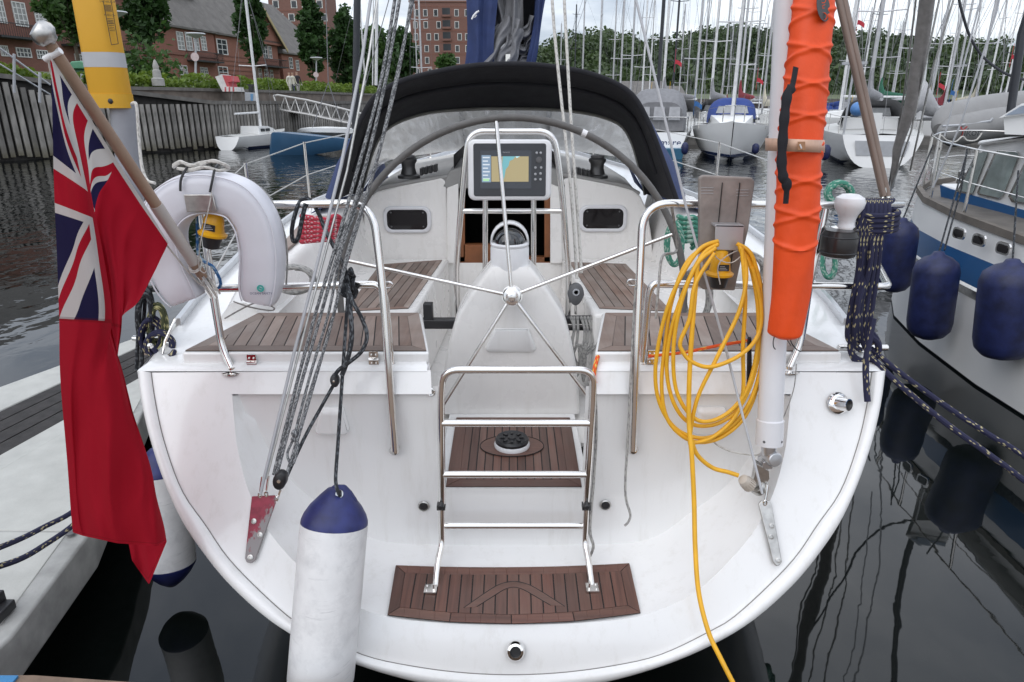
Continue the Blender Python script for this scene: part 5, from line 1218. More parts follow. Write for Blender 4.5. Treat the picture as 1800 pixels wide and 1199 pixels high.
# ---- port quarter lines on their cleat
pq = thing('port_mooring_lines', 'tangled navy and green mooring lines round the port quarter cleat', 'rope', P(270, 640, 2.75))
for i, (mt, cu, cv, ru, rv, sd_) in enumerate(((r_navy, 278, 608, 22, 22, 1), (r_navy, 268, 590, 16, 26, 2), (rope_mat('rope_green_fleck', (.06, .07, .03), (.45, .42, .2), .25, 8, .012), 275, 575, 14, 40, 3), (r_black, 255, 560, 12, 44, 4))):
    m = MB(); m.tube(crom(hank_pts(cu, cv, ru, rv, 2.80, 4, .2, .04, sd_), 2), .0105, 8); part('turns', m, mt, pq)
rope('line_end', [(268,610,2.74),(285,630,2.70),(300,625,2.68),(306,618,2.68),(292,640,2.66),(280,643,2.66)], .011, r_navy, parent=pq)
for i, dx in enumerate((0, 9)): rope('standing_line', [(240+dx,650,2.80),(244+dx,560,2.82),(250+dx,480,2.85)], .008, r_black, parent=pq)
m = MB(); c = P(268, 612, 2.82); m.tube([c+Vector((-.09, .03, .035)), c+Vector((.10, -.03, .035))], .014, 10); m.box(c, (.06, .04, .05)); m.ball(P(264, 608, 2.70), .014, 8); one('mooring_cleat', m, steel, 'steel mooring cleat on the port quarter under the tangled lines', 'cleat')
m = MB(); m.tube(PXS([(308,560,2.78),(290,600,2.70),(286,622,2.68)]), .006, 8); one('fairlead_bar', m, steel, 'bent steel bar beside the tangled lines on the port quarter', 'fairlead')
# winch behind the lifebuoy, coiled ropes round the cockpit
rc = thing('red_rope_coil', 'red rope coil hanging on the port coaming', 'rope', P(562, 425, 3.75))
for i in range(6): rope('turn', [(530,380+i*9,3.62),(548,383+i*8,3.56),(570,386+i*7,3.55),(592,380+i*8,3.6),(600,392+i*8,3.66),(588,400+i*6,3.7)], .0135, r_red, parent=rc)
rope('tail', [(590,400,3.62),(604,420,3.6),(612,445,3.58),(606,462,3.58),(600,440,3.6),(596,420,3.62)], .013, r_red, parent=rc)
gc = thing('grey_rope_coil', 'grey rope coil lying behind the port helm seat', 'rope', P(510, 495, 3.35))
m = MB(); m.tube(crom(hank_pts(515, 492, 34, 22, 3.30, 6, .12, .04, 4), 2), .0105, 8); part('turns', m, r_grey, gc)
gr = thing('green_rope_coil', 'green rope coil hanging from the starboard coaming behind the wheel', 'rope', P(1200, 460, 3.5))
for i in range(6): rope('turn', [(1192,380+i*8,3.55),(1204,384+i*8,3.50),(1220,382+i*8,3.5),(1228,396+i*6,3.55),(1215,402+i*7,3.58)], .0125, r_green, parent=gr)
m = MB(); m.tube(crom(hank_pts(1186, 430, 14, 34, 3.42, 4, .12, .02, 9), 2), .0125, 8); part('hanging_turns', m, r_green, gr)
g2c = thing('green_rope_coil', 'green rope coil on the starboard guard wire beyond the white antenna dome', 'rope', P(1476, 360, 4.0))
m = MB(); m.tube(crom(hank_pts(1476, 340, 20, 18, 4.0, 6, .15, .05, 12), 2), .015, 8); part('turns', m, r_green, g2c)
m = MB(); m.tube(crom(hank_pts(1457, 462, 11, 26, 3.7, 4, .12, .03, 13), 2), .012, 8); part('hanging_turns', m, r_green, g2c)
wc = thing('grey_rope_coil', 'grey rope coil lying on the starboard helm seat behind the yellow cable', 'rope', P(1300, 520, 3.2))
m = MB(); m.tube(crom(hank_pts(1225, 520, 24, 44, 3.25, 5, .15, .04, 21), 2), .011, 8); part('turns', m, r_grey, wc)
m = MB(); m.tube(crom(hank_pts(1310, 475, 34, 28, 3.25, 5, .15, .05, 22), 2), .011, 8); part('turns', m, r_grey, wc)
# ---- mainsheet: two parts up to the boom, block and the rope heap beside the pedestal
ms = thing('mainsheet', 'white mainsheet parts running down to a grey block beside the steering pedestal', 'rope', P(1012, 560, 3.62))
rope('part', [(968,-40,4.2),(975,60,4.1),(985,160,4.0),(995,250,3.9),(1003,330,3.8),(1010,420,3.7),(1014,490,3.62)], .0085, r_white, parent=ms)
rope('part', [(990,-40,4.2),(995,60,4.1),(1003,200,3.96),(1012,330,3.82),(1019,430,3.72),(1022,480,3.64)], .0085, r_white, parent=ms)
c = P(1012, 517, 3.60); m = MB(); o = [c+Vector((.045*math.cos(a)*(1-.25*(math.sin(a) < 0)*abs(math.sin(a))), 0, .062*math.sin(a))) for a in [2*math.pi*k/24 for k in range(24)]]
m.loft([[p+Vector((0, d, 0))+(c-p)*k for p in o] for d, k in ((.02, .12), (.012, 0), (-.012, 0), (-.02, .12))]); bl = part('block', m, grey_pl, ms, ang=60)
m = MB(); m.lathe([(.020, 0), (.018, .004), (.012, .004), (.011, .0)], c+Vector((0, -.02, .015)), NB, 20); part('sheave', m, lt_grey, bl)
m = MB(); m.tube([P(1012,535,3.6), P(1012,552,3.6)], .007, 8); part('shackle', m, steel, bl)
m = MB(); m.box(P(1020, 562, 3.60), (.26, .06, .035)); m.box(P(1018, 576, 3.6), (.22, .05, .02)); part('traveller_car', m, black_pl, ms, bevel=.005)
m = MB(); m.box(P(775, 568, 3.50), (.22, .06, .05)); m.box(P(753, 548, 3.50), (.05, .05, .10)); part('traveller_track', m, black_pl, ms, bevel=.006)
hp_ = thing('sheet_tail', 'grey sheet tail hanging in loops beside the pedestal', 'rope', P(1020, 690, 3.50))
for i in range(7):
    q = random.Random(30+i); u = 1003+i*6
    rope('loop', [(u,556,3.56),(u+6+q.uniform(-6,6),580,3.54),(u+3+q.uniform(-8,8),605,3.52),(1012+q.uniform(-12,14),630,3.5),(1016+q.uniform(-10,12),655+q.uniform(-10,18),3.48),(1024+q.uniform(-6,6),630,3.47),(1020+q.uniform(-6,10),605,3.47)], .0078, r_grey, parent=hp_)
rope('orange_line', [(1064,617,2.72),(1054,620,2.62),(1047,640,2.55),(1044,660,2.52),(1046,674,2.50)], .009, r_or, 'short orange line tied to the gate eye beside the ladder')
rope('orange_line', [(1140,626,2.53),(1200,620,2.48),(1260,608,2.46),(1320,598,2.46)], .0065, r_or, 'orange line stretched behind the yellow cable coil')
rope('hanging_line', [(1118,500,2.54),(1114,560,2.53),(1111,620,2.50),(1107,700,2.47),(1103,780,2.45),(1099,850,2.43),(1101,880,2.42),(1108,905,2.41),(1104,918,2.41),(1098,924,2.41)], .0052, r_grey, 'thin grey line hanging from the starboard rail beside the ladder', n=6)
rope('hanging_line', [(1046,690,2.44),(1048,760,2.43),(1043,850,2.42),(1037,930,2.41),(1043,960,2.40),(1036,980,2.40)], .0062, r_grey, 'grey line hanging down along the boarding ladder', n=6)
rope('guard_line', [(1153,560,2.50),(1158,500,2.53),(1165,450,2.6),(1190,438,2.7),(1180,360,2.6)], .0055, r_grey, 'grey lashing on the starboard gate rail', n=6)
rope('rail_cord', [(410,530,2.56),(440,540,2.57),(476,546,2.58),(480,540,2.58),(450,532,2.57),(395,560,2.57)], .003, r_grey, 'thin grey cord hanging under the lifebuoy')
rope('pontoon_line', [(-60,1012,1.9),(30,985,2.15),(80,957,2.32),(130,922,2.50),(185,870,2.75)], .0115, r_navy, 'dark navy mooring line crossing the white pontoon plate, lower of two', n=6)
rope('pontoon_line', [(-60,985,2.0),(30,950,2.28),(80,925,2.42),(130,898,2.56),(185,850,2.8)], .0115, r_navy, 'dark navy mooring line crossing the white pontoon plate, upper of two', n=6)
m = MB(); c = PZ(2, 1085, FZ); m.box(c+Vector((0, 0, .025)), (.06, .10, .04)); m.box(c+Vector((-.02, .03, .06)), (.03, .05, .05)); one('pontoon_cleat', m, black_pl, 'black cleat on the corner of the white pontoon plate', 'cleat', bevel=.006)
m = MB(); c = PZ(125, 938, FZ+.01); m.lathe([(.022, 0), (.022, .008), (.012, .014), (0, .015)], c, seg=16); one('pontoon_bolt', m, grey_pl, 'dark bolt at the edge of the white pontoon plate', 'bolt')
m = MB(); c = PZ(8, 1196, FZ+.005); m.box(c, (.07, .035, .008)); one('blue_tag', m, simple('blue_paint', (.05, .22, .45), .5), 'blue painted plate on the edge of the wooden walkway', 'plate')
# ================================================================ QUAY, TERRACE, BUILDINGS (port side background)
pile = simple('weathered_pile', (.26, .245, .225), .85, var=.35, scale=5, bmp=.5, bscale=20)
pile_bk = simple('pile_backing', (.035, .032, .030), .9, var=.3, scale=6)
def _alg(m):
    nt = m.node_tree; b = nt.nodes['Principled BSDF']; old = b.inputs['Base Color'].links[0].from_socket
    oi = nt.nodes.new('ShaderNodeObjectInfo'); hs = nt.nodes.new('ShaderNodeHueSaturation'); nt.links.new(old, hs.inputs['Color']); nt.links.new((E(nt, oi.outputs['Random'])*.7+.6).k, hs.inputs['Value'])
    geo = nt.nodes.new('ShaderNodeNewGeometry'); sp_ = nt.nodes.new('ShaderNodeSeparateXYZ'); nt.links.new(geo.outputs['Position'], sp_.inputs[0])
    nz = E(nt, noise(nt, geo.outputs['Position'], 1.5, 4)); f = ((nz*.9 + .25) - E(nt, sp_.outputs[2])*.9).max(0).min(1)
    nt.links.new(mixc(nt, f, hs.outputs[0], (.10, .085, .035)), b.inputs['Base Color'])
_alg(pile)
wallm = simple('quay_wall', (.155, .128, .108), .85, var=.35, scale=1.5, bmp=.4, bscale=12)
coping = simple('coping', (.15, .14, .128), .85, var=.25, scale=3)
grass_m = simple('terrace_ground', (.10, .12, .06), .95, var=.3, scale=.4)
WL = [(-44, 3), (-31, 17), (-20.9, 28.8), (-15.2, 36.6), (-12, 50), (-10.2, 66), (-9, 80), (-6, 110), (6, 150), (30, 170), (90, 185), (320, 200)]
WLv = [Vector((x, y, 0)) for x, y in WL]
def off_line(pts, d):
    out = []
    for i, p in enumerate(pts):
        t = (pts[min(i+1, len(pts)-1)]-pts[max(i-1, 0)]).normalized(); out.append(p + Vector((-t.y, t.x, 0))*d)
    return out
def u_of(p): q = p - C0; dep = q.y*_ct - q.z*_st; return 900 + FPX*q.x/dep
def v_of(p): q = p - C0; dep = q.y*_ct - q.z*_st; return 599.5 - FPX*(q.y*_st + q.z*_ct)/dep
def z_at(v, x, y):
    z = 2.3
    for _ in range(12): z -= (v - v_of(Vector((x, y, z))))*-1 * -1 * (y/1200.0) * -1 if False else (v_of(Vector((x, y, z)))-v)*-(y/1150.0)
    return z
W2, W3 = off_line(WLv, 2.6), off_line(WLv, 3.2)
UPZ = 2.92
# timber faced quay wall with separate planks
tw = thing('timber_quay_wall', 'tall quay wall faced with upright weathered timber planks', 'quay wall', (-15, 38, 0))
def ztop(p):
    u = u_of(Vector((p.x, p.y, 2.2))); return 2.2 if u > 131 else z_at(139+u*.32, p.x, p.y)
m = MB(); m.grid([[p+Vector((0, 0, -.6)) for p in off_line(WLv, .16)], [p+Vector((0, 0, ztop(p)-.02)) for p in off_line(WLv, .16)]]); part('backing', m, pile_bk, tw)
pm = MB(); pm.box((0, 0, 0), (.19, .11, 1)); pme = None
wl_len = [0]
for a, b in zip(WLv, WLv[1:]): wl_len.append(wl_len[-1]+(b-a).length)
def along(s):
    for i in range(len(WLv)-1):
        if s <= wl_len[i+1]: t = (s-wl_len[i])/(wl_len[i+1]-wl_len[i]); return WLv[i].lerp(WLv[i+1], t), (WLv[i+1]-WLv[i]).normalized()
    return WLv[-1], Vector((1, 0, 0))
s = wl_len[1]-2; rp = random.Random(2); far = MB(); npl = 0
while s < wl_len[7]:
    p, t = along(s); zt = ztop(p); zb = .10+rp.uniform(-.06, .10); rot = math.atan2(t.y, t.x)
    if p.y < 60:
        if pme is None:
            o = pm.build('plank', pile, tw); pme = o.data
            for v_ in pme.vertices: v_.co = v_.co + tw.location
            b_ = o.modifiers.new('bevel', 'BEVEL'); b_.width = .02; b_.segments = 1
        else: o = bpy.data.objects.new('plank', pme); COL.objects.link(o); o.parent = tw
        o.location = Vector((p.x, p.y, (zt+zb)/2)) - tw.location; o.scale = (rp.uniform(.85, 1.08), 1, zt-zb); o.rotation_euler = (0, rp.uniform(-.006, .006), rot)
    else: far.box((p.x, p.y, (zt+zb)/2), (.19, .11, zt-zb), Matrix.Rotation(rot, 3, 'Z'))
    s += .295
tag(part('far_planks', far, pile, tw), kind='stuff')
o_l = off_line(WLv, -.12); m = MB()
for i in range(len(WLv)-1):
    a, b, c, d = o_l[i], o_l[i+1], off_line(WLv, .45)[i+1], off_line(WLv, .45)[i]
    za, zb = ztop(WLv[i]), ztop(WLv[i+1]); m._add([Vector((q.x, q.y, z+h)) for q, z in ((a, za), (b, zb), (c, zb), (d, za)) for h in (-.02, .16)], [[0,2,3,1],[2,4,5,3],[4,6,7,5],[6,0,1,7],[1,3,5,7],[0,6,4,2]])
part('cap_beam', m, coping, tw)
# upper retaining wall and terrace
m = MB(); m.grid([[p+Vector((0, 0, 1.9)) for p in W2], [p+Vector((0, 0, UPZ)) for p in W2]]); m.grid([[p+Vector((0, 0, UPZ)) for p in W2], [p+Vector((0, 0, UPZ)) for p in W3]]); uw = m.build('retaining_wall', wallm); tag(uw, 'dark stained retaining wall above the timber planks with grassy terrace on top', 'wall')
m = MB(); m.grid([[p+Vector((0, 0, UPZ+.10)) for p in off_line(WLv, 2.5)], [p+Vector((0, 0, UPZ+.10)) for p in W3]]); m.grid([[p+Vector((0, 0, UPZ-.06)) for p in off_line(WLv, 2.5)], [p+Vector((0, 0, UPZ+.10)) for p in off_line(WLv, 2.5)]]); part('coping', m, coping, uw)
m = MB(); m.grid([[p+Vector((0, 0, 2.21)) for p in WLv], [p+Vector((0, 0, 2.21)) for p in W2]]); tag(m.build('promenade', coping), kind='structure')
m = MB(); rows = [[p+Vector((0, 0, UPZ-.02)) for p in W3], [p+Vector((0, 0, 4.0)) for p in off_line(WLv, 14)], [p+Vector((0, 0, 4.4)) for p in off_line(WLv, 26)], [p+Vector((0, 0, 4.6)) for p in off_line(WLv, 160)]]
m.grid(rows[:4]); tag(m.build('terrace_ground', grass_m), kind='structure')
# ---- foliage
def leaf_mat(name, a, b, scale=.6):
    mt, nt, bs_ = newmat(name, .6); co = coords(nt, 'Object'); n = noise(nt, co, scale, 4, .6); c = ramp(nt, n, [(.3, a), (.7, b)]); nt.links.new(c, bs_.inputs['Base Color'])
    tr = nt.nodes.new('ShaderNodeBsdfTranslucent'); nt.links.new(c, tr.inputs[0]); mx = nt.nodes.new('ShaderNodeMixShader'); mx.inputs[0].default_value = .3
    nt.links.new(bs_.outputs[0], mx.inputs[1]); nt.links.new(tr.outputs[0], mx.inputs[2]); nt.links.new(mx.outputs[0], nt.nodes['Material Output'].inputs[0]); return mt
leaf_d = leaf_mat('leaves_dark', (.018, .05, .012), (.05, .115, .025)); leaf_m = leaf_mat('leaves_mid', (.03, .075, .015), (.075, .15, .03)); leaf_h = leaf_mat('leaves_hedge', (.08, .14, .015), (.19, .27, .03), 1.2); leaf_f = leaf_mat('leaves_forest', (.022, .045, .016), (.075, .115, .035), .06)
bark = simple('bark', (.10, .08, .06), .9, var=.3, scale=4, bmp=.5, bscale=20)
def leaves(mb, q, n, fn, size):
    vs, fs = [], []
    for _ in range(n):
        c = fn(q); s_ = size*q.uniform(.55, 1.3); a = Vector((q.gauss(0, 1), q.gauss(0, 1), q.gauss(0, .7))).normalized(); b = a.orthogonal().normalized(); b = (b*q.uniform(-1, 1)+a.cross(b)*q.uniform(-1, 1)).normalized()
        o = len(vs); vs += [c-a*s_, c+b*s_*.5, c+a*s_, c-b*s_*.5]; fs.append([o, o+1, o+2, o+3])
    mb._add(vs, fs)
def tree(label, base, H, trunk_h, rx, rz, mat, seed, n=1800, size=.32, col=False, group=None, lean=0, name='tree'):
    q = random.Random(seed); base = Vector(base); o = thing(name, label, 'tree', base, group)
    cz = base.z+trunk_h+rz; c = Vector((base.x+lean, base.y, cz))
    m = MB(); m.tube([base, base+Vector((lean*.2, 0, trunk_h*.6)), base+Vector((lean*.6, 0, trunk_h+rz*.5)), c+Vector((0, 0, rz*.6))], [H*.022, H*.017, H*.011, H*.004], 8)
    for k in range(7):
        a = q.uniform(0, 6.28); st = base+Vector((lean*.5, 0, trunk_h*q.uniform(.75, 1.3))); m.tube([st, st+Vector((math.cos(a)*rx*.4, math.sin(a)*rx*.4, rz*.35)), st+Vector((math.cos(a)*rx*.75, math.sin(a)*rx*.75, rz*.9))], [H*.008, H*.005, H*.002], 5)
    part('trunk', m, bark, o)
    cl = []
    for _ in range(56 if not col else 120):
        while True:
            d = Vector((q.uniform(-1, 1), q.uniform(-1, 1), q.uniform(-1, 1)))
            if .25 < d.length < 1: break
        tap = 1.0 if not col else (1.0-.78*max(0, d.z)**1.3)*(1.0-.35*max(0, -d.z)**2) 
        cl.append((c+Vector((d.x*rx*tap, d.y*rx*tap, d.z*rz)), q.uniform(.18, .36)*rx*(1.2 if not col else 1.15)))
    def fn(q):
        p, r = cl[q.randrange(len(cl))]; d = Vector((q.gauss(0, 1), q.gauss(0, 1), q.gauss(0, 1))).normalized(); return p+d*r*q.uniform(.55, 1.08)*Vector((1, 1, 1)).length/1.73
    m = MB(); leaves(m, q, n, fn, size); part('crown', m, mat, o)
    return o
def px_tree(label, u, v0, v1, y, hw, mat, seed, col=False, base_z=4.0, **k):
    top, bot = P(u, v0, y), P(u, v1, y); rx = (P(u+hw, v1, y)-bot).x; rz = (top.z-bot.z)/2; th = bot.z-base_z
    return tree(label, (top.x, y, base_z), top.z-base_z, th, rx, rz, mat, seed, col=col, **k)
px_tree('leafy street tree in front of the balconies of the left brick house', 105, -60, 66, 50, 46, leaf_m, 1, n=4200, size=.24)
px_tree('dark round street tree beside the yellow case', 238, -50, 72, 56, 40, leaf_d, 2, n=4200, size=.25)
px_tree('slim upright tree in front of the gabled brick house', 430, -50, 108, 68, 24, leaf_d, 3, col=True, n=5200, size=.27)
px_tree('slim upright tree in front of the brick tower', 541, -14, 132, 84, 24, leaf_d, 4, col=True, n=4800, size=.34)
px_tree('pointed bushy tree right of the mushroom street lamp', 603, 12, 156, 88, 30, leaf_d, 5, col=True, n=5000, size=.36)
px_tree('pale green tree behind the dark mast', 655, 40, 150, 100, 26, leaf_m, 6, n=1600, size=.5)
px_tree('broad green tree behind the backstay ropes', 702, 52, 140, 112, 28, leaf_d, 8, n=1600, size=.55)
px_tree('small round tree at the foot of the far brick block', 786, 96, 128, 150, 18, leaf_m, 9, n=900, size=.6, base_z=4.5)
def bush(name, label, c, r, mat, seed, n, size, cat='bush'):
    m = MB(); q = random.Random(seed); c = Vector(c)
    leaves(m, q, n, lambda q: c+Vector((q.gauss(0, .42)*r[0], q.gauss(0, .42)*r[1], abs(q.gauss(0, .5))*r[2])), size); return one(name, m, mat, label, cat, c)
bush('bush', 'dense round bush below the corner of the gabled house', P(258, 140, 46), (2.2, 1.6, 2.0), leaf_m, 14, 900, .22)
def hedge(label, s0, s1, dd, z0, h, seed):
    m = MB(); q = random.Random(seed)
    def fn(q):
        p, t = along(q.uniform(s0, s1)); n = Vector((-t.y, t.x, 0)); return p+n*(dd+q.uniform(0, 1.5))+Vector((0, 0, z0+h*q.random()**.7*(1+.25*math.sin(p.y*1.7))))
    leaves(m, q, 6500, fn, .15); return one('hedge', m, leaf_h, label, 'hedge', along((s0+s1)/2)[0]+Vector((0, 0, z0)))
hedge('bright green hedge above the sloping end of the timber wall', wl_len[1]-4, wl_len[2]+3.5, 3.8, UPZ, .85, 1)
hedge('bright green hedge along the terrace behind the beach chair', wl_len[2]+3.5, wl_len[5]+8, 3.8, UPZ, .75, 2)
# ---- buildings
def brick_mat(name, a, b, sc=1.0):
    mt, nt, bs_ = newmat(name, .85); co = coords(nt); br = nt.nodes.new('ShaderNodeTexBrick'); br.inputs['Color1'].default_value = rgba(a); br.inputs['Color2'].default_value = rgba(b); br.inputs['Mortar'].default_value = (.20, .15, .13, 1); br.inputs['Scale'].default_value = 4*sc; br.inputs['Mortar Size'].default_value = .012
    mp = nt.nodes.new('ShaderNodeVectorMath'); mp.operation = 'DOT_PRODUCT'; nt.links.new(co, mp.inputs[0]); mp.inputs[1].default_value = (.7, .7, 0); sx = nt.nodes.new('ShaderNodeSeparateXYZ'); nt.links.new(co, sx.inputs[0]); cb = nt.nodes.new('ShaderNodeCombineXYZ'); nt.links.new(mp.outputs['Value'], cb.inputs[0]); nt.links.new(sx.outputs[2], cb.inputs[1]); nt.links.new(cb.outputs[0], br.inputs['Vector'])
    n = noise(nt, co, .35, 4); nt.links.new(mixc(nt, E(nt, n)*.5, br.outputs[0], [c*.55 for c in a]), bs_.inputs['Base Color']); return mt
brick_a = brick_mat('brick_brown', (.27, .12, .085), (.22, .09, .07)); brick_b = brick_mat('brick_red', (.32, .135, .095), (.27, .105, .075)); brick_c = brick_mat('brick_orange', (.34, .145, .10), (.29, .12, .082)); brick_t = brick_mat('brick_tower', (.24, .12, .095), (.20, .095, .075), .6)
tile = simple('roof_tiles', (.14, .13, .12), .8, var=.2, scale=1.2, bmp=.6, bscale=6, bdist=.05)
frame_w = simple('window_paint', (.68, .68, .66), .5, var=.05); glassm, _, gb2 = newmat('window_glass', .08); gb2.inputs['Base Color'].default_value = (.05, .055, .06, 1)
glass_l, _, gb3 = newmat('window_curtain', .2); gb3.inputs['Base Color'].default_value = (.30, .30, .29, 1)
iron = simple('balcony_iron', (.035, .04, .042), .6); trim = simple('eave_trim', (.42, .34, .18), .7)
F0 = Vector((-39.4, 79.5, 0)); FD = Vector((.193, .981, 0)).normalized(); FNm = Vector((FD.y, -FD.x, 0))
def PF(u, v, off=0): d = ray(u, v); t = (F0+FNm*off-C0).dot(FNm)/d.dot(FNm); return C0+d*t
def tz(u, v, off=0): p = PF(u, v, off); return (p-F0).dot(FD), p.z
def fpt(t, z, off=0): return F0+FD*t+FNm*off+Vector((0, 0, z))
def window(bld, u0, v0, u1, v1, nx=2, ny=3, arch=False, off=0, pm_=None):
    t0, t1 = tz(u0, (v0+v1)/2, off)[0], tz(u1, (v0+v1)/2, off)[0]; z1, z0 = tz((u0+u1)/2, v0, off)[1], tz((u0+u1)/2, v1, off)[1]
    fw = max(.07, (t1-t0)*.07); m = MB(); rot = Matrix((FD, FNm, Vector((0, 0, 1)))).transposed()
    bx = lambda ta, tb, za, zb, d, mb: mb.box(fpt((ta+tb)/2, (za+zb)/2, off+d/2), (tb-ta, d, zb-za), rot)
    bx(t0, t0+fw, z0, z1, .08, m); bx(t1-fw, t1, z0, z1, .08, m); bx(t0+fw, t1-fw, z0, z0+.09, .08, m); bx(t0+fw, t1-fw, z1-.09, z1, .08, m)
    for k in range(1, nx): tt = t0+(t1-t0)*k/nx; bx(tt-.045, tt+.045, z0+.09, z1-.09, .06, m)
    for k in range(1, ny): zz = z0+(z1-z0)*k/ny; bx(t0+fw, t1-fw, zz-.035, zz+.035, .045, m)
    w = part('window', m, frame_w, bld)
    m = MB(); bx(t0+fw, t1-fw, z0+.09, z1-.09, .02, m); part('pane', m, pm_ or glassm, w); return w
def balcony(bld, u0, v0, u1, v1, depth=1.3):
    t0, t1 = tz(u0, v1)[0], tz(u1, v1)[0]; z1, z0 = tz((u0+u1)/2, v0, depth)[1], tz((u0+u1)/2, v1, depth)[1]; rot = Matrix((FD, FNm, Vector((0, 0, 1)))).transposed()
    m = MB(); m.box(fpt((t0+t1)/2, z0+.08, depth/2), (t1-t0, depth, .16), rot); b = part('balcony', m, iron, bld)
    m = MB(); z1 = max(z1, z0+1.05)
    for d in (depth,): m.tube([fpt(t0, z1, d), fpt(t1, z1, d)], .035, 5)
    for tt in (t0, t1): m.tube([fpt(tt, z1, 0), fpt(tt, z1, depth)], .035, 5)
    n = int((t1-t0)/.22)
    for k in range(n+1): tt = t0+(t1-t0)*k/n; m.tube([fpt(tt, z0+.1, depth), fpt(tt, z1, depth)], .018, 4)
    for tt in (t0, t1):
        for k in range(6): m.tube([fpt(tt, z0+.1, depth*k/6), fpt(tt, z1, depth*k/6)], .018, 4)
    part('railing', m, iron, b); return b
def house(label, t0, t1, zb, ze, D, rise, brick, hip0=True, hip1=True, over=.5, name='brick_house'):
    b = thing(name, label, 'house', fpt((t0+t1)/2, zb, -D/2)); m = MB(); a = [fpt(t0, zb), fpt(t1, zb), fpt(t1, zb, -D), fpt(t0, zb, -D)]; m.prism(a, (0, 0, ze-zb)); part('wall', m, brick, b)
    m = MB(); e = [fpt(t0-over, ze, over), fpt(t1+over, ze, over), fpt(t1+over, ze, -D-over), fpt(t0-over, ze, -D-over)]
    r0 = fpt(t0+(D*.42 if hip0 else -over), ze+rise, -D/2); r1 = fpt(t1-(D*.42 if hip1 else -over), ze+rise, -D/2)
    m._add(e+[r0, r1]+[p-Vector((0, 0, .22)) for p in e], [[0,1,5,4],[1,2,5],[2,3,4,5],[3,0,4],[0,6,7,1],[1,7,8,2],[2,8,9,3],[3,9,6,0],[6,9,8,7]]); part('roof', m, tile, b, ang=5); return b
tB0, tB1 = tz(270, 90)[0], tz(379, 90)[0]; zeB = tz(330, 49)[1]
hA = house('brown brick house with iron balconies behind the sloping handrail', tz(-160, 60)[0], tz(246, 60)[0], 3.6, zeB+2.2, 10, 6, brick_a)
for w in ((23,4,46,46),(-8,0,8,40),(60,13,80,40),(130,34,142,60),(165,48,180,74)): window(hA, *w, nx=3, ny=4, pm_=glass_l)
for w in ((28,84,54,101),(0,80,14,99),(64,88,84,104),(131,95,150,108),(220,107,233,124)): window(hA, *w, nx=4, ny=2)
for w in ((-20,40,56,66),(108,58,150,80),(210,72,240,92)): balcony(hA, *w)
hB = house('red brick house with steep tiled roof, dormer and dark green balcony', tB0, tB1, 3.6, zeB, 12, 8.5, brick_b, True, False)
for w in ((311,56,323,88),(326,57,337,89),(340,61,349,89),(353,64,362,89)): window(hB, *w, nx=2, ny=4, pm_=glass_l)
for w in ((315,114,321,132),(323,115,329,132),(352,118,358,134),(359,119,365,134)): window(hB, *w, nx=2, ny=3)
balcony(hB, 329, 91, 379, 108, 1.2)
m = MB(); rot = Matrix((FD, FNm, Vector((0, 0, 1)))).transposed(); za = tz(330, 96)[1]
m.box(fpt((tB0+tB1)/2, za, .06), (tB1-tB0, .12, .25), rot); part('string_course', m, brick_a, hB)
# dormer
dd = -2.2; ta, tb = tz(303, 20, dd)[0], tz(341, 20, dd)[0]; zd0, zd1 = tz(320, 34, dd)[1], tz(320, -8, dd)[1]
m = MB(); m.prism([fpt(ta, zd0, dd), fpt(tb, zd0, dd), fpt(tb, zd0, dd-4), fpt(ta, zd0, dd-4)], (0, 0, zd1-zd0)); dmr = part('dormer', m, tile, hB)
m = MB(); m.prism([fpt(ta-.3, zd1, dd+.3), fpt(tb+.3, zd1, dd+.3), fpt(tb+.3, zd1+1.2, dd-4.5), fpt(ta-.3, zd1+1.2, dd-4.5)], (0, 0, .2)); part('dormer_roof', m, tile, hB)
for w in ((305,4,312,24),(318,8,327,29),(333,13,339,32)): window(hB, *w, nx=2, ny=2, off=dd+.02)
tC1 = tz(489, 100)[0]; zeC = tz(395, 60)[1]
hC = house('orange red brick house with a cross gable and white windows', tB1+.3, tC1, 3.6, zeC, 13, 8.5, brick_c, False, True)
for w in ((381,69,399,96),(462,78,470,103),(472,81,477,103),(447,77,453,102)): window(hC, *w, nx=2, ny=3)
for w in ((383,117,400,132),(446,119,452,146),(455,120,460,147),(465,122,471,148),(475,123,480,148)): window(hC, *w, nx=2, ny=3)
balcony(hC, 448, 103, 492, 117, 1.4)
# cross gable
g0, g1 = tz(425, 74)[0], tz(489, 74)[0]; gz0, gz1 = tz(470, 74)[1], tz(459, 17)[1]; gm = (g0+g1)/2
m = MB(); m.prism([fpt(g0, zeC-.5, .5), fpt(g1, zeC-.5, .5), fpt(g1, gz0, .5), fpt(gm, gz1, .5), fpt(g0, gz0, .5)], FNm*-6); part('gable_wall', m, brick_c, hC)
m = MB()
for sA, sB in ((g0-.6, gm), (g1+.6, gm)): m.prism([fpt(sA, gz0-.7, .95), fpt(sB, gz1+.15, .95), fpt(sB, gz1+.15, -8), fpt(sA, gz0-.7, -8)], (0, 0, .22))
part('gable_roof', m, tile, hC)
m = MB()
for sA, sB in ((g0-.6, gm), (g1+.6, gm)): m.prism([fpt(sA, gz0-.75, 1.0), fpt(sB, gz1+.05, 1.0), fpt(sB, gz1-.45, 1.0), fpt(sA, gz0-1.2, 1.0)], FNm*.12)
part('barge_board', m, trim, hC)
wdw = window(hC, 454, 46, 466, 62, nx=2, ny=2, off=.52, pm_=glass_l)
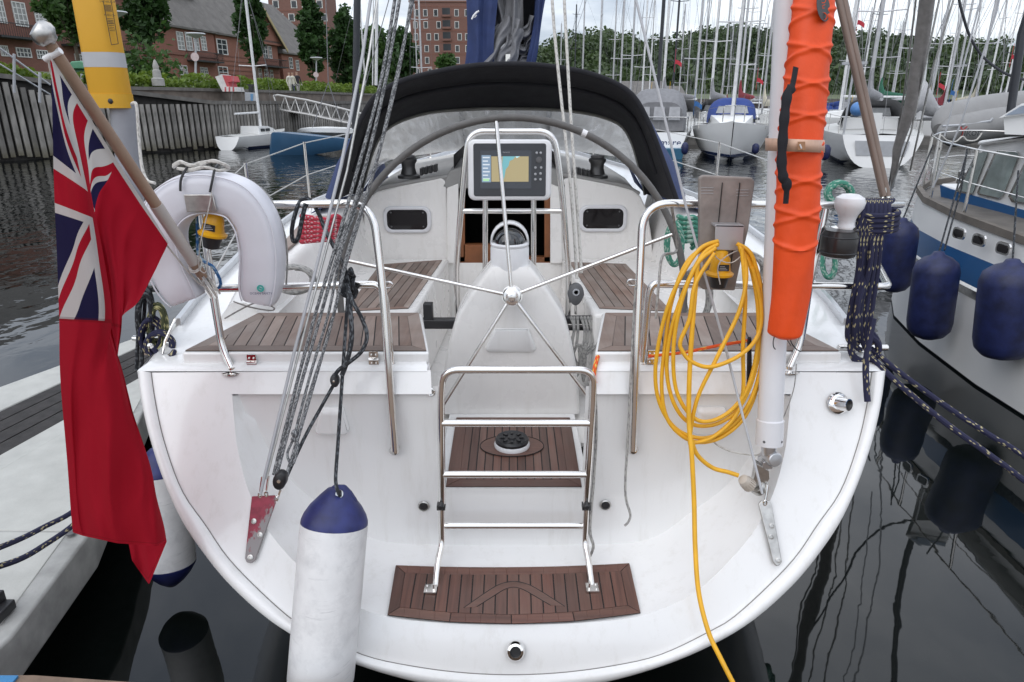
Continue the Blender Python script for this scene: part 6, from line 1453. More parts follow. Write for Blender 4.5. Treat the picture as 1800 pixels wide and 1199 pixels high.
m = MB(); t0_, t1_ = tz(454, 50, .52)[0], tz(466, 50, .52)[0]; zz = tz(460, 46, .52)[1]; m.prism([fpt((t0_+t1_)/2+(t1_-t0_)/2*math.cos(a), zz+(t1_-t0_)/2*.75*math.sin(a), .53) for a in [math.pi*k/12 for k in range(13)]], FNm*.06); part('arched_light', m, frame_w, wdw)
for k in range(6):
    m = MB(); zz = tz(395, 138-k*8)[1]; m.box(fpt((tB1+tC1)/2, zz, .03), (tC1-tB1-.6, .06, .12), rot); part('brick_band', m, brick_a, hC)
F0b = F0.copy()
hD = house('smaller brick house with grey roof beyond the cross gable', tC1+1, tC1+16, 3.6, tz(500, 92)[1], 12, 7.5, brick_c, False, True)
for w in ((508,101,514,121),(520,106,525,124)): window(hD, *w, nx=2, ny=3)
def tower(label, u0, u1, vt, y, rows, cols, balc, seed, name='apartment_tower', side=10):
    c0, c1 = P(u0, 150, y), P(u1, 150, y); zt = P(u0, vt, y).z; b = thing(name, label, 'building', ((c0.x+c1.x)/2, y+side/2, 4.5)); x0, x1 = c0.x, c1.x
    m = MB(); m.prism([(x0, y, 4), (x1, y, 4), (x1, y+side, 4), (x0, y+side, 4)], (0, 0, zt-4)); part('wall', m, brick_t, b)
    m = MB(); m.prism([(x0-.2, y-.2, zt), (x1+.2, y-.2, zt), (x1+.2, y+side+.2, zt), (x0-.2, y+side+.2, zt)], (0, 0, .5)); part('parapet', m, brick_t, b)
    q = random.Random(seed); fh = 3.0; wx_ = (x1-x0)/cols; n = 0; z = zt-2.6
    wf = MB(); wf.box((0, 0, 0), (wx_*.42, .12, 1.75)); pf_ = MB(); pf_.box((0, -.07, 0), (wx_*.32, .04, 1.5))
    wm = pmx = None
    while z > 9 and n < rows:
        for k in range(cols):
            xx = x0+wx_*(k+.5)
            if k in balc:
                m = MB(); m.box((xx, y-.02, z+.1), (wx_*.75, .1, 2.2)); r_ = part('recess', m, glassm, b); m = MB(); m.box((xx, y-.3, z-.75), (wx_*.85, .6, .5)); part('balcony', m, brick_t, b); continue
            if wm is None:
                o = wf.build('window', frame_w, None); wm = o.data; p_ = pf_.build('pane', glassm, None); pmx = p_.data
            else: o = bpy.data.objects.new('window', wm); COL.objects.link(o); p_ = bpy.data.objects.new('pane', pmx); COL.objects.link(p_)
            o.parent = b; o.location = Vector((xx+(.25*wx_ if (n+k) % 3 == 0 else 0), y-.02, z))-b.location; p_.parent = o
        z -= fh; n += 1
    m = MB(); 
    for k in range(n): m.box(((x0+x1)/2, y-.03, zt-1.0-k*fh), (x1-x0, .06, .22))
    part('floor_band', m, brick_a, b); return b
tower('tall brown brick tower behind the slim upright trees', 487, 586, -60, 190, 12, 4, (), 1)
tower('brown brick apartment block with white windows left of the blue sail cover', 726, 832, 4, 205, 8, 6, (3,), 2, side=18)
# ---- terrace furniture
def lamp_post(label, u, v0, v1, y, sign=True):
    a, b = P(u, v1, y), P(u, v0, y); o = thing('street_lamp', label, 'street lamp', a); m = MB(); m.tube([a, b], [.075, .055], 8); part('post', m, lt_grey, o)
    m = MB(); m.lathe([(.05, -.25), (.16, -.2), (.55, .0), (.5, .06), (0, .1)], b, seg=14); part('lamp_head', m, lt_grey, o)
    if sign: m = MB(); m.lathe([(.24, 0), (.24, .03), (0, .03)], P(u, v0+.42*(v1-v0), y)+Vector((0, -.1, 0)), NB, 16); part('round_sign', m, simple('sign_white', (.62, .5, .5), .5), o)
lamp_post('street lamp with round sign below the dark green balcony', 344, 60, 156, 44)
lamp_post('mushroom street lamp among the slim upright trees', 556, 102, 172, 66)
lamp_post('street lamp partly hidden behind the yellow case', 205, 22, 150, 41, False)
bc_ = thing('beach_chair', 'white hooded beach chair with red striped lining on the terrace wall', 'beach chair', P(395, 161, 40.6)); rot = Matrix.Rotation(R(20), 3, 'Z')
c = P(395, 161, 40.6); W1 = simple('wicker_white', (.66, .64, .62), .7); W2m = simple('striped_red', (.50, .08, .09), .7)
m = MB(); m.prism([P(u, v, 40.5) for u, v in ((378,135),(390,131),(402,158),(391,161))], (0, 1.3, 0)); part('hood', m, W1, bc_)
m = MB(); m.prism([P(u, v, 40.45) for u, v in ((391,132),(404,133),(408,143),(401,145),(404,155),(400,156))], (0, 1.2, 0)); part('lining', m, W2m, bc_)
m = MB(); m.prism([P(u, v, 40.4) for u, v in ((391,152),(414,153),(416,161),(392,161))], (0, 1.2, 0)); part('seat', m, W1, bc_)
for k in range(3): m = MB(); m.prism([P(u+k*7, v, 40.37) for u, v in ((395,153),(397,153),(397,161),(395,161))], (0, .03, 0)); part('stripe', m, W2m, bc_)
m = MB(); c = P(279, 151, 38.2); m.lathe([(.32, 0), (.32, .35), (.22, .4), (.2, .75), (.14, .8), (.16, .95), (.11, 1.1), (.07, 1.22), (0, 1.3)], c, seg=10); one('stone_bollard', m, simple('pale_stone', (.36, .35, .33), .85), 'pale stone figure standing on the terrace wall', 'statue', c)
m = MB(); c = P(432, 166, 42); rgm = simple('board_white', (.50, .52, .55), .5); ib = thing('notice_board', 'white notice board with blue mark at the quay wall', 'sign', P(440, 187, 41.5))
m.prism([P(u, v, 41.2) for u, v in ((430,162),(450,163),(451,186),(431,185))], (0, .06, 0)); part('panel', m, rgm, ib); m = MB(); m.prism([P(u, v, 41.17) for u, v in ((440,165),(445,165),(444,184),(441,184))], (0, .02, 0)); part('blue_mark', m, simple('mark_blue', (.16, .33, .55), .5), ib)
m = MB(); m.tube([P(438,186,41.25), P(438,197,41.25)], .05, 6); part('leg', m, iron, ib); m = MB(); m.prism([P(u, v, 41.6) for u, v in ((433,148),(446,148),(443,152),(443,162),(437,162),(437,152))], (0, .3, 0)); part('bin', m, iron, ib)
gw = simple('green_machine', (.06, .16, .09), .5, var=.2)
gb_ = thing('green_container', 'green waste container with lid on the terrace behind the flagstaff', 'container', P(138, 142, 36)); m = MB(); m.prism([P(u, v, 36) for u, v in ((124,121),(154,121),(156,140),(126,140))], (0, 1.0, 0)); part('body', m, gw, gb_, bevel=.05)
m = MB(); m.prism([P(u, v, 35.8) for u, v in ((120,116),(124,108),(140,107),(152,111),(156,121),(122,121))], (0, 1.2, 0)); part('lid', m, simple('green_lid', (.10, .28, .17), .5), gb_, bevel=.05)
for u in (136, 144): m = MB(); m.tube([P(u,130,35.7), P(u,152,35.7)], .06, 6); part('post', m, lt_grey, gb_)
hr = thing('handrail', 'grey steel stair handrail on the sloping end of the timber wall', 'handrail', P(26, 165, 27))
m = MB(); m.tube([P(-60,40,26.5), P(0,85,27), P(88,149,28.5)], .035, 8); part('rail', m, lt_grey, hr); m = MB(); m.tube([P(-60,78,26.5), P(0,113,27), P(88,166,28.5)], .03, 8); part('rail', m, lt_grey, hr)
for u, v0, v1 in ((25,95,163), (70,128,180)): m = MB(); m.tube([P(u,v0,27.4), P(u,v1,27.4)], .05, 8); part('post', m, lt_grey, hr)
# gangway
gy0, gy1 = 43.0, 37.5
gn = thing('gangway', 'white lattice gangway sloping from the quay to the water', 'gangway', P(560, 230, 40))
gmw = simple('gangway_white', (.55, .54, .52), .5, var=.08)
for dy in (0, 1.3):
    T_ = [(481,169),(488,167),(540,176),(590,188),(640,201),(690,212)]; B_ = [(487,186),(486,192),(540,201),(590,212),(640,222),(690,232)]
    yy = lambda u: gy0+(gy1-gy0)*(u-480)/210+dy
    m = MB(); m.tube([P(u, v, yy(u)) for u, v in T_], .055, 6); part('top_chord', m, gmw, gn); m = MB(); m.tube([P(u, v, yy(u)) for u, v in B_], .055, 6); part('bottom_chord', m, gmw, gn)
    m = MB(); m.tube([P(481,169,yy(481)), P(488,187,yy(488))], .05, 6); part('end_post', m, gmw, gn)
    for k in range(10):
        u0, u1 = 492+k*18, 492+(k+1)*18; vt = lambda u: 167+(u-488)*.228; vb = lambda u: 192+(u-486)*.205
        m = MB(); m.tube([P(u0, vb(u0), yy(u0)), P((u0+u1)/2, vt((u0+u1)/2), yy(u0))], .03, 5); part('lattice_bar', m, gmw, gn); m = MB(); m.tube([P((u0+u1)/2, vt((u0+u1)/2), yy(u0)), P(u1, vb(u1), yy(u1))], .03, 5); part('lattice_bar', m, gmw, gn)
m = MB(); m.prism([P(486,192,yy(486)), P(690,232,yy(690)), P(690,232,yy(690))+Vector((0, 1.3, 0)), P(486,192,yy(486))+Vector((0, 1.3, 0))], (0, 0, .06)); part('walk_deck', m, coping, gn)
# people on the terrace
def person(label, u, vfeet, y, h, top, legs, seed, stride=.12, face=0):
    f = P(u, vfeet, y); k = h/1.75; o = thing('person', label, 'person', f, 'walkers on the quay'); V = Vector
    J = [(0, 0, .93), (0, 0, 1.12), (0, 0, 1.38), (0, 0, 1.50), (0, 0, 1.62), (0, 0, 1.72), (-.09, 0, .88), (-.10, -stride, .48), (-.10, -stride*.6, .06), (-.10, -stride*.6-.14, .03), (.09, 0, .88), (.10, stride, .48), (.10, stride*1.6, .08), (.10, stride*1.6-.13, .04), (-.19, 0, 1.38), (-.24, .03, 1.10), (-.23, -.06, .86), (-.23, -.09, .77), (.19, 0, 1.38), (.24, -.03, 1.10), (.23, -.14, .88), (.23, -.19, .80)]
    Ed = [(0,1),(1,2),(2,3),(3,4),(4,5),(0,6),(6,7),(7,8),(8,9),(0,10),(10,11),(11,12),(12,13),(2,14),(14,15),(15,16),(16,17),(2,18),(18,19),(19,20),(20,21)]
    Rd = [.14,.13,.14,.055,.095,.08,.09,.065,.045,.04,.09,.065,.045,.04,.06,.048,.035,.04,.06,.048,.035,.04]
    me = bpy.data.meshes.new('body'); me.from_pydata([(x*k, yy_*k, z*k) for x, yy_, z in J], Ed, []); ob = bpy.data.objects.new('body', me); COL.objects.link(ob); ob.parent = o
    sk = ob.modifiers.new('skin', 'SKIN'); sk.use_smooth_shade = True
    for i, r in enumerate(Rd): me.skin_vertices[0].data[i].radius = (r*k, r*k*.8)
    me.skin_vertices[0].data[0].use_root = True; ob.modifiers.new('sub', 'SUBSURF').levels = 1
    mt, nt, bs_ = newmat('clothes', .8); geo = nt.nodes.new('ShaderNodeTexCoord'); sp_ = nt.nodes.new('ShaderNodeSeparateXYZ'); nt.links.new(geo.outputs['Object'], sp_.inputs[0]); z = E(nt, sp_.outputs[2])
    c_ = mixc(nt, z.gt(.92*k), legs, top); c_ = mixc(nt, z.gt(1.47*k), c_, (.42, .26, .19)); c_ = mixc(nt, z.gt(1.68*k), c_, (.06, .04, .03)); nt.links.new(c_, bs_.inputs['Base Color']); me.materials.append(mt); o.rotation_euler.z = face
    return o
person('walker in white top and pale trousers on the terrace, leftmost beside a friend', 512, 172, 50, 1.68, (.6, .58, .5), (.5, .48, .42), 1, face=1.0)
person('walker in a cream top between the two others on the terrace', 518, 172, 50.5, 1.70, (.6, .57, .45), (.05, .06, .09), 2, face=1.2)
person('walker in black jacket and pale trousers on the terrace', 525.5, 172, 51, 1.76, (.03, .025, .03), (.45, .43, .40), 3, face=.8)
# ================================================================ HILL, FAR HARBOUR, BOATS
hill_px = [(600,144),(760,137),(900,129),(960,109.98189305802298),(1000,97.02018822661532),(1060,96.040093013296),(1130,111.27548350733213),(1200,103.39322959294208),(1250,86.66067597707512),(1350,97.23228470197714),(1480,94.26479882509065),(1560,109.72256726840244),(1640,104.28285073580335),(1700,123),(1760,133),(1850,147),(2100,151),(2500,154)]
HY = 330
crest = [P(u, v, HY) for u, v in hill_px]
def hill_z(x, y):
    for a, b in zip(crest, crest[1:]):
        if a.x <= x <= b.x: t = (x-a.x)/(b.x-a.x); h = a.z+(b.z-a.z)*t; break
    else: h = crest[0].z if x < crest[0].x else crest[-1].z
    s = min(1, max(0, (y-195)/(HY-195))); s = s*s*(3-2*s); back = 1.0 if y < HY else max(.3, 1-(y-HY)/500)
    return 1.2 + (h-1.2)*s*back
m = MB(); ys = [186, 196, 215, 240, 270, 300, 330, 360, 420, 520, 700]; xs = [-160+i*12 for i in range(75)]
m.grid([[Vector((x, y, hill_z(x, y)+1.6)) for x in xs] for y in ys]); tag(m.build('hill', simple('hill_ground', (.035, .055, .02), .95, var=.3, scale=.1)), kind='structure')
q = random.Random(77); vs, fs = [], []
for _ in range(3000):
    x = q.uniform(-120, 470); y = 205+150*q.random()**.85; r = q.uniform(2.4, 5.0); z = hill_z(x, y)+1.0
    uu = u_of(Vector((x, y, z+5)))
    if uu < 560 or uu > 1980: continue
    cz = z+r*.9; h = r*q.uniform(.9, 1.35)
    for _ in range(62):
        d = Vector((q.gauss(0, 1), q.gauss(0, 1)*.9-.3, q.gauss(0, 1)+.25)).normalized(); rr = q.uniform(.72, 1.06)
        c = Vector((x+d.x*r*rr, y+d.y*r*rr, cz+d.z*h*rr)); s_ = q.uniform(.35, .85); nrm = (d+Vector((q.gauss(0, .45), q.gauss(0, .45), q.gauss(0, .45)))).normalized(); a = nrm.orthogonal().normalized(); b = nrm.cross(a); th = q.uniform(0, 6.28); a, b = a*math.cos(th)+b*math.sin(th), b*math.cos(th)-a*math.sin(th)
        o = len(vs); vs += [c-a*s_-b*s_*.5, c+a*s_*.6-b*s_, c+a*s_+b*s_*.4, c-a*s_*.3+b*s_]; fs.append([o, o+1, o+2, o+3])
m = MB(); m._add(vs, fs); f_ = m.build('hillside_wood', leaf_f); tag(f_, 'dark green wood covering the hillside behind the masts', 'wood', kind='stuff')
# shed and houses on the far shore
def far_house(label, u0, u1, ve, vr, y, brick, seed):
    a, b = P(u0, 195, y), P(u1, 195, y); ze, zr = P(u0, ve, y).z, P(u0, vr, y).z; o = thing('shore_house', label, 'house', ((a.x+b.x)/2, y, 1.5)); D = 12
    m = MB(); m.prism([(a.x, y, 0.5), (b.x, y, 0.5), (b.x, y+D, .5), (a.x, y+D, .5)], (0, 0, ze-.5)); part('wall', m, brick, o)
    m = MB(); m._add([(a.x-.5, y-.5, ze), (b.x+.5, y-.5, ze), (b.x+.5, y+D+.5, ze), (a.x-.5, y+D+.5, ze), (a.x-.5, y+D/2, zr), (b.x+.5, y+D/2, zr)], [[0,1,5,4],[2,3,4,5],[1,2,5],[3,0,4],[0,3,2,1]]); part('roof', m, tile, o, ang=5)
    n = max(2, int((b.x-a.x)/3))
    for k in range(n): xx = a.x+(b.x-a.x)*(k+.5)/n; m = MB(); m.box((xx, y-.03, (ze+1.5)/2), (1.1, .1, 1.4)); w = part('window', m, frame_w, o); m = MB(); m.box((xx, y-.09, (ze+1.5)/2), (.9, .04, 1.2)); part('pane', m, glassm, w)
far_house('long low shore house with grey roof behind the left masts', 1098, 1166, 168, 141, 150, brick_b, 1)
far_house('brick gabled shore house beside the long grey roof', 1168, 1202, 172, 150, 146, brick_c, 2)
far_house('low timber boat shed between the far masts', 1340, 1450, 180, 168, 150, simple('shed_wood', (.10, .08, .07), .8), 3)
# ---- yachts
hull_w = simple('yacht_white', (.80, .80, .79), .3, var=.04, scale=.6); hull_navy = simple('yacht_navy', (.02, .035, .10), .25); hull_blue = simple('boat_blue', (.035, .10, .19), .35, var=.12, scale=.8); anti = simple('antifoul_navy', (.015, .025, .07), .5)
canv_b = simple('canvas_blue', (.02, .05, .22), .8); canv_g = simple('canvas_grey', (.22, .22, .23), .8); deckg = simple('deck_grey', (.50, .50, .48), .6, var=.08); winm = glassm
mast_m = simple('mast_alloy', (.50, .50, .51), .4, .6); mast_w = simple('mast_white', (.70, .70, .70), .4); mast_d = simple('mast_dark', (.03, .033, .04), .4); wire = simple('rig_wire', (.20, .20, .21), .4, .5)
def boat_hull(L, B, fb, fs_, st=.72, n=12, k=10):
    """sections from stern to bow; local +y = bow"""
    rg = []
    for i in range(n+1):
        t = i/n; y = -L/2+L*t; w = B/2*(st+(1-st)*math.sin(min(1, t/.45)*math.pi/2) if t < .45 else max(.01, 1-((t-.45)/.55)**2.1)); f = fs_+(fb-fs_)*t**1.5; ke = -.35 if .15 < t < .9 else (-.05 if t < .15 else -.1+.3*(t-.9)*10)
        yo = lambda z: (z/fb-1)*.09*L*max(0, t-.75)*2.2 if t > .75 else (0 if t > .08 else -(1-z/fs_)*.25)
        sec = []
        for j in range(2*k+1):
            a = math.pi*j/(2*k); x = math.cos(a); zz = 1-math.sin(a)**.55 if False else 1-abs(math.sin(a))**1.6
            sec.append(Vector((w*math.copysign(abs(x)**.62, x), y+yo(ke+(f-ke)*zz), ke+(f-ke)*zz)))
        rg.append(sec)
    return rg
def make_yacht(label, group=None, L=10.5, B=3.4, fb=1.35, fs_=1.05, mast_h=14.5, hood=None, boom_cov=None, hullm=hull_w, mastm=mast_m, stripe=None, detail=True, spreaders=2, name='moored_yacht', canopy=False, wires=True, cat='sailing yacht'):
    o = thing(name, label, cat, (0, 0, 0), group); rg = boat_hull(L, B, fb, fs_); k = len(rg[0])
    m = MB(); m.loft(rg, closed=False); m.f.append(list(range(k))); part('hull', m, hullm, o, ang=50)
    m = MB(); m.grid([[r[0]+Vector((0, 0, -.02)), Vector((0, (r[0].y+r[-1].y)/2, r[0].z+.06)), r[-1]+Vector((0, 0, -.02))] for r in rg]); part('deck', m, deckg, o)
    for lo, hi, mt in (((-.2, .14, anti),) + (((.16, .28, stripe),) if stripe else ())):
        m = MB()
        for sd_ in (0, 1):
            rows = []
            for r in rg:
                h = r[:k//2+1] if sd_ == 0 else r[k//2:][::-1]
                def pt(z):
                    for a, b in zip(h, h[1:]):
                        if b.z <= z <= a.z: t = (a.z-z)/max(a.z-b.z, 1e-6); return a.lerp(b, t)
                    return h[-1] if z < h[-1].z else h[0]
                e = Vector((.012 if sd_ == 0 else -.012, 0, 0)); rows.append([pt(hi)+e, pt((lo+hi)/2)+e, pt(lo)+e])
            m.grid(rows)
        part('boot_stripe', m, mt, o)
    fz_ = (fb+fs_)/2; m = MB(); cr_ = []
    for y, w, h in ((-.14*L, .62*B*.5, .02), (-.13*L, .62*B*.5, .42), (.05*L, .56*B*.5, .40), (.2*L, .38*B*.5, .22), (.27*L, .25*B*.5, .02)): cr_.append([Vector((-w, y, fz_-.1)), Vector((-w*.9, y, fz_+h)), Vector((w*.9, y, fz_+h)), Vector((w, y, fz_-.1))])
    m.loft(cr_); cab = part('coachroof', m, hullm if hullm is hull_w else hull_w, o, ang=30)
    for sg in (-1, 1):
        for a_, b_ in ((-.10, -.03), (-.01, .06)):
            m = MB(); m.prism([Vector((sg*(.585*B*.5), a_*L, fz_+.10)), Vector((sg*(.575*B*.5), b_*L, fz_+.10)), Vector((sg*(.565*B*.5), b_*L, fz_+.27)), Vector((sg*(.572*B*.5), a_*L, fz_+.27))], (sg*.03, 0, 0)); part('cabin_window', m, winm, cab)
    my = .06*L
    m = MB(); m.tube([(0, my, fz_+.3), (0, my, mast_h)], .085, 8); ms_ = part('mast', m, mastm, o)
    for i in range(spreaders):
        zz = mast_h*(.36+.28*i) if spreaders > 1 else mast_h*.5; hw = (.95-.2*i)
        m = MB(); m.tube([(-hw, my-.1, zz+.05), (0, my, zz), (hw, my-.1, zz+.05)], .03, 5); part('spreader', m, mastm, ms_)
    m = MB(); m.tube([(0, my, mast_h), (0, my-.25, mast_h+.35)], .012, 4); m.tube([(-.0, my, mast_h+.02), (.0, my+.3, mast_h+.1)], .012, 4); part('masthead_gear', m, wire, ms_)
    m = MB(); m.tube([(0, my-.1, fz_+1.2), (0, my-.40*L, fz_+1.15)], .06, 8); bm = part('boom', m, mastm, o)
    if boom_cov:
        m = MB(); rg2 = []
        for t, w, h in ((0, .10, 1.3), (.06, .13, .75), (.15, .16, .48), (.5, .15, .36), (.9, .11, .24), (1, .05, .12)):
            y = my-.12-.38*L*t; rg2.append([Vector((w*math.cos(a), y, fz_+1.12+h*.5+h*.55*math.sin(a))) for a in [2*math.pi*j/10 for j in range(10)]])
        m.loft(rg2); part('sail_cover', m, boom_cov, bm)
    if wires:
        m = MB(); m.tube([(0, my, mast_h), (0, L/2-.1, fb)], .018, 5); part('forestay', m, wire, o); m = MB(); m.tube([(0, my, mast_h), (0, -L/2+.05, fs_)], .008, 4); part('backstay', m, wire, o)
        for sg in (-1, 1):
            m = MB(); m.tube([(0, my, mast_h*.97), (sg*.85, my-.1, mast_h*.64), (sg*.98, my-.1, mast_h*.36), (sg*B*.46, my-.2, fz_)], .008, 4); part('shroud', m, wire, o)
    if hood:
        m = MB(); rg3 = []
        for y, w, h in ((-.19*L, .66*B*.5, 1.15), (-.13*L, .64*B*.5, 1.05), (-.05*L, .56*B*.5, .42)): rg3.append([Vector((w*math.copysign(abs(math.cos(a))**.6, math.cos(a)), y, fz_+.05+h*abs(math.sin(a))**.7)) for a in [math.pi*j/14 for j in range(15)]])
        m.loft(rg3, closed=False); hd_ = part('sprayhood', m, hood, o, ang=60)
        m = MB(); m.prism([Vector((x*B*.5, -.055*L, z+fz_)) for x, z in ((-.42, .50), (.42, .50), (.36, .82), (-.36, .82))], (0, -.06*L, .0)); part('hood_window', m, simple('hood_clear', (.42, .43, .44), .2), hd_)
    if canopy:
        m = MB(); rg3 = []
        for y, w, h in ((-.47*L, .62*B*.5, 1.2), (-.40*L, .72*B*.5, 1.75), (-.2*L, .74*B*.5, 1.8), (-.06*L, .6*B*.5, .6)): rg3.append([Vector((w*math.copysign(abs(math.cos(a))**.5, math.cos(a)), y, fz_-.1+h*abs(math.sin(a))**.6)) for a in [math.pi*j/14 for j in range(15)]])
        m.loft(rg3, closed=False); m.f.append(list(range(15))); cn = part('cockpit_tent', m, canv_g, o, ang=60)
        for sg in (-.38, 0, .38): m = MB(); m.prism([Vector((x*B*.5+sg*B*.5, -.475*L, z+fz_)) for x, z in ((-.15, .35), (.15, .35), (.13, .9), (-.13, .9))], (0, -.03, .0)); part('tent_window', m, simple('tent_clear', (.50, .50, .52), .2), cn)
    if detail:
        pts = [(-B*.12, L/2-1.2, fb-.02), (-B*.12, L/2-1.15, fb+.6), (0, L/2-.05, fb+.62), (B*.12, L/2-1.15, fb+.6), (B*.12, L/2-1.2, fb-.02)]; m = MB(); m.tube(fillet(pts, .2, 4), .022, 6); part('pulpit', m, steel, o)
        pts = [(-B*.38, -L/2+1.0, fs_), (-B*.38, -L/2+1.0, fs_+.62), (-B*.34, -L/2+.1, fs_+.62), (B*.34, -L/2+.1, fs_+.62), (B*.38, -L/2+1.0, fs_+.62), (B*.38, -L/2+1.0, fs_)]; m = MB(); m.tube(fillet(pts, .15, 4), .022, 6); part('pushpit', m, steel, o)
        for sg in (-1, 1):
            m = MB(); m.tube([(sg*B*.12, L/2-1.15, fb+.6), (sg*B*.42, .15*L, fz_+.62), (sg*B*.48, -.1*L, fz_+.6), (sg*B*.38, -L/2+1.0, fs_+.62)], .009, 4); part('guard_wire', m, wire, o)
            for yy, ww in ((.2, .40), (.05, .475), (-.12, .48), (-.26, .45)): m = MB(); m.tube([(sg*B*ww, yy*L, fz_-.1), (sg*B*ww, yy*L, fz_+.6)], .014, 5); part('stanchion', m, steel, o)
    return o
def place(o, u, y, rz, sc=1.0):
    d = y; x = (u-900)/FPX*(d*_ct+CAMZ*_st); o.location = (x, y, 0); o.rotation_euler.z = R(rz); o.scale = (sc,)*3; return o
def flag_on(o, h, col, w=.5):
    m = MB(); m.grid([[Vector((.9+w*a+.0, .6+.06*math.sin(6*a), h+.35*b-.12*a)) for a in (0, .33, .66, 1)] for b in (0, .5, 1)]); part('courtesy_flag', m, col, o)
fl_r, fl_y, fl_b = simple('flag_red', (.5, .04, .06), .8), simple('flag_yellow', (.7, .42, .02), .8), simple('flag_blue', (.04, .14, .35), .8)
# near row on the starboard side
b1 = place(make_yacht('white yacht with bright blue sprayhood moored bow towards the walkway', hood=canv_b, stripe=hull_navy, mastm=mast_w, mast_h=15.5, fb=1.55, B=3.5, spreaders=2), 1280, 33.2, 164)
m = MB(); m.box((0, 5.35, 1.50), (.14, .45, .10)); m.tube([(0, 5.5, 1.5), (0, 5.75, 1.15)], .05, 6); m.tube([(-.22, 5.72, 1.32), (0, 5.78, 1.12), (.22, 5.72, 1.32)], .05, 6); part('anchor', m, iron, b1)
for sg, yy in ((-1, .5), (1, .5)):
    t_ = Vector((sg*1.78+ -0, yy, 1.05))
fend_m = fender_n
def yfend(label, u, v0, v1, y, w, group=None):
    a, b = P(u, v0, y), P(u, v1, y); r = (P(u+w, v0, y)-a).x; m = MB(); L_ = a.z-b.z; m.lathe([(r*.15, 0), (r*.6, L_*.06), (r, L_*.22), (r*1.02, L_*.5), (r, L_*.78), (r*.6, L_*.95), (r*.2, L_)], b, seg=16); return one('yacht_fender', m, fend_m, label, 'fender', b, group)
yfend('navy fender on the port bow of the blue-hooded yacht', 1203, 250, 272, 29.0, 6); yfend('navy fender on the starboard bow of the blue-hooded yacht', 1327, 252, 271, 29.0, 6)
b2 = place(make_yacht('white yacht with grey cockpit tent moored left of the blue-hooded yacht', canopy=True, mastm=mast_d, L=10, spreaders=1), 1150, 36, -10)
tm = text_mb('mare', Vector((.55, -5.12, .62)), Vector((1, 0, 0)), Vector((0, 0, 1)), .32); tm.v = [v+Vector(b2.location)*0 for v in tm.v]; off_ = b2.location.copy(); rz_ = b2.rotation_euler.z; b2.location = (0, 0, 0); part('name_lettering', tm, navy, b2); b2.location = off_
b3 = place(make_yacht('white yacht showing its open stern beyond the brown strut', canopy=False, hood=canv_g, L=11.5, B=3.7, fs_=1.15, mast_h=16.5, boom_cov=canv_g), 1512, 31.5, -20)
off_ = b3.location.copy(); b3.location = (0, 0, 0)
m = MB(); m.prism([Vector((x, -5.93, z)) for x, z in ((-.8, .42), (.8, .42), (.9, .95), (-.9, .95))], (0, .05, 0)); part('transom_door', m, lt_grey, b3)
m = MB(); m.ball(Vector((-.95, -5.6, 2.05)), .26, 10); part('round_float', m, simple('float_blue', (.10, .25, .55), .5), b3)
m = MB(); m.box((-.35, -5.72, 1.55), (.45, .08, .75)); part('raft_case', m, hull_w, b3); m = MB(); m.tube([(-1.3, -5.6, 1.1), (-1.3, -5.6, 3.6)], .04, 6); m.box((-1.3, -5.6, 3.62), (.8, .5, .10)); part('radar_pole', m, lt_grey, b3)
b3.location = off_
yfend('navy fender hanging on the open-sterned yacht', 1449, 254, 282, 26.5, 8)
tb = MB(); tb.loft([[P(1160+u, 262+dv, 30)+Vector((0, yy, 0)) for u, dv in ((0, 0), (4, 20), (38, 20), (44, 0))] for yy in (0, 1.8)], cap0=True, cap1=True); one('tender', tb, simple('tender_blue', (.03, .13, .22), .4), 'small blue tender tied beside the blue-hooded yacht', 'dinghy')
# crowd of yachts: a few templates copied through the harbour
canv_gr = simple('canvas_green', (.02, .12, .07), .8); canv_r = simple('canvas_wine', (.20, .02, .03), .8); canv_c = simple('canvas_cream', (.52, .48, .38), .8)
def crowd(look, grp, **k): return make_yacht(look + ' in the crowded moorings', grp, detail=False, **k)
TT = [crowd('white yacht with bare alloy mast and no covers', 'bare masted yachts'),
 crowd('white yacht with blue boom cover and blue sprayhood', 'blue covered yachts', hood=canv_b, boom_cov=canv_b, L=9.5, B=3.1, mast_h=12.5, spreaders=1),
 crowd('dark masted yacht with grey boom cover', 'dark masted yachts', mastm=mast_d, boom_cov=canv_g, mast_h=15, spreaders=3),
 crowd('white masted yacht with grey boom cover and grey sprayhood', 'white masted yachts with grey covers', mastm=mast_w, boom_cov=canv_g, hood=canv_g, L=11.5, B=3.7, mast_h=16),
 crowd('navy hulled yacht with bare alloy mast', 'navy hulled yachts', hullm=hull_navy, L=10, mast_h=14),
 crowd('white yacht with cream boom cover and alloy mast', 'cream covered yachts', boom_cov=canv_c, L=9, B=3, mast_h=12, spreaders=1),
 crowd('white yacht with dark green boom cover', 'green covered yachts', boom_cov=canv_gr, hood=canv_gr, mast_h=13.5),
 crowd('white masted yacht with bare boom and red stripe', 'red striped yachts', mastm=mast_w, stripe=canv_r, L=11, mast_h=15.5, spreaders=3),
 crowd('white yacht with wine red boom cover', 'wine red covered yachts', boom_cov=canv_r, L=9.8, mast_h=13)]
spots = [(1062,72),(1088,60),(1104,52),(1128,66),(1168,47),(1181,58),(1192,75),(1214,54),(1232,68),(1247,48),(1262,80),(1296,56),(1308,62),(1322,74),(1340,50),(1470,58),(1488,48),(1500,76),(1522,60),(1540,52),(1556,70),(1576,46),(1596,64),(1618,54),(1640,44),(1656,74),(1676,56),(1694,48),(1712,66),(1733,58),(1748,80),(1768,50),(1790,62),(1030,95),(1075,100),(1140,98),(1205,102),(1275,96),(1335,104),(1505,99),(1565,103),(1630,97),(1690,104),(1755,100),(1010,84),(985,90),(738,92),(745,70),(656,84)]
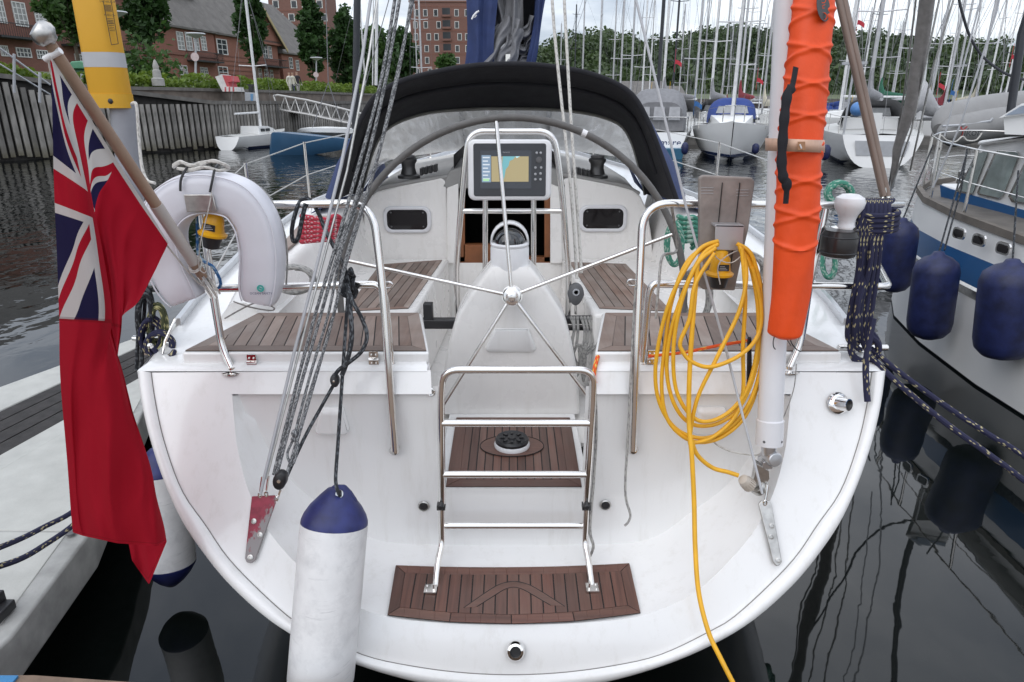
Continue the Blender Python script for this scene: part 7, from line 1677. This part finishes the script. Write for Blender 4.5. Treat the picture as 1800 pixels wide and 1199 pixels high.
q = random.Random(19); first = dict(enumerate(TT)); used = set(); tw_ = [0, 5, 1, 7, 3, 2, 6, 4, 0, 3, 5, 8, 7]
for i, (u, y) in enumerate(spots):
    k = tw_[i % len(tw_)]; t = first[k]
    if k in used: t = copy_tree(t)
    used.add(k); place(t, u, y, q.choice((0, 180, 8, 176, -7, 90, 12)) + q.uniform(-6, 6), q.uniform(.82, 1.12))
for i, (u, v, y, c) in enumerate(((1187,105,45,fl_r),(1331,137,46,fl_r),(1145,163,44,fl_y),(1177,162,44,fl_y),(1496,188,40,fl_y),(1680,180,40,fl_y),(1672,159,42,fl_b),(1650,146,43,fl_r),(1779,96,44,fl_r),(1508,35,42,fl_r),(1221,178,38,fl_b))):
    m = MB(); a = P(u, v, y); m.grid([[a+Vector((s_*.40, .05*math.sin(5*s_), -.24*t_-.16*s_+.05*math.sin(4*s_))) for s_ in (0, .33, .66, 1)] for t_ in (0, .5, 1)]); m.tube([a+Vector((0, 0, .6)), a+Vector((0, 0, -.7))], .012, 4)
    one('courtesy_flag', m, c, ('small red and white flag flying among the harbour masts', 'small yellow flag flying among the harbour masts', 'small blue flag flying among the harbour masts')[0 if c is fl_r else 1 if c is fl_y else 2], 'flag', group=('red flags among the masts', 'yellow flags among the masts', 'blue flags among the masts')[0 if c is fl_r else 1 if c is fl_y else 2])
for y, x0, x1 in ((41, 4, 44), (57, 4, 60), (88, 2, 90)):
    m = MB(); m.box(((x0+x1)/2, y, .22), (x1-x0, 1.8, .5)); tag(m.build('pontoon', coping), kind='structure')
# ---- boats by the timber wall
wb = place(make_yacht('small white sailing boat with bare mast moored by the timber wall', L=6.2, B=2.2, fb=.95, fs_=.75, mast_h=9.5, mastm=mast_w, spreaders=1, detail=False, wires=True), 456, 38.5, -14, .86)
tr_ = thing('trimaran', 'blue hulled trimaran with white deck and dark mast below the gangway', 'trimaran', P(545, 268, 33))
def hull_px(px_top, px_bot, y0, y1, mt, nm):
    m = MB(); rg = []
    n = len(px_top)
    for i in range(n):
        a, b = P(*px_top[i], y0), P(*px_bot[i], y0); w = (y1-y0)*math.sin(math.pi*(i+.35)/(n-.3))*.5; c = (y0+y1)/2
        sh = lambda p, yy: Vector((p.x, yy, p.z)); rg.append([sh(a, c-w), sh(a.lerp(b, .5), c-w*1.0), sh(b, c-w*.45), sh(b, c+w*.45), sh(a.lerp(b, .5), c+w), sh(a, c+w)])
    m.loft(rg); return part(nm, m, mt, tr_, ang=50)
hull_px([(470,236),(476,233),(500,234),(530,237),(560,240),(590,243),(613,246)], [(466,279),(474,280),(500,279),(530,276),(560,271),(590,266),(611,260)], 32.2, 33.4, hull_blue, 'float_hull')
hull_px([(512,232),(525,226),(555,225),(590,226),(620,228)], [(520,238),(530,238),(560,240),(590,241),(620,243)], 33.6, 35.6, hull_w, 'main_hull')
for a, b in (((520,262,32.4),(600,238,33.8)), ((560,240,32.4),(620,262,34.0))): m = MB(); m.tube([P(*a), P(*b)], .03, 6); part('cross_beam', m, lt_grey, tr_)
m = MB(); m.tube([P(629,-60,34.5), P(624,236,34.5)], .16, 10); part('mast', m, mast_d, tr_)
for px in ([(571,-60,34.8),(577,145,34.6),(548,228,34.6)], [(577,145,34.6),(600,215,34.6)], [(700,-60,34.8),(620,230,34.6)]): m = MB(); m.tube(PXS(px), .022, 5); part('stay', m, wire, tr_)
for u in (661, 655): m = MB(); m.tube([P(u+2,-60,60), P(u,150,60)], .13 if u > 658 else .05, 8); one('far_mast', m, mast_w, 'bare white mast standing behind the backstay ropes' if u > 658 else 'thin bare mast left of the white mast behind the ropes', 'mast')
# ---- motor sailer alongside to starboard
ns = thing('motor_sailer', 'white motor sailer with blue bands and navy fenders moored alongside to starboard', 'motor sailer', (5.6, 5, 0))
CXN = 5.75
NB_ = [(-1.5, 1.62), (0, 1.68), (2, 1.72), (4, 1.72), (5.4, 1.68), (6.5, 1.55), (7.4, 1.34), (8.1, 1.02), (8.6, .62), (8.9, .12)]
def nsec(y, w):
    f = lambda k, z, fl=1.0: [Vector((CXN-k*w, y, z)), Vector((CXN+k*w, y, z))]
    sh = 1.20+.010*max(0, y-3)**1.5*1.0
    return [(.9, -.25), (1.06, .02), (1.055, .35), (1.035, .66), (1.045, .70), (1.045, .74), (1.03, .76), (1.01, 1.00), (1.008, 1.02), (.99, sh), (.95, sh)], sh
zs = None
def nband(i0, i1, mt, nm, e=0):
    for sg in (-1, 1):
        rows = []
        for y, w in NB_:
            pr_, sh = nsec(y, w); rows.append([Vector((CXN+sg*(k*w+e), y, z)) for k, z in pr_[i0:i1+1]])
        m = MB(); m.grid(rows); part(nm, m, mt, ns, ang=40)
nb_blue = simple('band_blue', (.018, .095, .25), .3, var=.05)
nband(0, 1, anti, 'bottom_paint'); nband(1, 3, hull_w, 'hull_side'); nband(3, 6, steel_dull, 'rubbing_strake'); nband(6, 7, nb_blue, 'blue_band'); nband(7, 10, hull_w, 'topside')
m = MB(); m.grid([[Vector((CXN-nsec(y, w)[0][-1][0]*w, y, nsec(y, w)[1]-.03)), Vector((CXN, y, nsec(y, w)[1]+.03)), Vector((CXN+nsec(y, w)[0][-1][0]*w, y, nsec(y, w)[1]-.03))] for y, w in NB_]); part('deck', m, simple('teak_side_deck', (.17, .155, .14), .7, var=.2, scale=5), ns)
for sg in (-1, 1):
    m = MB(); pts = [Vector((CXN+sg*.985*w, y, nsec(y, w)[1]+.02)) for y, w in NB_]; m.loft([[p+Vector((-.03, 0, -.03)), p+Vector((-.03, 0, .035)), p+Vector((.03, 0, .035)), p+Vector((.03, 0, -.03))] for p in pts]); part('toe_rail', m, simple('rail_wood', (.16, .14, .12), .7, var=.2), ns)
XC = 4.86
def side(px, th, mt, nm, x=XC, **k): m = MB(); m.prism([PX(u, v, x) for u, v in px], (th, 0, 0)); return part(nm, m, mt, ns, **k)
# cabin: side outline extruded to the other side
side([(1652,322),(1684,333),(1716,262),(1722,252),(1810,240),(2300,180),(2300,700),(1810,420),(1700,372),(1655,352)], 1.85, hull_w, 'deckhouse', bevel=.03)
side([(1654,325),(1672,332),(1810,372),(2300,500),(2300,640),(1810,412),(1700,368),(1656,348)], -.012, nb_blue, 'blue_band', x=XC-.001)
for px in ([(1686,335),(1719,270),(1737,266),(1736,270),(1710,340)], [(1722,337),(1752,270),(1757,266),(1788,268),(1791,273),(1763,344),(1757,348),(1725,341)], [(1778,344),(1812,274),(1880,268),(1870,366),(1784,354)]):
    c_ = [sum(p[0] for p in px)/len(px), sum(p[1] for p in px)/len(px)]; w = side([(c_[0]+(u-c_[0])*1.06, c_[1]+(v-c_[1])*1.06) for u, v in px], -.022, steel, 'window', x=XC-.001, bevel=.006)
    m = MB(); m.prism([PX(u, v, XC-.024) for u, v in px], (-.004, 0, 0)); part('pane', m, simple('curtained_glass', (.24, .28, .27), .08, var=.35, scale=4), w)
side([(1714,255),(1720,247),(1810,236),(2300,160),(2300,180),(1810,243),(1722,256)], 1.95, hull_w, 'roof', x=XC-.06, bevel=.03)
for u, v in ((1688,410),(1723,422),(1766,437)):
    c_ = PX(u, v, CXN-1.735); m = MB(); m.loft([[c_+Vector((-.004-d, a*k_, b*k_)) for a, b in rrect(.17, .10, .035, 4)] for d, k_ in ((0, 1), (.014, .97))]); w = part('portlight', m, steel, ns); m = MB(); m.prism([c_+Vector((-.019, a, b)) for a, b in rrect(.125, .065, .022, 4)], (-.003, 0, 0)); part('pane', m, gl_dark, w)
# rails round the bow
pts_t = [Vector((CXN-.95*w, y, nsec(y, w)[1]+.62)) for y, w in NB_[2:]]+[Vector((CXN+.95*w, y, nsec(y, w)[1]+.62)) for y, w in NB_[2:][::-1]]
for dz in (0, -.30): m = MB(); m.tube([p+Vector((0, 0, dz)) for p in pts_t], .008 if dz == 0 else .005, 8); part('guard_rail', m, steel, ns)
for sg in (-1, 1):
    for y, w in ((5.4, 1.68), (6.5, 1.55), (7.4, 1.34), (8.1, 1.02), (8.6, .62)): m = MB(); b_ = Vector((CXN+sg*.95*w, y, nsec(y, w)[1])); m.tube([b_, b_+Vector((0, 0, .62))], .015, 8); part('stanchion', m, steel, ns)
m = MB(); m.box((CXN-.2, 8.0, 1.42), (.6, .5, .25)); m.lathe([(.12, 0), (.1, .16), (.13, .2), (0, .22)], (CXN, 7.6, 1.36), seg=14); part('windlass', m, steel_dull, ns, bevel=.02)
m = MB(); m.box((5.15, 5.65, 1.30), (.06, .30, .04)); m.box((5.15, 5.65, 1.26), (.05, .10, .06)); part('deck_cleat', m, black_pl, ns)
# forestays and furled sail of the motor sailer
m = MB(); m.tube([P(1735,-900,5.9), P(1640,-80,7.8), P(1622,60,8.1), P(1600,190,8.4), P(1577,262,8.6), P(1568,330,8.75)], [.06, .075, .075, .07, .05, .02], 10); part('furled_sail', m, simple('furled_grey', (.24, .225, .215), .8, var=.2, scale=14, bmp=.4, bscale=30), ns)
for px in ([(1800,-900,5.8),(1668,-80,7.6),(1602,230,8.5),(1562,345,8.7)], [(1880,-900,5.6),(1700,-80,7.4),(1640,120,7.9),(1600,300,8.4)], [(1720,-900,6.0),(1620,-80,7.9),(1590,160,8.4),(1562,330,8.8)]): m = MB(); m.tube(PXS(px), .011, 6); part('stay', m, steel_dull, ns)
m = MB(); m.tube(crom(PXS([(1672,-900,7.2),(1668,-400,7.3),(1680,-60,7.3),(1695,35,7.3),(1720,90,7.3),(1760,125,7.2),(1800,140,7.1),(1850,150,7.0)]), 8), .013, 8); part('dark_halyard', m, mast_d, ns)
m = MB(); m.tube([P(2120,-900,6.4), P(1828,-40,6.6), P(1796,60,6.6), P(1776,200,6.6)], .035, 10); part('mizzen_shroud', m, mast_d, ns)
m = MB(); m.tube([P(1960,-900,6.6), P(1768,-60,6.9), P(1752,20,6.9), P(1690,215,6.9), P(1640,330,7.0)], .009, 6); m.tube([P(1950,-900,6.6), P(1740,-60,6.9), P(1660,240,6.9)], .008, 6); part('running_rigging', m, lt_grey, ns)
for px in ([(1712,0,30),(1690,100,30),(1682,205,30)],[(1600,0,28),(1583,100,28),(1560,235,28)],[(1560,0,26),(1540,120,26),(1530,235,26)]): pass
# navy fenders along her side
for lab, u, v0, v1, hw, du in (('navy fender nearest the bow of the motor sailer', 1578, 386, 512, 29, 18), ('navy fender in the middle of the motor sailer topside', 1640, 446, 594, 37, 20), ('large navy fender near the deckhouse windows of the motor sailer', 1770, 460, 628, 48, 20)):
    xx = 3.80 if u > 1600 else 3.98; a, b = PX(u+du*.4, v0, xx), PX(u-du*.4, v1, xx); a, b = Vector((a.x, (a.y+b.y)/2, a.z)), Vector((b.x, (a.y+b.y)/2, b.z))
    top, bot = P(u+du*.5, v0, a.y), P(u-du*.5, v1, a.y); L_ = (top-bot).length; axf = (top-bot).normalized(); r = (P(u+hw, v0, a.y)-P(u, v0, a.y)).x
    o = thing('hull_fender', lab, 'fender', bot); m = MB(); m.lathe([(0, -.004), (r*.35, 0), (r*.72, L_*.04), (r*.94, L_*.11), (r, L_*.2), (r, L_*.8), (r*.9, L_*.89), (r*.62, L_*.95), (r*.3, L_*.985), (r*.22, L_*1.02), (.0, L_*1.03)], bot, axf, 28); part('body', m, fender_n, o, ang=70)
    m = MB(); up_ = P({1578: 1640, 1640: 1700, 1770: 1790}[u], {1578: 255, 1640: 268, 1770: 300}[u], a.y+.5); m.tube([top, top.lerp(up_, .5)+Vector((0, 0, -.0)), up_], .008, 6); part('lanyard', m, r_black, o)
m = MB(); m.tube(PXS([(1700,262,6.6),(1690,330,6.4),(1660,440,6.1)]), .008, 6); one('fender_lanyard', m, r_black, 'black lanyard hanging loose down the motor sailer topside', 'rope')
# grey inflatable and covered sail beyond her
dg = thing('inflatable_dinghy', 'grey inflatable dinghy hung on its side beyond the motor sailer deckhouse', 'dinghy', P(1710, 250, 12)); pvc = simple('grey_pvc', (.26, .255, .25), .6, var=.06, scale=4)
m = MB(); pth = crom(PXS([(1652,228,11.6),(1668,214,11.8),(1700,206,12),(1740,198,12.2),(1790,192,12.4),(1830,188,12.6)]), 6); rr_ = [.10+.20*min(1, k/7) for k in range(len(pth))]; m.tube(pth, rr_, 18); part('tube', m, pvc, dg)
m = MB(); pth = crom(PXS([(1656,238,11.4),(1672,232,11.5),(1700,226,11.6),(1740,218,11.8),(1790,212,12),(1830,208,12.2)]), 6); m.tube(pth, [.08+.17*min(1, k/7) for k in range(len(pth))], 18); part('tube', m, pvc, dg)
m = MB(); m.tube(PXS([(1656,222,11.25),(1690,220,11.3),(1740,213,11.45),(1745,208,11.45)]), .02, 6); part('rubbing_strip', m, lt_grey, dg)
m = text_mb('Y', P(1692, 232, 11.26), UX, UZ, .16); part('lettering', m, simple('letter_red', (.4, .04, .04), .6), dg); m = text_mb('ukon', P(1708, 233, 11.26), UX, UZ, .12); part('lettering', m, iron, dg)
rope('grab_line', [(1655,238,11.2),(1665,247,11.2),(1680,249,11.2),(1692,240,11.2),(1700,247,11.2),(1716,246,11.2),(1726,234,11.2)], .012, r_white, parent=dg)
hb = thing('deck_hatch_box', 'white deck box with sloping glazed lid on the motor sailer roof', 'deck box', P(1780, 232, 6.6)); m = MB(); m.prism([P(u, v, 6.4) for u, v in ((1764,206),(1860,198),(1860,240),(1766,236))], (.78, 1.0, 0)); part('box', m, hull_w, hb); m = MB(); m.prism([P(u, v, 6.35) for u, v in ((1756,207),(1796,182),(1860,176),(1860,196))], (.85, 1.1, 0)); lid_ = part('lid', m, hull_w, hb); m = MB(); m.prism([P(u, v, 6.33) for u, v in ((1768,203),(1797,186),(1858,180),(1858,193))], (0, .01, 0)); part('pane', m, simple('hatch_glass', (.22, .26, .32), .15), lid_)
gs_ = thing('covered_mainsail', 'pale grey covered mainsail on a boom beyond the inflatable dinghy', 'sail', P(1640, 200, 16)); m = MB(); rg = []
for u, v, h in ((1604,176,40),(1612,166,46),(1622,158,56),(1632,172,44),(1645,184,22),(1670,188,18),(1700,190,17),(1730,192,14)): c_ = P(u, v+12, 16); hh = P(u, v, 16).z-P(u, v+h, 16).z; rg.append([c_+Vector((0, .16*math.cos(a), hh*.5*math.sin(a))) for a in [2*math.pi*j/12 for j in range(12)]])
m.loft(rg); part('cover', m, simple('cover_pale', (.42, .42, .43), .8, var=.08, scale=3, bmp=.4, bscale=6, bdist=.05), gs_, ang=80); m = MB(); m.tube([P(1600,206,16), P(1740,208,16)], .07, 8); part('boom', m, mast_m, gs_); m = MB(); m.tube([P(1640,-60,16), P(1612,210,16)], .09, 8); part('mast', m, mast_w, gs_)
